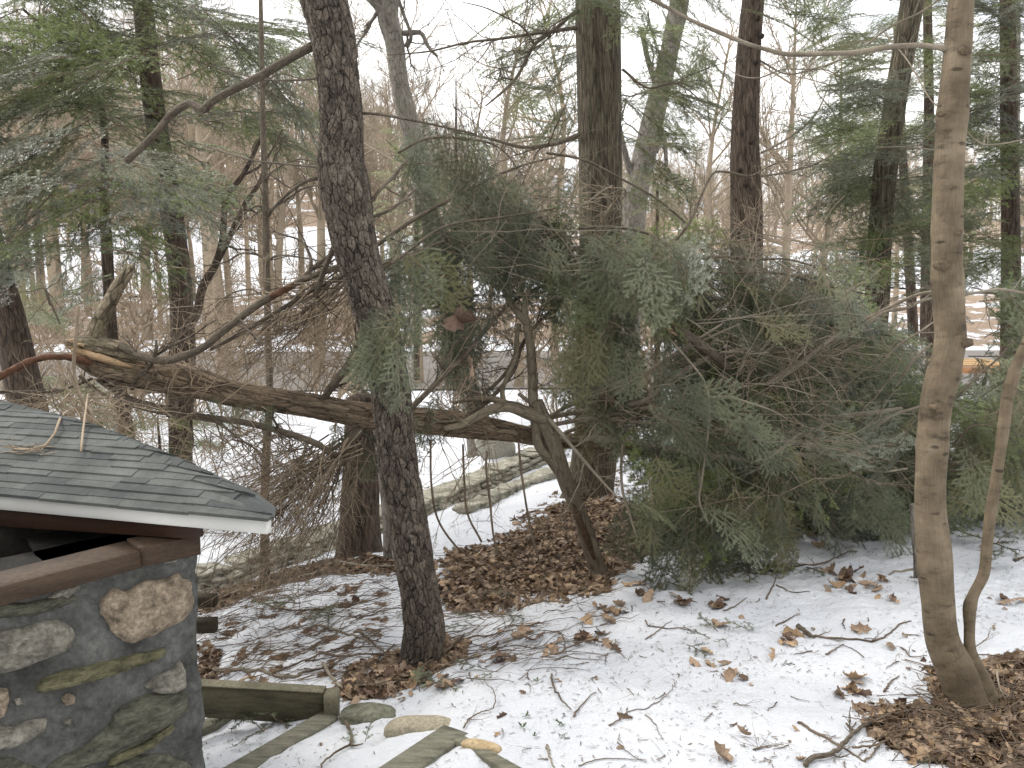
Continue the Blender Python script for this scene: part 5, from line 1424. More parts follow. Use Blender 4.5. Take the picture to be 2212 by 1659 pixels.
fan([(520, 700), (600, 650), (680, 620)], [(420, 640), (500, 560), (640, 540), (560, 760), (700, 700), (720, 780)], 20, 0.004, 40, (4.2, 4.4), (4.3, 5.0), 7)
fan([(700, 860), (760, 820), (830, 760)], [(640, 720), (700, 660), (600, 780), (760, 700), (860, 620), (900, 660)], 18, 0.005, 40, (4.4, 4.6), (4.4, 5.0), 8)
fan([(320, 820), (380, 830), (440, 840)], [(300, 740), (360, 700), (430, 720), (480, 740), (300, 900), (380, 960)], 20, 0.004, 35, (4.2, 4.4), (4.0, 4.6), 7)
fan([(120, 850), (200, 850), (260, 870)], [(60, 900), (130, 930), (200, 940), (280, 960), (330, 1010), (100, 800), (30, 930)], 26, 0.004, 35, (4.0, 4.3), (3.6, 4.3), 8)
fan([(900, 880), (1000, 900), (960, 860)], [(960, 700), (1040, 740), (900, 760), (1080, 820), (1100, 700)], 18, 0.004, 45, (4.6, 4.9), (4.6, 5.2), 8)
fan([(940, 930), (1000, 940), (1060, 960)], [(930, 1120), (1020, 1130), (960, 1180), (1080, 1100), (900, 1060)], 10, 0.004, 30, (4.6, 4.9), (4.6, 5.2), 7)
fan([(1100, 600), (1000, 640), (1200, 620)], [(1000, 520), (1100, 480), (950, 720), (1180, 740), (1250, 660), (1060, 780)], 26, 0.004, 50, (4.7, 5.1), (4.6, 5.2), 8)
fan([(860, 520), (1000, 430), (1130, 360), (1300, 420)], [(940, 380), (1080, 440), (1200, 420), (1300, 500), (1060, 320), (900, 460), (1420, 430)], 26, 0.0035, 50, (4.7, 5.1), (4.6, 5.2), 8)
fan([(1250, 900), (1350, 900), (1450, 900)], [(1300, 760), (1400, 700), (1500, 760), (1600, 820), (1550, 900), (1400, 1000)], 28, 0.004, 50, (4.9, 5.2), (4.7, 5.3), 8)
fan([(1500, 560), (1600, 560), (1700, 580)], [(1560, 480), (1680, 440), (1760, 540), (1850, 560), (1600, 640), (1450, 480)], 26, 0.003, 50, (4.9, 5.2), (4.8, 5.4), 9)
fan([(1600, 780), (1750, 760), (1850, 720)], [(1700, 640), (1820, 640), (1900, 740), (1780, 860), (1650, 880), (1950, 820)], 26, 0.0035, 45, (4.7, 5.0), (4.6, 5.2), 7)
fan([(1600, 980), (1750, 990), (1900, 960)], [(1560, 1100), (1700, 1080), (1850, 1060), (1950, 1040), (1650, 900)], 18, 0.003, 45, (4.5, 4.8), (4.4, 4.9), 7)
o = tw.build('dead_twigs', M_TWIG2, fallen); tag(o, kind='stuff')
tw = MB()
fan([(740, 975), (770, 950)], [(560, 1250), (640, 1240), (520, 1150), (460, 1230), (500, 1050)], 16, 0.006, 30, (4.45, 4.6), (4.3, 5.2), 9)
fan([(700, 600), (820, 560)], [(440, 760), (540, 740), (620, 700)], 12, 0.006, 30, (4.3, 4.6), (4.2, 4.9), 8)
# hanging vine-like shoots
for l_ in ([(1052, 975), (1050, 1010), (1058, 1080), (1065, 1150), (1075, 1200)], [(1120, 955), (1124, 1000), (1135, 1080), (1150, 1160), (1170, 1230)], [(930, 950), (932, 1050), (945, 1120), (980, 1175), (1010, 1200)], [(1000, 960), (1003, 1040), (1010, 1110), (1040, 1170)]):
    P, r = pathw([(a, b, 4.7, 5) for a, b in l_]); tw.tube(P, r, 5, wob=0.2)
    for k in range(4):
        j = int(rng.integers(2, len(P) - 2)); twig(tw, P[j], P[j] + rng.normal(0, 0.12, 3), 0.0015, rng, 3)
o = tw.build('dark_twigs', M_TWIG, fallen); tag(o, kind='stuff')

# green crown
down = lambda a, b, r: (r.normal(0.0, 0.35), -0.15 + r.normal(0, 0.25), -1.0)
dr = lambda a, b, r: (0.55 + r.normal(0, 0.35), -0.25 + r.normal(0, 0.35), -0.55)
rgt = lambda a, b, r: (0.9 + r.normal(0, 0.25), -0.2 + r.normal(0, 0.4), -0.15 + r.normal(0, 0.3))
lft = lambda a, b, r: (-0.5 + r.normal(0, 0.4), -0.2 + r.normal(0, 0.3), -0.6)
NRM = (0, -0.75, 0.65)
def crown(name, poly, Yr, n, d, scl=(0.8, 1.15), mats=(0,), spread=0.25, nj=0.35):
    scatter_boughs(fallen, NEAR, 0, poly, Yr, n, rng, d, scl, name=name, normal=NRM, spread=spread, nj=nj, pick=list(mats))
crown('hanging_bough', [(860, 320), (950, 285), (1050, 310), (1070, 420), (1000, 470), (880, 440)], (4.6, 5.0), 11, down, (0.5, 0.8), (0, 0, 1))
crown('hanging_bough', [(1090, 390), (1190, 380), (1240, 470), (1180, 570), (1100, 520)], (4.6, 5.0), 9, down, (0.5, 0.75))
crown('hanging_bough', [(800, 560), (900, 490), (1050, 470), (1250, 500), (1480, 520), (1510, 580), (1460, 640), (1300, 610), (1150, 600), (900, 650), (800, 640)], (4.4, 5.0), 28, dr, (0.55, 0.9), (0, 0, 1))
crown('hanging_bough', [(790, 640), (880, 620), (920, 700), (860, 780), (800, 800), (780, 740)], (3.5, 3.8), 9, down, (0.45, 0.62), (0, 0, 1), 0.15)
crown('hanging_bough', [(940, 600), (1080, 600), (1080, 760), (960, 780)], (4.7, 5.1), 7, down, (0.5, 0.8))
crown('hanging_bough', [(1180, 560), (1460, 600), (1490, 720), (1320, 820), (1220, 740)], (4.6, 5.2), 14, down, (0.55, 0.85), (0, 0, 1))
crown('hanging_bough', [(1360, 1080), (1660, 1060), (1700, 1150), (1630, 1220), (1560, 1250), (1450, 1215), (1370, 1190)], (4.45, 4.8), 22, down, (0.6, 0.9), (0, 0, 1), 0.2)
# the denser far layer keeps the heart of the heap dark
crown('bough', [(1430, 800), (1540, 720), (1680, 620), (1830, 620), (1920, 700), (1990, 830), (2020, 1080), (1770, 1080), (1690, 1130), (1380, 1180), (1360, 1050), (1430, 960), (1480, 800)], (5.2, 6.6), 52, dr, (0.9, 1.3), (0, 1), 0.35)
crown('bough', [(2060, 850), (2175, 840), (2195, 640), (2260, 600), (2260, 1080), (2070, 1090)], (5.2, 6.8), 26, rgt, (0.8, 1.2), (0, 1), 0.35)
crown('bough', [(1700, 1040), (2030, 1020), (2030, 1110), (1900, 1110), (1740, 1110)], (5.0, 5.6), 14, dr, (0.6, 0.9))
crown('front_bough', [(1560, 690), (1690, 590), (1830, 590), (1900, 660), (1960, 790), (1880, 720), (1740, 680), (1620, 740)], (4.5, 5.2), 26, dr, (0.45, 0.75), (0, 0, 1))
crown('front_bough', [(1390, 860), (1500, 800), (1640, 860), (1800, 850), (1990, 900), (2000, 1080), (1780, 1080), (1640, 1120), (1380, 1120)], (4.3, 5.0), 52, dr, (0.5, 0.8), (0, 0, 1))
crown('front_bough', [(2060, 870), (2240, 850), (2240, 1060), (2070, 1080)], (4.6, 5.4), 16, down, (0.6, 0.9), (0, 1))
crown('lower_bough', [(860, 870), (1000, 870), (1090, 900), (1060, 930), (870, 940)], (4.55, 4.9), 7, lft, (0.4, 0.6))
crown('lower_bough', [(700, 900), (810, 930), (800, 1000), (720, 1000)], (4.5, 4.7), 6, down, (0.3, 0.5))
crown('lower_bough', [(380, 855), (470, 862), (640, 880), (560, 900)], (4.3, 4.45), 6, lft, (0.2, 0.34))
crown('lower_bough', [(1130, 800), (1350, 780), (1500, 840), (1480, 930), (1250, 930)], (4.9, 5.4), 15, rgt, (0.6, 0.9), (0, 1))
crown('lower_bough', [(960, 690), (1080, 720), (1080, 860), (960, 850)], (4.9, 5.3), 7, down, (0.5, 0.8), (0, 1))

def mass(name, poly, Yr, n, d, scl=(0.5, 0.75), mats=(1, 1, 0), spread=0.3):
    scatter_boughs(fallen, MID, 0, poly, Yr, n, rng, d, scl, name=name, normal=NRM, spread=spread, nj=0.4, pick=list(mats))
mass('inner_bough', [(1430, 800), (1540, 720), (1660, 610), (1830, 610), (1920, 690), (1990, 820), (2020, 1080), (1770, 1090), (1690, 1130), (1380, 1180), (1360, 1000), (1430, 900), (1480, 760)], (4.9, 6.2), 62, dr)
mass('inner_bough', [(2060, 850), (2175, 840), (2195, 640), (2260, 600), (2260, 1080), (2070, 1090)], (5.4, 6.6), 28, rgt)
mass('upper_bough', [(840, 520), (1000, 470), (1250, 500), (1480, 540), (1480, 640), (1300, 620), (1100, 620), (900, 650)], (4.7, 5.4), 16, dr, (0.35, 0.55))
mass('upper_bough', [(1380, 480), (1600, 560), (1580, 700), (1420, 660)], (5.0, 5.6), 5, dr, (0.35, 0.5))
mass('upper_bough', [(1150, 640), (1450, 660), (1520, 860), (1220, 860)], (5.3, 6.0), 11, dr, (0.4, 0.6), (0, 1))
mass('upper_bough', [(860, 300), (1060, 300), (1080, 440), (880, 460)], (4.8, 5.3), 8, down, (0.3, 0.45))
mass('back_bough', [(1450, 860), (1560, 790), (1700, 720), (1850, 700), (1940, 760), (2010, 860), (2030, 1060), (1800, 1080), (1480, 1080), (1400, 980), (1440, 850)], (6.0, 7.0), 70, dr, (0.6, 0.85), (1, 1, 0))
mass('back_bough', [(2060, 850), (2175, 840), (2195, 640), (2260, 600), (2260, 1080), (2070, 1090)], (6.2, 7.2), 28, rgt, (0.6, 0.85))
mass('fringe_bough', [(1080, 380), (1220, 370), (1260, 480), (1180, 560), (1080, 500)], (4.8, 5.2), 10, down, (0.32, 0.45))
mass('fringe_bough', [(960, 470), (1250, 500), (1520, 500), (1580, 640), (1480, 640), (1250, 620), (1000, 600)], (4.9, 5.6), 24, dr, (0.35, 0.55))
mass('fringe_bough', [(1440, 520), (1600, 540), (1660, 640), (1560, 720), (1440, 660)], (5.0, 5.6), 14, dr, (0.38, 0.55), (1, 1, 0))
mass('fringe_bough', [(1600, 560), (1760, 560), (1840, 600), (1700, 680), (1600, 660)], (5.0, 5.6), 12, dr, (0.35, 0.5), (1, 0, 1))
# bare grey shoots arching over the crown
tw = MB()
fan([(1500, 700), (1620, 760), (1740, 760), (1600, 860), (1760, 880)], [(1600, 560), (1700, 520), (1820, 560), (1900, 640), (1960, 760), (1980, 880), (1450, 600), (1840, 700)], 30, 0.0034, 45, (4.45, 4.8), (4.3, 4.9), 5, 0.14, 1)
fan([(1480, 900), (1600, 940), (1720, 960)], [(1420, 1080), (1560, 1150), (1660, 1080), (1800, 1040), (1930, 980), (1900, 900)], 20, 0.003, 40, (4.4, 4.7), (4.2, 4.5), 5, 0.14, 1)
fan([(1000, 500), (1150, 480), (1300, 520), (1250, 600)], [(900, 420), (1040, 330), (1200, 340), (1400, 420), (1480, 520), (1380, 640), (1120, 620), (950, 600)], 34, 0.003, 45, (4.5, 4.9), (4.4, 4.9), 5, 0.14, 1)
fan([(1480, 560), (1600, 580)], [(1560, 420), (1700, 420), (1760, 480), (1640, 520), (1500, 450)], 16, 0.0022, 45, (4.9, 5.2), (4.8, 5.2), 6, 0.16, 2)
o = tw.build('bare_shoots', M_GTWIG, fallen); tag(o, kind='stuff')
# two big oak leaves caught in the twigs are added with the other leaves

# ------------------------------------------------------------------ bare trees of the valley
def bare_proto(seed, H, r0, nb=16, lv=3, fine=1.0, clear=0.35):
    rng = rgen(seed); mb = MB()
    P = np.array([[0, 0, -0.5], [rng.normal(0, .08), rng.normal(0, .08), H * .3], [rng.normal(0, .3), rng.normal(0, .3), H * .65], [rng.normal(0, .6), rng.normal(0, .6), H]])
    Pt, rt_ = spline(P, np.array([r0 * 1.15, r0 * .85, r0 * .5, r0 * .08]), 12)
    mb.tube(Pt, rt_, 8, cap=False)
    def br(p, d, L, r, l):
        n = 4
        Q = [p]; dd = d.copy()
        for k in range(n):
            dd = unit(dd + rng.normal(0, 0.22, 3) + np.array([0, 0, 0.10]))
            Q.append(Q[-1] + dd * L / n)
        Q = np.array(Q)
        mb.tube(Q, np.linspace(r, max(r * 0.3, 0.004), n + 1), 4 if l == 0 else 3, cap=False)
        if l >= lv - 1: return
        for k in range(int((7 if l == 0 else 5) * fine)):
            t = rng.uniform(0.2, 1.0); i = min(n - 1, int(t * n)); q = Q[i] + (Q[i + 1] - Q[i]) * (t * n - i)
            side = unit(np.cross(dd, rng.normal(0, 1, 3)))
            a = rng.uniform(0.4, 0.9)
            br(q, unit(dd * math.cos(a) + side * math.sin(a)), L * rng.uniform(0.35, 0.6), max(r * 0.45, 0.006), l + 1)
    for k in range(nb):
        t = rng.uniform(clear, 0.98); j = t * 11; i = int(j)
        q = Pt[i] + (Pt[min(11, i + 1)] - Pt[i]) * (j - i)
        a = rng.uniform(0, 2 * math.pi)
        d = unit(np.array([math.cos(a), math.sin(a), rng.uniform(0.3, 1.1)]))
        br(q, d, H * rng.uniform(0.2, 0.36) * (1.15 - t * 0.6), r0 * (1 - t) * 0.5 + 0.02, 0)
    return mb
BARE = [bare_proto(400 + k, 15, 0.19 + 0.03 * (k % 3), 20, 3, 1.25) for k in range(5)]
BAREM = [b.mesh('bare_tree', M_FAR, attr=False) for b in BARE]
SHRUB = [bare_proto(430 + k, 3.2, 0.02, 16, 3, 0.9, 0.05).mesh('leafless_shrub', M_TWIG2, attr=False) for k in range(3)]
rng = rgen(500)
def put(me, name, x, y, s, label, cat, group, sink=0.0):
    o = bpy.data.objects.new(name, me); COL.objects.link(o)
    o.location = (x, y, float(base_z(np.array([x]), np.array([y]))[0]) - sink)
    o.rotation_euler = (rng.normal(0, 0.03), rng.normal(0, 0.03), rng.uniform(0, 6.28))
    o.scale = (s, s, s * rng.uniform(0.9, 1.15))
    return tag(o, label, cat, group)
def where_(fx):
    return ('far left, beyond the left hemlocks' if fx < -0.42 else 'between left hemlocks and scaly pine' if fx < -0.16 else 'between the scaly pine and the oak' if fx < 0.09 else 'between the oak and the dark trunk' if fx < 0.30 else 'between the dark trunk and the maple' if fx < 0.55 else 'at the far right, beyond the maple')
# trunks that can be told apart across the drive
for (px, py, Y, s, lb) in ((128, 722, 44, 1.25, 'wide pale trunk across the drive near the left edge'), (318, 702, 45, 1.15, 'pale trunk across the drive between the two left hemlock trunks'), (345, 690, 48, .8, 'slimmer trunk right beside the pale trunk between the left hemlocks'),
                           (46, 640, 60, 0.9, 'pale thin trunk standing in the far snow by the left edge'), (600, 700, 46, 1.0, 'pale trunk across the drive just right of the slender stem'), (652, 655, 56, 1.0, 'greyish trunk across the drive left of the scaly pine'), (500, 690, 50, 1.0, 'thin pale trunk across the drive left of the slender stem')):
    p = at(px, py, Y)
    put(BAREM[int(rng.integers(5))], 'bare_tree', p[0], p[1], s, lb, 'tree', 'leafless trees across the drive')
GRP = (('leafless_tree', 'leafless tree just across the drive', 44, 62, 40, 0.75, 1.25),
       ('leafless_tree', 'leafless tree beyond the upper lane', 67, 110, 78, 0.8, 1.3),
       ('leafless_tree', 'leafless tree high on the hillside', 110, 190, 90, 0.9, 1.4))
for nm, lb, y0, y1, n, s0, s1 in GRP:
    for k in range(n):
        y = rng.uniform(y0, y1)
        half = y * 0.68
        x = rng.uniform(-half, half)
        
        fx = x / y
        ks = 1.0 if fx < -0.2 else (0.62 if fx > -0.08 else 0.8)
        where = ('far left, beyond the left hemlocks' if fx < -0.42 else 'between left hemlocks and scaly pine' if fx < -0.16 else 'between the scaly pine and the oak' if fx < 0.09 else 'between the oak and the dark trunk' if fx < 0.30 else 'between the dark trunk and the maple' if fx < 0.55 else 'at the far right, beyond the maple')
        put(BAREM[int(rng.integers(5))], nm, x, y, rng.uniform(s0, s1) * ks, lb + ', ' + where, 'tree', lb.replace('leafless tree', 'leafless trees') + ', ' + where)
for k in range(46):
    y = rng.uniform(43, 60) if k < 10 else rng.uniform(15.5, 23); x = rng.uniform(-y * 0.66, y * 0.3)
    put(SHRUB[int(rng.integers(3))], 'leafless_shrub', x, y, rng.uniform(0.6, 1.4), ('thin shrub before the drive, ' if k >= 10 else 'shrub on the leafy bank, ') + where_(x / y), 'shrub', ('leafless shrubs this side of the drive, ' if k >= 10 else 'leafless shrubs on the far bank, ') + where_(x / y))
for (px, Y, sc0, lb) in ((905, 27, .75, 'bare tree with fine twigs against the sky, nearest right of the leaning pale trunk'), (1010, 31, .8, 'bare tree with fine twigs against the white sky, middle of the gap'), (1120, 26, .8, 'bare tree reaching into the white sky just left of the oak'), (1200, 33, .95, 'taller bare tree close behind the left side of the oak'),
                          (1510, 30, .8, 'bare tree against the sky between leaning grey trunk and dark trunk'), (1690, 29, .85, 'bare tree spreading grey twigs just right of the dark trunk'), (1765, 33, .95, 'bare tree fanning over pale sky beside the leaning hemlock'), (690, 30, .9, 'bare tree right behind the scaly pine'), (480, 32, .9, 'bare tree rising between left hemlock and slender stem')):
    p = at(px, 800, Y); put(BAREM[int(rng.integers(5))], 'leafless_tree', p[0], Y, sc0, lb, 'tree', None)
# the distant wood that reads as one mass
fw = MB(); small = [bare_proto(460 + k, 13, 0.16, 13, 2, 1.6) for k in range(3)]
for k in range(800):
    y = rng.uniform(120, 300); x = rng.uniform(-y * 0.75, y * 0.75); s = rng.uniform(0.8, 1.35) * (1.0 if x < -0.15 * y else 0.62)
    z = float(base_z(np.array([x]), np.array([y]))[0]); a = rng.uniform(0, 6.28); c, s_ = math.cos(a), math.sin(a)
    src = small[k % 3]
    Rm = np.array([[c, -s_, 0], [s_, c, 0], [0, 0, 1]]) * s
    n_ = fw.n
    V = np.vstack(src.V) @ Rm.T + np.array([x, y, z])
    fw.add(V, np.vstack(src.Q))
tag(fw.build('distant_wood', M_FAR, None, attr=False), 'grey brown leafless wood covering the top of the far hill', 'wood', kind='stuff')

ub = MB(); sh = [bare_proto(490 + k, 2.6, 0.03, 9, 2, 0.8, 0.02) for k in range(3)]
for k in range(700):
    y = 66 + 130 * rng.uniform(0, 1) ** 1.3; x = rng.uniform(-y * 0.72, y * 0.72); s = rng.uniform(0.7, 1.7)
    
    z = float(base_z(np.array([x]), np.array([y]))[0]); a = rng.uniform(0, 6.28); c, s_ = math.cos(a), math.sin(a)
    src = sh[k % 3]
    ub.add((np.vstack(src.V) @ (np.array([[c, -s_, 0], [s_, c, 0], [0, 0, 1]]) * s).T) + np.array([x, y, z]), np.vstack(src.Q))
tag(ub.build('underbrush', M_FAR, None, attr=False), 'grey brown leafless underbrush on the rise beyond the drive', 'underbrush', kind='stuff')
# a grey blue house, a pale walled lane edge and building site bits glimpsed through the trees
M_SIDE = simple_mat('blue_siding', (0.24, 0.25, 0.31), (0.33, 0.34, 0.40), scale=1.0, bump=0)
M_ROOF2 = simple_mat('far_roof', (0.12, 0.115, 0.11), (0.2, 0.19, 0.185), scale=1.0, bump=0)
M_GLASS = simple_mat('window_glass', (0.04, 0.045, 0.05), (0.08, 0.085, 0.09), scale=1.0, bump=0, rough=0.15)
def house(label, px, py, Y, w, d, h, roofc, wallc, rot=0.0):
    c = at(px, py, Y); z = float(base_z(np.array([c[0]]), np.array([Y]))[0]) - 0.5
    t = empty('house', (c[0], Y, z), label, 'house')
    ca, sa = math.cos(rot), math.sin(rot)
    X = lambda x, y, zz: (c[0] + x * ca - y * sa, Y + x * sa + y * ca, z + zz)
    mb = MB()
    mb.add([X(-w/2, -d/2, 0), X(w/2, -d/2, 0), X(w/2, d/2, 0), X(-w/2, d/2, 0), X(-w/2, -d/2, h), X(w/2, -d/2, h), X(w/2, d/2, h), X(-w/2, d/2, h), X(-w/2, 0, h + d * 0.3), X(w/2, 0, h + d * 0.3)],
           [(0, 1, 5, 4), (1, 2, 6, 5), (2, 3, 7, 6), (3, 0, 4, 7)], [(4, 7, 8), (5, 9, 6)])
    mb.build('wall', wallc, t, smooth=False, attr=False)
    mb = MB()
    for sgn in (-1, 1):
        a = [X(-w/2 - .4, sgn * (d/2 + .4), h - .15), X(w/2 + .4, sgn * (d/2 + .4), h - .15), X(w/2 + .4, 0, h + d * .3 + .12), X(-w/2 - .4, 0, h + d * .3 + .12)]
        b = [(p[0], p[1], p[2] - 0.15) for p in a]
        mb.add(a + b, [(0, 1, 2, 3), (4, 5, 6, 7), (0, 1, 5, 4), (1, 2, 6, 5), (3, 0, 4, 7)])
    mb.build('roof', roofc, t, smooth=False, attr=False)
    for k in range(int(w // 3)):
        for zz in ((1.3,) if h < 4 else (1.3, 3.9)):
            x = -w/2 + 1.5 + k * 3.0
            mb = MB(); mb.add([X(x - .5, -d/2 - .04, zz), X(x + .5, -d/2 - .04, zz), X(x + .5, -d/2 - .04, zz + 1.3), X(x - .5, -d/2 - .04, zz + 1.3), X(x - .5, -d/2 + .02, zz), X(x + .5, -d/2 + .02, zz), X(x + .5, -d/2 + .02, zz + 1.3), X(x - .5, -d/2 + .02, zz + 1.3)],
                              [(0, 1, 2, 3), (0, 4, 5, 1), (3, 2, 6, 7), (0, 3, 7, 4), (1, 5, 6, 2)])
            mb.build('window', M_GLASS, t, smooth=False, attr=False)
    return t
house('blue grey house half hidden behind the left hemlock boughs', 285, 560, 96, 12, 8, 5.6, M_ROOF2, M_SIDE)
# railing beside the far lane
rl = at(1500, 665, 44); zr = float(base_z(np.array([rl[0]]), np.array([44.0]))[0])
t = empty('wooden_railing', (rl[0], 44, zr), 'tan slatted railing beyond the drive, between the oak and the dark trunk', 'railing')
M_RAIL = simple_mat('pale_tan_wood', (0.36, 0.30, 0.20), (0.48, 0.41, 0.29), scale=2, bump=0)
mb = MB()
for k in range(2):
    obox(mb, (rl[0] - 2.5, 44, zr + 0.25 + k * 1.0), (rl[0] + 4.5, 44, zr + 0.25 + k * 1.0), up, 0.1, 0.08, 4, 0)
mb.build('rail', M_RAIL, t, attr=False)
mb = MB()
for k in range(36):
    obox(mb, (rl[0] - 2.4 + k * 0.19, 44, zr - 0.1), (rl[0] - 2.4 + k * 0.19, 44, zr + 1.2), (0, 1, 0), 0.06, 0.05, 3, 0)
mb.build('baluster', M_RAIL, t, attr=False)
# orange boards on the right
c = at(2122, 795, 13.2); t = empty('plank_platform', (c[0], c[1], c[2] - 0.5), 'low platform of fresh orange brown boards behind the tan maple', 'platform')
M_PLANK = simple_mat('fresh_plank', (0.42, 0.26, 0.12), (0.62, 0.43, 0.24), scale=3, bump=0.001, stretch=(1, 6, 6))
for k in range(4):
    mb = MB(); obox(mb, c + [-0.62, 0.1 + k * 0.17, 0.04 + k * 0.012], c + [0.48, 0.14 + k * 0.17, 0.04 + k * 0.012], up, 0.155, 0.035, 8, 0.001, k); mb.build('plank', M_PLANK, t)
mb = MB(); obox(mb, c + [-0.62, -0.0, -0.04], c + [0.48, 0.04, -0.04], up, 0.04, 0.11, 8, 0.001, 9); mb.build('edge_board', simple_mat('orange_board', (0.34, 0.15, 0.07), (0.50, 0.27, 0.14), scale=3, bump=0), t)
for sx in (-0.5, 0.4):
    mb = MB(); obox(mb, c + [sx, 0.3, -0.9], c + [sx, 0.3, 0.0], (0, 1, 0), 0.09, 0.09, 4, 0.001, 9); mb.build('post', M_TIMB, t)

# ------------------------------------------------------------------ leaves
def leaf_verts(seed):
    rng = rgen(seed)
    n = 15; t = np.linspace(0, 1, n)
    lob = rng.uniform(2.6, 3.6); dep = rng.uniform(0.25, 0.6)
    w = 0.36 * np.sin(math.pi * np.clip(t * 0.96 + 0.03, 0, 1)) ** 0.7 * (1 - dep * (0.5 + 0.5 * np.cos(2 * math.pi * lob * t + rng.uniform(0, 1)))) * (0.65 + 0.5 * t)
    w[0] = 0.015; w[1] = 0.03; w[-1] = 0.01
    pt = 0.06 * np.sin(2 * math.pi * lob * t + 1.2)
    cols = np.array([-1, -0.5, 0, 0.5, 1.0])
    X = t[:, None] + pt[:, None] * np.abs(cols)[None, :]
    Yy = w[:, None] * cols[None, :]
    c1 = rng.uniform(-1.2, 2.6); c2 = rng.uniform(-1.0, 2.6)
    Z = c1 * Yy ** 2 * 1.6 + 0.03 * np.sin(9 * X + rng.uniform(0, 6)) * np.abs(cols)[None, :] * 1.5
    # bend along the length
    a = c2 * (X - 0.45)
    Xb = np.where(abs(c2) > 0.05, np.sin(a) / (c2 if abs(c2) > .05 else 1), X - 0.45); Zb = np.where(abs(c2) > 0.05, (1 - np.cos(a)) / (c2 if abs(c2) > .05 else 1), 0)
    V = np.stack([Xb - np.sin(a) * Z, Yy + rng.uniform(-0.2, 0.2) * X * 0.3, Zb + np.cos(a) * Z], -1).reshape(-1, 3)
    V[:, 2] -= V[:, 2].min() + 0.03
    i = np.arange(n - 1)[:, None] * 5 + np.arange(4)[None, :]
    Q = np.stack([i, i + 1, i + 6, i + 5], -1).reshape(-1, 4)
    return V, Q
LV = [leaf_verts(600 + k) for k in range(12)]
LM = []
for k, (V, Q) in enumerate(LV):
    row = []
    for m_l in (M_LEAF, M_LEAF2, M_LEAF3):
        b = MB(); b.add(V, Q); row.append(b.mesh('oak_leaf', m_l, attr=False))
    LM.append(row)
rng = rgen(700)
def leaf(px, py, w, kind=0, label=None, tiltx=None, lift=0.0, Y=None, group='dry leaves lying on the snow', v=None):
    p = ground(px, py) if Y is None else at(px, py, Y)
    L = w * np.linalg.norm(p) / FP
    o = bpy.data.objects.new('oak_leaf', LM[int(rng.integers(12)) if v is None else v][kind]); COL.objects.link(o)
    o.location = (p[0], p[1], p[2] + lift)
    o.rotation_euler = (rng.normal(0, 0.35) if tiltx is None else tiltx, rng.normal(0, 0.35), rng.uniform(0, 6.28))
    o.scale = (L, L, L)
    return tag(o, label or 'small dry brown leaf fallen on the open snow in the foreground', 'leaf', group)
# leaves that stand out
for a in ((1855, 1362, 42, 0, 'star shaped brown leaf standing up alone on the snow left of the maple', 1.2), (1712, 1372, 48, 1, 'upright orange tan leaf beside a twig pile in the middle of the snow', 1.4), (1665, 1420, 52, 1, 'folded tan leaf standing up with a notch, below the upright orange leaf', 1.2),
          (1840, 1245, 70, 2, 'spiky dark red brown leaf topping a small leaf heap behind the open snow', 1.1), (1352, 1555, 34, 0, 'narrow brown leaf tip poking straight up near the bottom', 1.5), (1080, 1550, 24, 2, 'small dark pointed leaf sticking up left of the green sprigs', 1.4),
          (1560, 1640, 60, 0, 'brown leaf cut by the bottom edge under a twig', 0.3), (1607, 1590, 40, 0, 'curled brown leaf low in the middle right of the snow', 0.5), (1265, 1345, 50, 1, 'tan curled leaf by the heap in front of the forked tree', 0.5),
          (1150, 1385, 50, 0, 'broad brown leaf in the row right of the scaly pine', 0.6), (950, 1395, 60, 0, 'orange brown leaf leaning on the foot of the scaly pine', 1.0), (2130, 1190, 40, 0, 'curled brown leaf under the crown right of the thin stem', 0.4),
          (1850, 1470, 54, 1, 'rolled tan leaf on the heap left of the maple litter', 0.4), (1922, 1400, 40, 0, 'leaf on a snow mound left of the maple foot', 0.5), (638, 1525, 26, 2, 'red brown leaf stuck to the face of the mossy board', 1.3), (770, 1300, 32, 2, 'dark red leaf on the slope left of the pine', 0.8)):
    leaf(a[0], a[1], a[2], a[3], a[4], a[5], 0.01)
leaf(1000, 690, 84, 2, 'dull red brown leaf caught high in the twigs beside the pine', 0.9, Y=4.0, group='oak leaves caught in the twigs', v=1)
leaf(985, 700, 60, 2, 'smaller folded leaf behind the one caught high in the twigs', 1.9, Y=4.02, group='oak leaves caught in the twigs', v=4)
o = leaf(1005, 795, 100, 0, 'large lobed orange brown oak leaf hanging in the twigs above the fallen trunk', 1.3, Y=4.05, group='oak leaves caught in the twigs', v=7)
HN = {(1300, 1330): 'heap in front of the forked tree', (1270, 1380): 'heap below the one in front of the forked tree', (1190, 1400): 'heap two steps right of the scaly pine', (1130, 1370): 'row just right of the scaly pine', (1480, 1310): 'pair of clumps under the left hanging boughs',
      (1545, 1312): 'clump at the tip of the hanging boughs', (1820, 1255): 'long heap between crown and open snow', (1890, 1262): 'right end of the long heap by the crown', (1700, 1385): 'pile with the upright orange leaf', (1600, 1460): 'small group below the folded tan leaf', (1530, 1440): 'flat tan group in the middle of the snow',
      (1840, 1500): 'heap left of the maple litter', (1930, 1300): 'group on the snow left of the maple stem', (1540, 1350): 'pair by the green sprig', (1080, 1420): 'clump below the row right of the pine', (940, 1410): 'heap against the right foot of the pine', (850, 1450): 'heap against the left foot of the pine', (900, 1470): 'heap in front of the pine foot',
      (800, 1490): 'dark heap between pine and mossy board', (980, 1480): 'group low right of the pine', (1170, 1260): 'edge of the brown litter near the pine', (1400, 1270): 'group right of the forked tree foot', (730, 1500): 'clump behind the end post of the mossy board', (560, 1475): 'row behind the mossy board', (460, 1410): 'heap beside the hut corner', (1720, 1150): 'heap deep under the crown', (2180, 1300): 'group at the right edge', (1000, 1250): 'litter edge right behind the pine'}
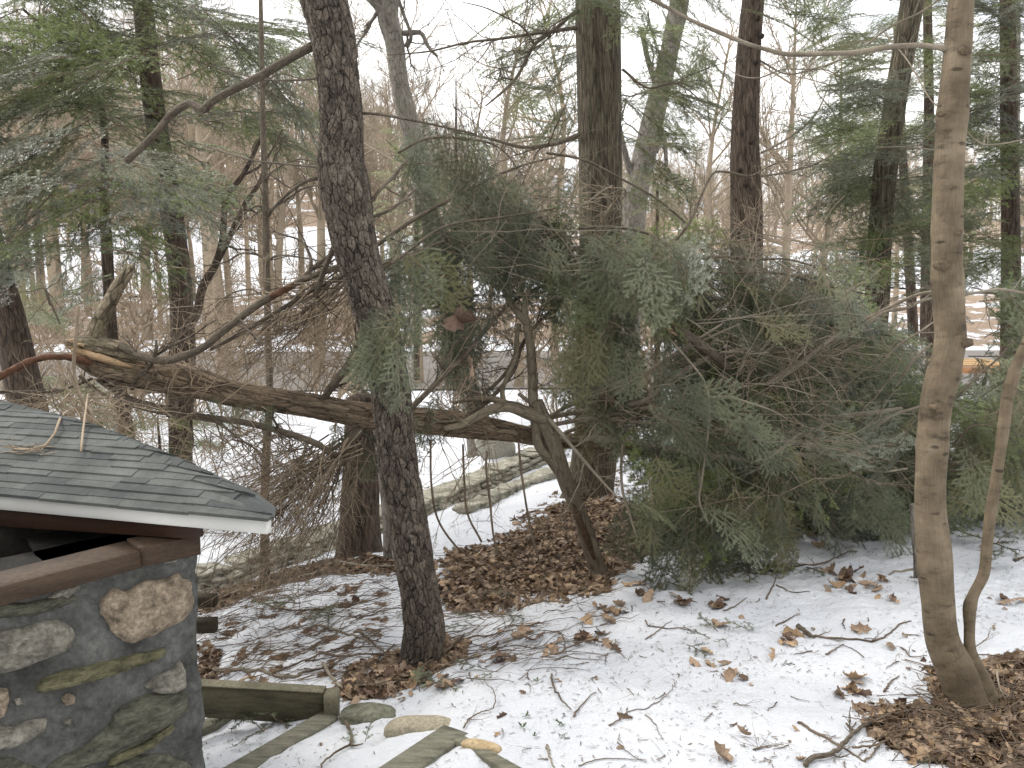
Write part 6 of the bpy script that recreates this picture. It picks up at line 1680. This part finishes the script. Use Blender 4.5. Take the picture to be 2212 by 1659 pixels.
def heap_name(a, b): return HN.get((a, b), 'heap on the snow')
for cx, cy, n, s, w in ((1300, 1330, 12, 28, 40), (1270, 1380, 10, 26, 38), (1190, 1400, 8, 24, 36), (1130, 1370, 8, 22, 34), (1480, 1310, 5, 18, 38), (1545, 1312, 8, 16, 38), (1820, 1255, 16, 38, 36), (1890, 1262, 6, 16, 34), (1700, 1385, 6, 14, 34),
                        (1600, 1460, 5, 18, 40), (1530, 1440, 4, 20, 34), (1840, 1500, 8, 22, 34), (1930, 1300, 4, 14, 34), (1540, 1350, 3, 14, 32), (1080, 1420, 7, 22, 36), (940, 1410, 14, 26, 44), (850, 1450, 14, 30, 36), (900, 1470, 10, 30, 38), (800, 1490, 12, 34, 34),
                        (980, 1480, 5, 18, 38), (1170, 1260, 8, 30, 34), (1400, 1270, 8, 26, 36), (730, 1500, 8, 20, 36), (560, 1475, 8, 30, 28), (460, 1410, 12, 18, 28), (1720, 1150, 12, 40, 34), (2180, 1300, 3, 14, 34), (1000, 1250, 8, 30, 32)):
    for k in range(n):
        leaf(cx + rng.normal(0, s), cy + rng.normal(0, s * 0.4), w * rng.uniform(0.6, 1.25), int(rng.choice([0, 0, 1, 2])), 'dry brown leaf in the ' + heap_name(cx, cy), None, 0.008, group='leaves in the ' + heap_name(cx, cy))
for k in range(46):
    px = rng.uniform(480, 2200); py = rng.uniform(1270, 1650)
    leaf(px, py, rng.uniform(9, 26), int(rng.choice([0, 0, 2, 1])), None, None, 0.002)
# litter nobody could count
def scatter_leaves(name, polys, n, size, mat, seed, lift=0.0, label=''):
    rng = rgen(seed); mb = MB()
    for poly, wgt in polys:
        P = np.array(poly); lo, hi = P.min(0), P.max(0)
        m = int(n * wgt); X = rng.uniform(lo[0], hi[0], m * 6); Y = rng.uniform(lo[1], hi[1], m * 6)
        d = in_poly(X, Y, poly) + fbm(np.stack([X * 3, Y * 3, 0 * X], -1), 3, 31) * 0.25
        keep = np.where((d < 0.02) & (fbm(np.stack([X * 2.4, Y * 2.4, 0 * X + 3], -1), 3, 77) > -0.95))[0][:m]
        X, Y = X[keep], Y[keep]; Z = ground_z(X, Y) - 0.022 + lift
        for k in range(len(X)):
            V, Q = LV[int(rng.integers(12))]
            s = size * rng.uniform(0.6, 1.3)
            a = rng.uniform(0, 6.28); b = rng.normal(0, 0.45); c = rng.normal(0, 0.45)
            Rz = np.array([[math.cos(a), -math.sin(a), 0], [math.sin(a), math.cos(a), 0], [0, 0, 1]])
            Rx = np.array([[1, 0, 0], [0, math.cos(b), -math.sin(b)], [0, math.sin(b), math.cos(b)]])
            Ry = np.array([[math.cos(c), 0, math.sin(c)], [0, 1, 0], [-math.sin(c), 0, math.cos(c)]])
            mb.add((V * s) @ (Rz @ Rx @ Ry).T + [X[k], Y[k], Z[k] + 0.008 + rng.uniform(0, 0.015)], Q)
    o = mb.build(name, mat, None, attr=False)
    return tag(o, label, 'leaf litter', kind='stuff')
L0, L1, L2, L3, L4, L6, L5 = [l_[0] for l_ in LITTER]
scatter_leaves('leaf_litter', [(L0, 0.5), (L1, 0.16), (L2, 0.12), (L3, 0.1), (L4, 0.3), (L5, 0.04)], 3400, 0.075, M_LEAF, 801, label='brown leaf litter where the snow has melted')
scatter_leaves('leaf_litter', [(L0, 0.5), (L1, 0.2), (L2, 0.12), (L3, 0.08), (L4, 0.3)], 1700, 0.075, M_LEAF2, 802, label='paler tan leaves mixed through the leaf litter')
scatter_leaves('leaf_litter', [(L0, 0.5), (L1, 0.14), (L2, 0.2), (L3, 0.2), (L4, 0.3), (L5, 0.06)], 1900, 0.068, M_LEAF3, 803, label='dark wet leaves mixed through the leaf litter')
# leaf scraps behind the wall and between the stones
scatter_leaves('leaf_litter', [(gpoly([(980, 1040), (1190, 930), (1300, 930), (1340, 985), (1200, 1010), (1010, 1090)]), 0.5), (gpoly([(1100, 1120), (1330, 1010), (1400, 1050), (1180, 1150)]), 0.5)], 420, 0.085, M_LEAF, 804, label='thin scatter of brown leaves around the stone wall')

# fine needles and bits of twig all over the snow
rng = rgen(820); mb = MB(); N = 16000
u = rng.uniform(0, 1, N); Yv = 2.2 + 5.2 * u ** 0.9; Xv = rng.uniform(-0.72, 0.72, N) * Yv
cl = fbm(np.stack([Xv * 1.7, Yv * 1.7, 0 * Xv], -1), 3, 55)
k_ = (cl + rng.uniform(-0.4, 0.4, N) > -0.12); Xv, Yv = Xv[k_], Yv[k_]; N = len(Xv)
a = rng.uniform(0, 6.28, N); ln = rng.uniform(0.003, 0.014, N); wd = rng.uniform(0.0008, 0.0019, N)
dx, dy = np.cos(a), np.sin(a)
c0 = np.stack([Xv - dx * ln, Yv - dy * ln], -1); c1 = np.stack([Xv + dx * ln, Yv + dy * ln], -1); pn = np.stack([-dy * wd, dx * wd], -1)
def zz_(p, l): return np.concatenate([p, (ground_z(p[:, 0], p[:, 1]) + l)[:, None]], 1)
l_a = rng.uniform(0.0035, 0.007, N)
V = np.stack([zz_(c0 - pn, l_a), zz_(c1 - pn, l_a), zz_(c1 + pn, l_a), zz_(c0 + pn, l_a)], 1).reshape(-1, 3)
mb.add(V, np.arange(N * 4).reshape(-1, 4))
tag(mb.build('needle_litter', simple_mat('needle_bits', (0.07, 0.05, 0.035), (0.19, 0.14, 0.09), scale=5, bump=0), None, smooth=False, attr=False), 'tiny dark needles and bark bits sprinkled over the snow', 'litter', kind='stuff')

# twigs matted over the brown patches
rng = rgen(830); mb = MB()
for poly, n in ((L0, 520), (L1, 260), (L2, 90), (L3, 300), (gpoly([(440, 1280), (860, 1230), (860, 1430), (720, 1480), (440, 1490)]), 620), (gpoly([(960, 1330), (1250, 1290), (1350, 1330), (1200, 1480), (960, 1480)]), 160)):
    P = np.array(poly); lo, hi = P.min(0), P.max(0); c = 0
    while c < n:
        x, y = rng.uniform(lo, hi)
        if in_poly(np.array([x]), np.array([y]), poly)[0] > 0: continue
        a = rng.normal(0.35, 0.7); L = rng.uniform(0.08, 0.38)
        m = 5; tt = np.linspace(-0.5, 0.5, m); bend = rng.normal(0, 0.08) * L
        X = x + math.cos(a) * tt * L - math.sin(a) * bend * (1 - 4 * tt ** 2); Y = y + math.sin(a) * tt * L + math.cos(a) * bend * (1 - 4 * tt ** 2)
        Z = ground_z(X, Y) + 0.006 + np.abs(rng.normal(0, 0.012)) + rng.normal(0, 0.004, m)
        mb.tube(np.stack([X, Y, Z], -1), np.linspace(1, 0.4, m) * rng.uniform(0.001, 0.0034), 4, cap=False)
        c += 1
tag(mb.build('twig_litter', M_TWIG, None, attr=False), 'fine broken twigs matted over the brown patches and slope', 'twigs', kind='stuff')

# ------------------------------------------------------------------ single sticks
rng = rgen(840)
def stick(pts, w, label, group='sticks lying on the snow', mat=None, kids=0, lift=0.004, name='fallen_stick'):
    g = np.array([ground(a, b) for a, b in pts])
    P, _ = spline(g, np.ones(len(g)), max(10, len(g) * 5))
    D = np.linalg.norm(P.mean(0))
    P[:, 2] = np.maximum(P[:, 2], ground_z(P[:, 0], P[:, 1])) + lift
    r = np.linspace(1, 0.45, len(P)) * w * D / FP / 2
    P[:, :2] += rng.normal(0, 0.002, (len(P), 2))
    mb = MB(); mb.tube(P, r, 8, wob=0.15, seed=int(w * 10))
    for k in range(kids):
        j = int(rng.integers(2, len(P) - 2)); d = unit(P[j + 1] - P[j]) + rng.normal(0, 0.7, 3); d[2] = abs(d[2]) * 0.3 + 0.05
        twig(mb, P[j], P[j] + unit(d) * rng.uniform(0.04, 0.13), r[j] * 0.55, rng, 2, 0.15, 1, 4)
    return tag(mb.build(name, mat or M_TWIG, None), label, 'stick', group)
def Z2(l): return [(398 + x * .34136, 1092.7 + y * .34136) for x, y in l]       # enlargement of the lower middle left
def Z3(l): return [(1061.8 + x * .34136, 1092.7 + y * .34136) for x, y in l]
def Z4(l): return [(1548.4 + x * .34136, 1092.7 + y * .34136) for x, y in l]
stick(Z2([(190, 1048), (400, 1050), (560, 1075), (720, 1085), (740, 1060)]), 11, 'grey smooth stick lying level just above the mossy board', kids=2, mat=M_GTWIG)
stick(Z2([(720, 1070), (860, 1035), (940, 1022)]), 6, 'dark stick continuing right from the level grey stick')
stick(Z2([(880, 1020), (920, 1090), (965, 1140), (1005, 1185)]), 9, 'short grey stick standing into the leaves above the board end', mat=M_GTWIG, lift=0.02)
stick(Z2([(1110, 1165), (1200, 1140), (1300, 1120), (1430, 1100)]), 12, 'greenish stick at the foot of the leaf heap left of the pine', mat=M_GTWIG)
stick(Z2([(860, 760), (950, 790), (1050, 825), (1140, 850), (1175, 880)]), 7, 'grey forked stick on the slope left of the pine', kids=2, mat=M_GTWIG)
stick(Z2([(1075, 805), (1130, 820), (1190, 870), (1290, 950)]), 6, 'brown stick crossing the forked one left of the pine')
stick(Z2([(860, 930), (1000, 955), (1150, 940), (1290, 945)]), 6, 'dark level stick just below the forked one', kids=2)
stick(Z2([(560, 1060), (700, 1010), (900, 930), (1100, 900), (1390, 890)]), 4, 'long thin twig sloping up to the pine', kids=3)
stick(Z2([(400, 560), (480, 610), (600, 650), (700, 665), (900, 655), (1050, 640), (1180, 600), (1310, 560)]), 4, 'long curved twig across the upper slope left of the pine', kids=3)
stick(Z2([(1090, 720), (1200, 690), (1380, 650)]), 3, 'straight thin twig below the curved one')
stick(Z2([(930, 370), (830, 430), (720, 460), (650, 490)]), 8, 'grey stick on the crest of the slope, left of the stout trunk', mat=M_GTWIG)
stick(Z2([(960, 355), (1060, 375), (1200, 385), (1340, 385)]), 10, 'pale stick on the crest, running from the stout trunk to the pine', mat=M_GTWIG, kids=1)
stick(Z2([(1770, 850), (1600, 1000), (1500, 1080), (1400, 1190)]), 5, 'long brown stick leaning down from the foot of the pine', mat=M_TWIG, kids=4, lift=0.03)
stick(Z2([(1330, 880), (1240, 960), (1170, 1010)]), 4, 'thin twig by the heap left of the pine foot')
stick(Z2([(1020, 1380), (1050, 1440), (1060, 1500), (1045, 1530), (960, 1580), (880, 1640), (870, 1670)]), 7, 'forked red brown stick on the snow below the long step timber', lift=0.012)
stick(Z2([(1045, 1530), (1090, 1535), (1130, 1520)]), 5, 'short side arm of the forked red brown stick', lift=0.012)
stick(Z2([(1770, 1420), (1820, 1350), (1960, 1295)]), 3.5, 'branched dark twig behind the oval rock', kids=5, lift=0.01)
stick(Z2([(1960, 1300), (1965, 1220), (1900, 1130)]), 2.5, 'fine twig rising from the branched dark twig', lift=0.02, kids=3)
stick(Z2([(1740, 860), (1900, 830), (2080, 790)]), 4, 'thin dark twig right of the pine foot', kids=2)
stick(Z3([(380, 1080), (390, 1150), (430, 1220), (500, 1305)]), 5, 'crooked dark twig pointing down to the right in the open snow', lift=0.01)
stick(Z3([(520, 1340), (570, 1270), (660, 1185)]), 4, 'short red brown twig pointing up to the right', lift=0.006)
stick(Z3([(640, 870), (720, 890), (780, 930), (840, 985)]), 4, 'arched twig over the snow beside the leaf heap', lift=0.02)
stick(Z3([(430, 960), (540, 900), (690, 845)]), 3.5, 'thin twig rising to the arched one', lift=0.02, kids=3)
stick(Z3([(430, 815), (460, 880), (470, 960)]), 3, 'upright dark twig standing in the leaf heap', lift=0.02, kids=2)
stick(Z3([(975, 730), (1000, 765), (1100, 780), (1200, 780), (1290, 810)]), 3, 'thin grey twig curving right across the middle snow', kids=2)
stick(Z3([(975, 850), (1060, 790), (1140, 730)]), 2.5, 'fine twig crossing the curving grey one')
stick(Z3([(745, 1395), (830, 1340), (865, 1285)]), 3, 'short twig left of the upright leaf tip')
stick(Z3([(865, 1310), (980, 1290), (1090, 1220), (1160, 1130), (1150, 1095)]), 2, 'long hair thin twig curving upward in the open snow')
stick(Z3([(970, 1330), (1030, 1380), (1060, 1450), (1090, 1485)]), 2.2, 'hair thin twig bending down in the lower snow')
stick(Z3([(795, 1500), (880, 1580), (980, 1630)]), 2.5, 'thin straight twig at the bottom middle')
stick(Z3([(550, 1650), (680, 1610), (850, 1610), (980, 1615)]), 2.5, 'long fine twig along the bottom edge')
stick(Z3([(350, 1520), (365, 1580), (390, 1660)]), 6, 'grey stub of stick at the bottom edge', mat=M_GTWIG)
stick(Z3([(1660, 1550), (1760, 1530), (1850, 1515)]), 2.5, 'tiny level twig in the lower right snow', kids=3)
stick(Z3([(1470, 670), (1540, 640), (1615, 585)]), 3, 'thin twig under the hanging boughs')
stick(Z3([(1740, 595), (1790, 490), (1810, 430)]), 3.5, 'short dark twig pointing up, below the crown', kids=2)
stick(Z3([(1800, 505), (1900, 550), (2020, 550)]), 3, 'dark twig running right below the crown')
stick(Z4([(300, 380), (450, 392), (600, 380), (720, 350), (800, 310), (890, 290)]), 5, 'long dark stick lying below the right part of the crown', kids=3)
stick(Z4([(1285, 405), (1170, 420), (1090, 440)]), 6, 'pale stick touching the dark stub behind the maple', mat=M_GTWIG)
stick(Z4([(520, 770), (570, 820), (700, 840), (880, 850), (1000, 860), (1110, 800), (1230, 735)]), 5, 'longest bent stick in the open snow left of the maple', kids=5)
stick(Z4([(510, 765), (560, 800), (620, 840)]), 11, 'thick stub end of the stick by the upright orange leaf', mat=M_LIMB)
stick(Z4([(370, 765), (440, 730), (520, 685)]), 3, 'thin twig above the upright orange leaf')
stick(Z4([(690, 945), (750, 910), (805, 880)]), 3.5, 'short twig right of the folded tan leaf')
stick(Z4([(930, 965), (800, 890), (675, 890)]), 0.001 + 2, 'fine red twig by the snow mound')
stick(Z4([(560, 1665), (600, 1620), (740, 1580), (850, 1470), (960, 1400), (1080, 1345), (1250, 1310), (1400, 1285)]), 9, 'long lichen grey branch running up from the bottom edge to the maple litter', mat=M_LIMB, kids=4, lift=0.012)
stick(Z4([(510, 1375), (600, 1430), (720, 1490), (830, 1555), (940, 1625)]), 6, 'brown stick crossing under the long grey branch', mat=M_TWIG, kids=3)
stick(Z4([(860, 1565), (1000, 1545), (1150, 1490), (1230, 1420), (1290, 1330)]), 4, 'thin branch curving into the maple litter', kids=4, lift=0.02)
stick(Z4([(940, 1620), (1000, 1560), (1080, 1460)]), 3.5, 'twig leaning off the crossing sticks at the lower right')
stick(Z4([(230, 1550), (300, 1530), (420, 1515)]), 2.5, 'small forked twig at the lower centre', kids=3)
stick(Z4([(1170, 900), (1230, 960), (1330, 950)]), 3, 'twig in the snow just left of the maple trunk', kids=3)
stick(Z4([(1060, 1180), (1110, 1110), (1155, 1080)]), 4, 'brown stick on the snow bank left of the maple litter')
stick(Z4([(1640, 920), (1700, 870), (1730, 800)]), 2, 'fine bare twig right of the thin maple stem', kids=4, lift=0.02)
stick(Z4([(1880, 350), (1944, 330)]), 7, 'thick dark stick entering at the right edge')
stick(Z4([(1770, 1090), (1790, 1200), (1830, 1280)]), 4, 'thin grey twig in the litter right of the maple foot', mat=M_GTWIG, lift=0.03)

st = empty('stump', ground(1982, 1235), 'short lichen grey stem standing just behind the left edge of the maple trunk', 'stump')
P, r = pathw([(1988, 1245, 4.4, 26), (1984, 1200, 4.4, 22), (1978, 1150, 4.4, 20), (1974, 1090, 4.4, 16)], 30); mb = MB(); mb.tube(P, r, 14, wob=0.1); mb.build('stem', M_BEECH, st)
# small random twigs
for k in range(60):
    px = rng.uniform(960, 2190); py = rng.uniform(1290, 1650)
    a = rng.uniform(0, 3.14); L = rng.uniform(14, 46)
    if px < 1080 and py > 1560: continue
    stick([(px, py), (px + math.cos(a) * L * .5 + rng.normal(0, 4), py + math.sin(a) * L * .3), (px + math.cos(a) * L, py + math.sin(a) * L * 0.55)], rng.uniform(1.4, 2.8), 'tiny loose twig scattered on the open snow', group='tiny twigs on the snow', kids=int(rng.integers(0, 3)))

# ------------------------------------------------------------------ green bits on the snow
rng = rgen(850)
def sprig(px, py, w, label, n=1, dirx=None, lift=0.012):
    for k in range(n):
        p = ground(px + (rng.normal(0, w * 0.35) if n > 1 else 0), py + (rng.normal(0, w * 0.12) if n > 1 else 0))
        s = w * np.linalg.norm(p) / FP / 0.15
        a = rng.uniform(0, 6.28) if dirx is None else dirx
        me = SPRIG[int(rng.integers(3))][0]
        o = place(me, 'hemlock_sprig', None, p + np.array([0, 0, lift + 0.01 * k]), (math.cos(a), math.sin(a), 0.25), (rng.normal(0, .4), -0.3, 1), s)
        tag(o, label, 'sprig', 'hemlock sprigs dropped on the snow')
sprig(1520, 1385, 60, 'green hemlock sprig by a curled leaf in the middle of the snow', 3)
sprig(1595, 1360, 48, 'dark green hemlock sprig lying flat, right of the middle', 2)
sprig(1570, 1385, 36, 'small sprig below the dark green one')
sprig(1330, 1385, 40, 'short hemlock sprig below the leaf heap near the forked tree')
sprig(1205, 1590, 36, 'small dark sprig low in the centre near the green shoots')
sprig(1060, 1460, 55, 'pale bunch of needles between the pine and the open snow', 2)
sprig(680, 1325, 80, 'hemlock tips lying on the slope left of the pine', 4)
sprig(860, 1315, 50, 'hemlock tips touching the left side of the pine', 2)
sprig(1030, 1350, 60, 'needle bunch just right of the pine trunk', 3)
sprig(930, 1500, 70, 'dark hemlock tips beside the flat mossy rock', 3)
sprig(610, 1560, 90, 'hemlock sprigs lying over the steps beside the hut', 5)
sprig(560, 1580, 80, 'hemlock sprigs low on the steps near the hut wall', 3)
sprig(790, 1620, 50, 'fine sprig at the bottom edge right of the forked stick', 2)
sprig(1755, 1235, 50, 'green tips at the left end of the leaf heap under the crown', 3)
sprig(2150, 1175, 80, 'fallen green tips between the maple and its thin stem', 4)
sprig(2010, 1640, 40, 'little green sprig at the lower right')
sprig(1685, 1440, 26, 'tiny sprig right of the folded tan leaf')
sprig(1060, 1290, 50, 'needles on the brown litter right of the pine', 2)
sprig(1480, 1250, 90, 'flat green tips lying on the snow under the hanging boughs', 6)
sprig(1600, 1240, 90, 'flat green tips lying on the snow at the end of the hanging boughs', 6)
M_SHOOT = simple_mat('green_shoot', (0.035, 0.065, 0.02), (0.085, 0.14, 0.045), scale=20, bump=0, rough=0.5)
for (px, py, s, lb) in ((1135, 1550, 30, 'pale green curled shoot in the open snow, upper left of the four'), (1128, 1574, 30, 'green leafy shoot in the open snow, lower left of the four'), (1213, 1565, 32, 'broad green leaf shoot in the open snow, right of the four'), (1155, 1593, 20, 'smallest green shoot in the open snow, lowest of the four'), (1160, 1475, 24, 'green leaves poking out under the twig heap')):
    p = ground(px, py); q = s * 0.7 * np.linalg.norm(p) / FP
    mb = MB()
    for k in range(5):
        V, Q = LV[int(rng.integers(12))]; a = rng.uniform(0, 6.28); b = rng.uniform(-0.9, -0.2)
        Rz = np.array([[math.cos(a), -math.sin(a), 0], [math.sin(a), math.cos(a), 0], [0, 0, 1]]); Ry = np.array([[math.cos(b), 0, math.sin(b)], [0, 1, 0], [-math.sin(b), 0, math.cos(b)]])
        mb.add((((V + [0.45, 0, 0]) * [q * 0.65, q * 0.4, q * 0.6]) @ Ry.T) @ Rz.T + p + [0, 0, 0.004], Q)
    tag(mb.build('green_shoot', M_SHOOT, None, attr=False), lb, 'plant', 'green shoots in the snow')

# splintered twigs lying on the hut roof
def roofpt(px, py, l=0.01):
    d = ray(px, py); n = np.cross(edge, pback + np.array([0, 0, 0.50])); n = unit(n)
    t = (eL @ n) / (d @ n)
    return d * t + np.array([0, 0, l + 0.008])
mb = MB(); rng = rgen(860)
for l_, w in (([(175, 800, 3.6), (170, 850, 3.2), (150, 905, 2.6)], 6), ([(190, 905, 2.9), (185, 950, 2.3), (178, 975, 2.15)], 6)):
    pass
for l_, w in (([(150, 885), (130, 920), (112, 965), (85, 985), (30, 985)], 7), ([(190, 850), (186, 900), (180, 950), (176, 990)], 6)):
    a = [at(l_[0][0], l_[0][1], 2.9)] + [roofpt(x, y) for x, y in l_[1:]]
    P, r = spline(a, np.full(len(a), w * 1.4 / FP / 2), 24); mb.tube(P, r * np.linspace(0.7, 1.3, 24), 7, wob=0.3)
for k in range(26):
    a = roofpt(rng.uniform(25, 95), 985 + rng.normal(0, 6)); b = a + np.array([rng.normal(0, 0.03), rng.normal(0, 0.02), rng.uniform(-0.003, 0.01)])
    mb.tube(np.array([a, (a + b) / 2 + [0, 0, .003], b]), [0.0012, 0.001, 0.0006], 4)
tag(mb.build('broken_twigs', M_TWIG2, None), 'splintered pale twigs lying on the shingle roof of the hut', 'twigs')
mb = MB()
for k in range(90):
    a = at(rng.uniform(0, 330), rng.uniform(850, 960), rng.uniform(3.0, 3.9)); b = a + np.array([rng.normal(0, 0.22), rng.normal(0, 0.1), rng.normal(-0.02, 0.1)])
    twig(mb, a, b, 0.002, rng, 5, 0.2, 0, 4, 1)
for l_ in ([(170, 660), (163, 740), (160, 800), (175, 860), (200, 900), (190, 960)], [(145, 790), (165, 840), (185, 880), (192, 930), (180, 985)]):
    P, r = pathw([(a, b, 3.5, 7) for a, b in l_]); mb.tube(P, r, 6, wob=0.25)
o = mb.build('broken_twigs', M_TWIG2, fallen); tag(o, kind='stuff')
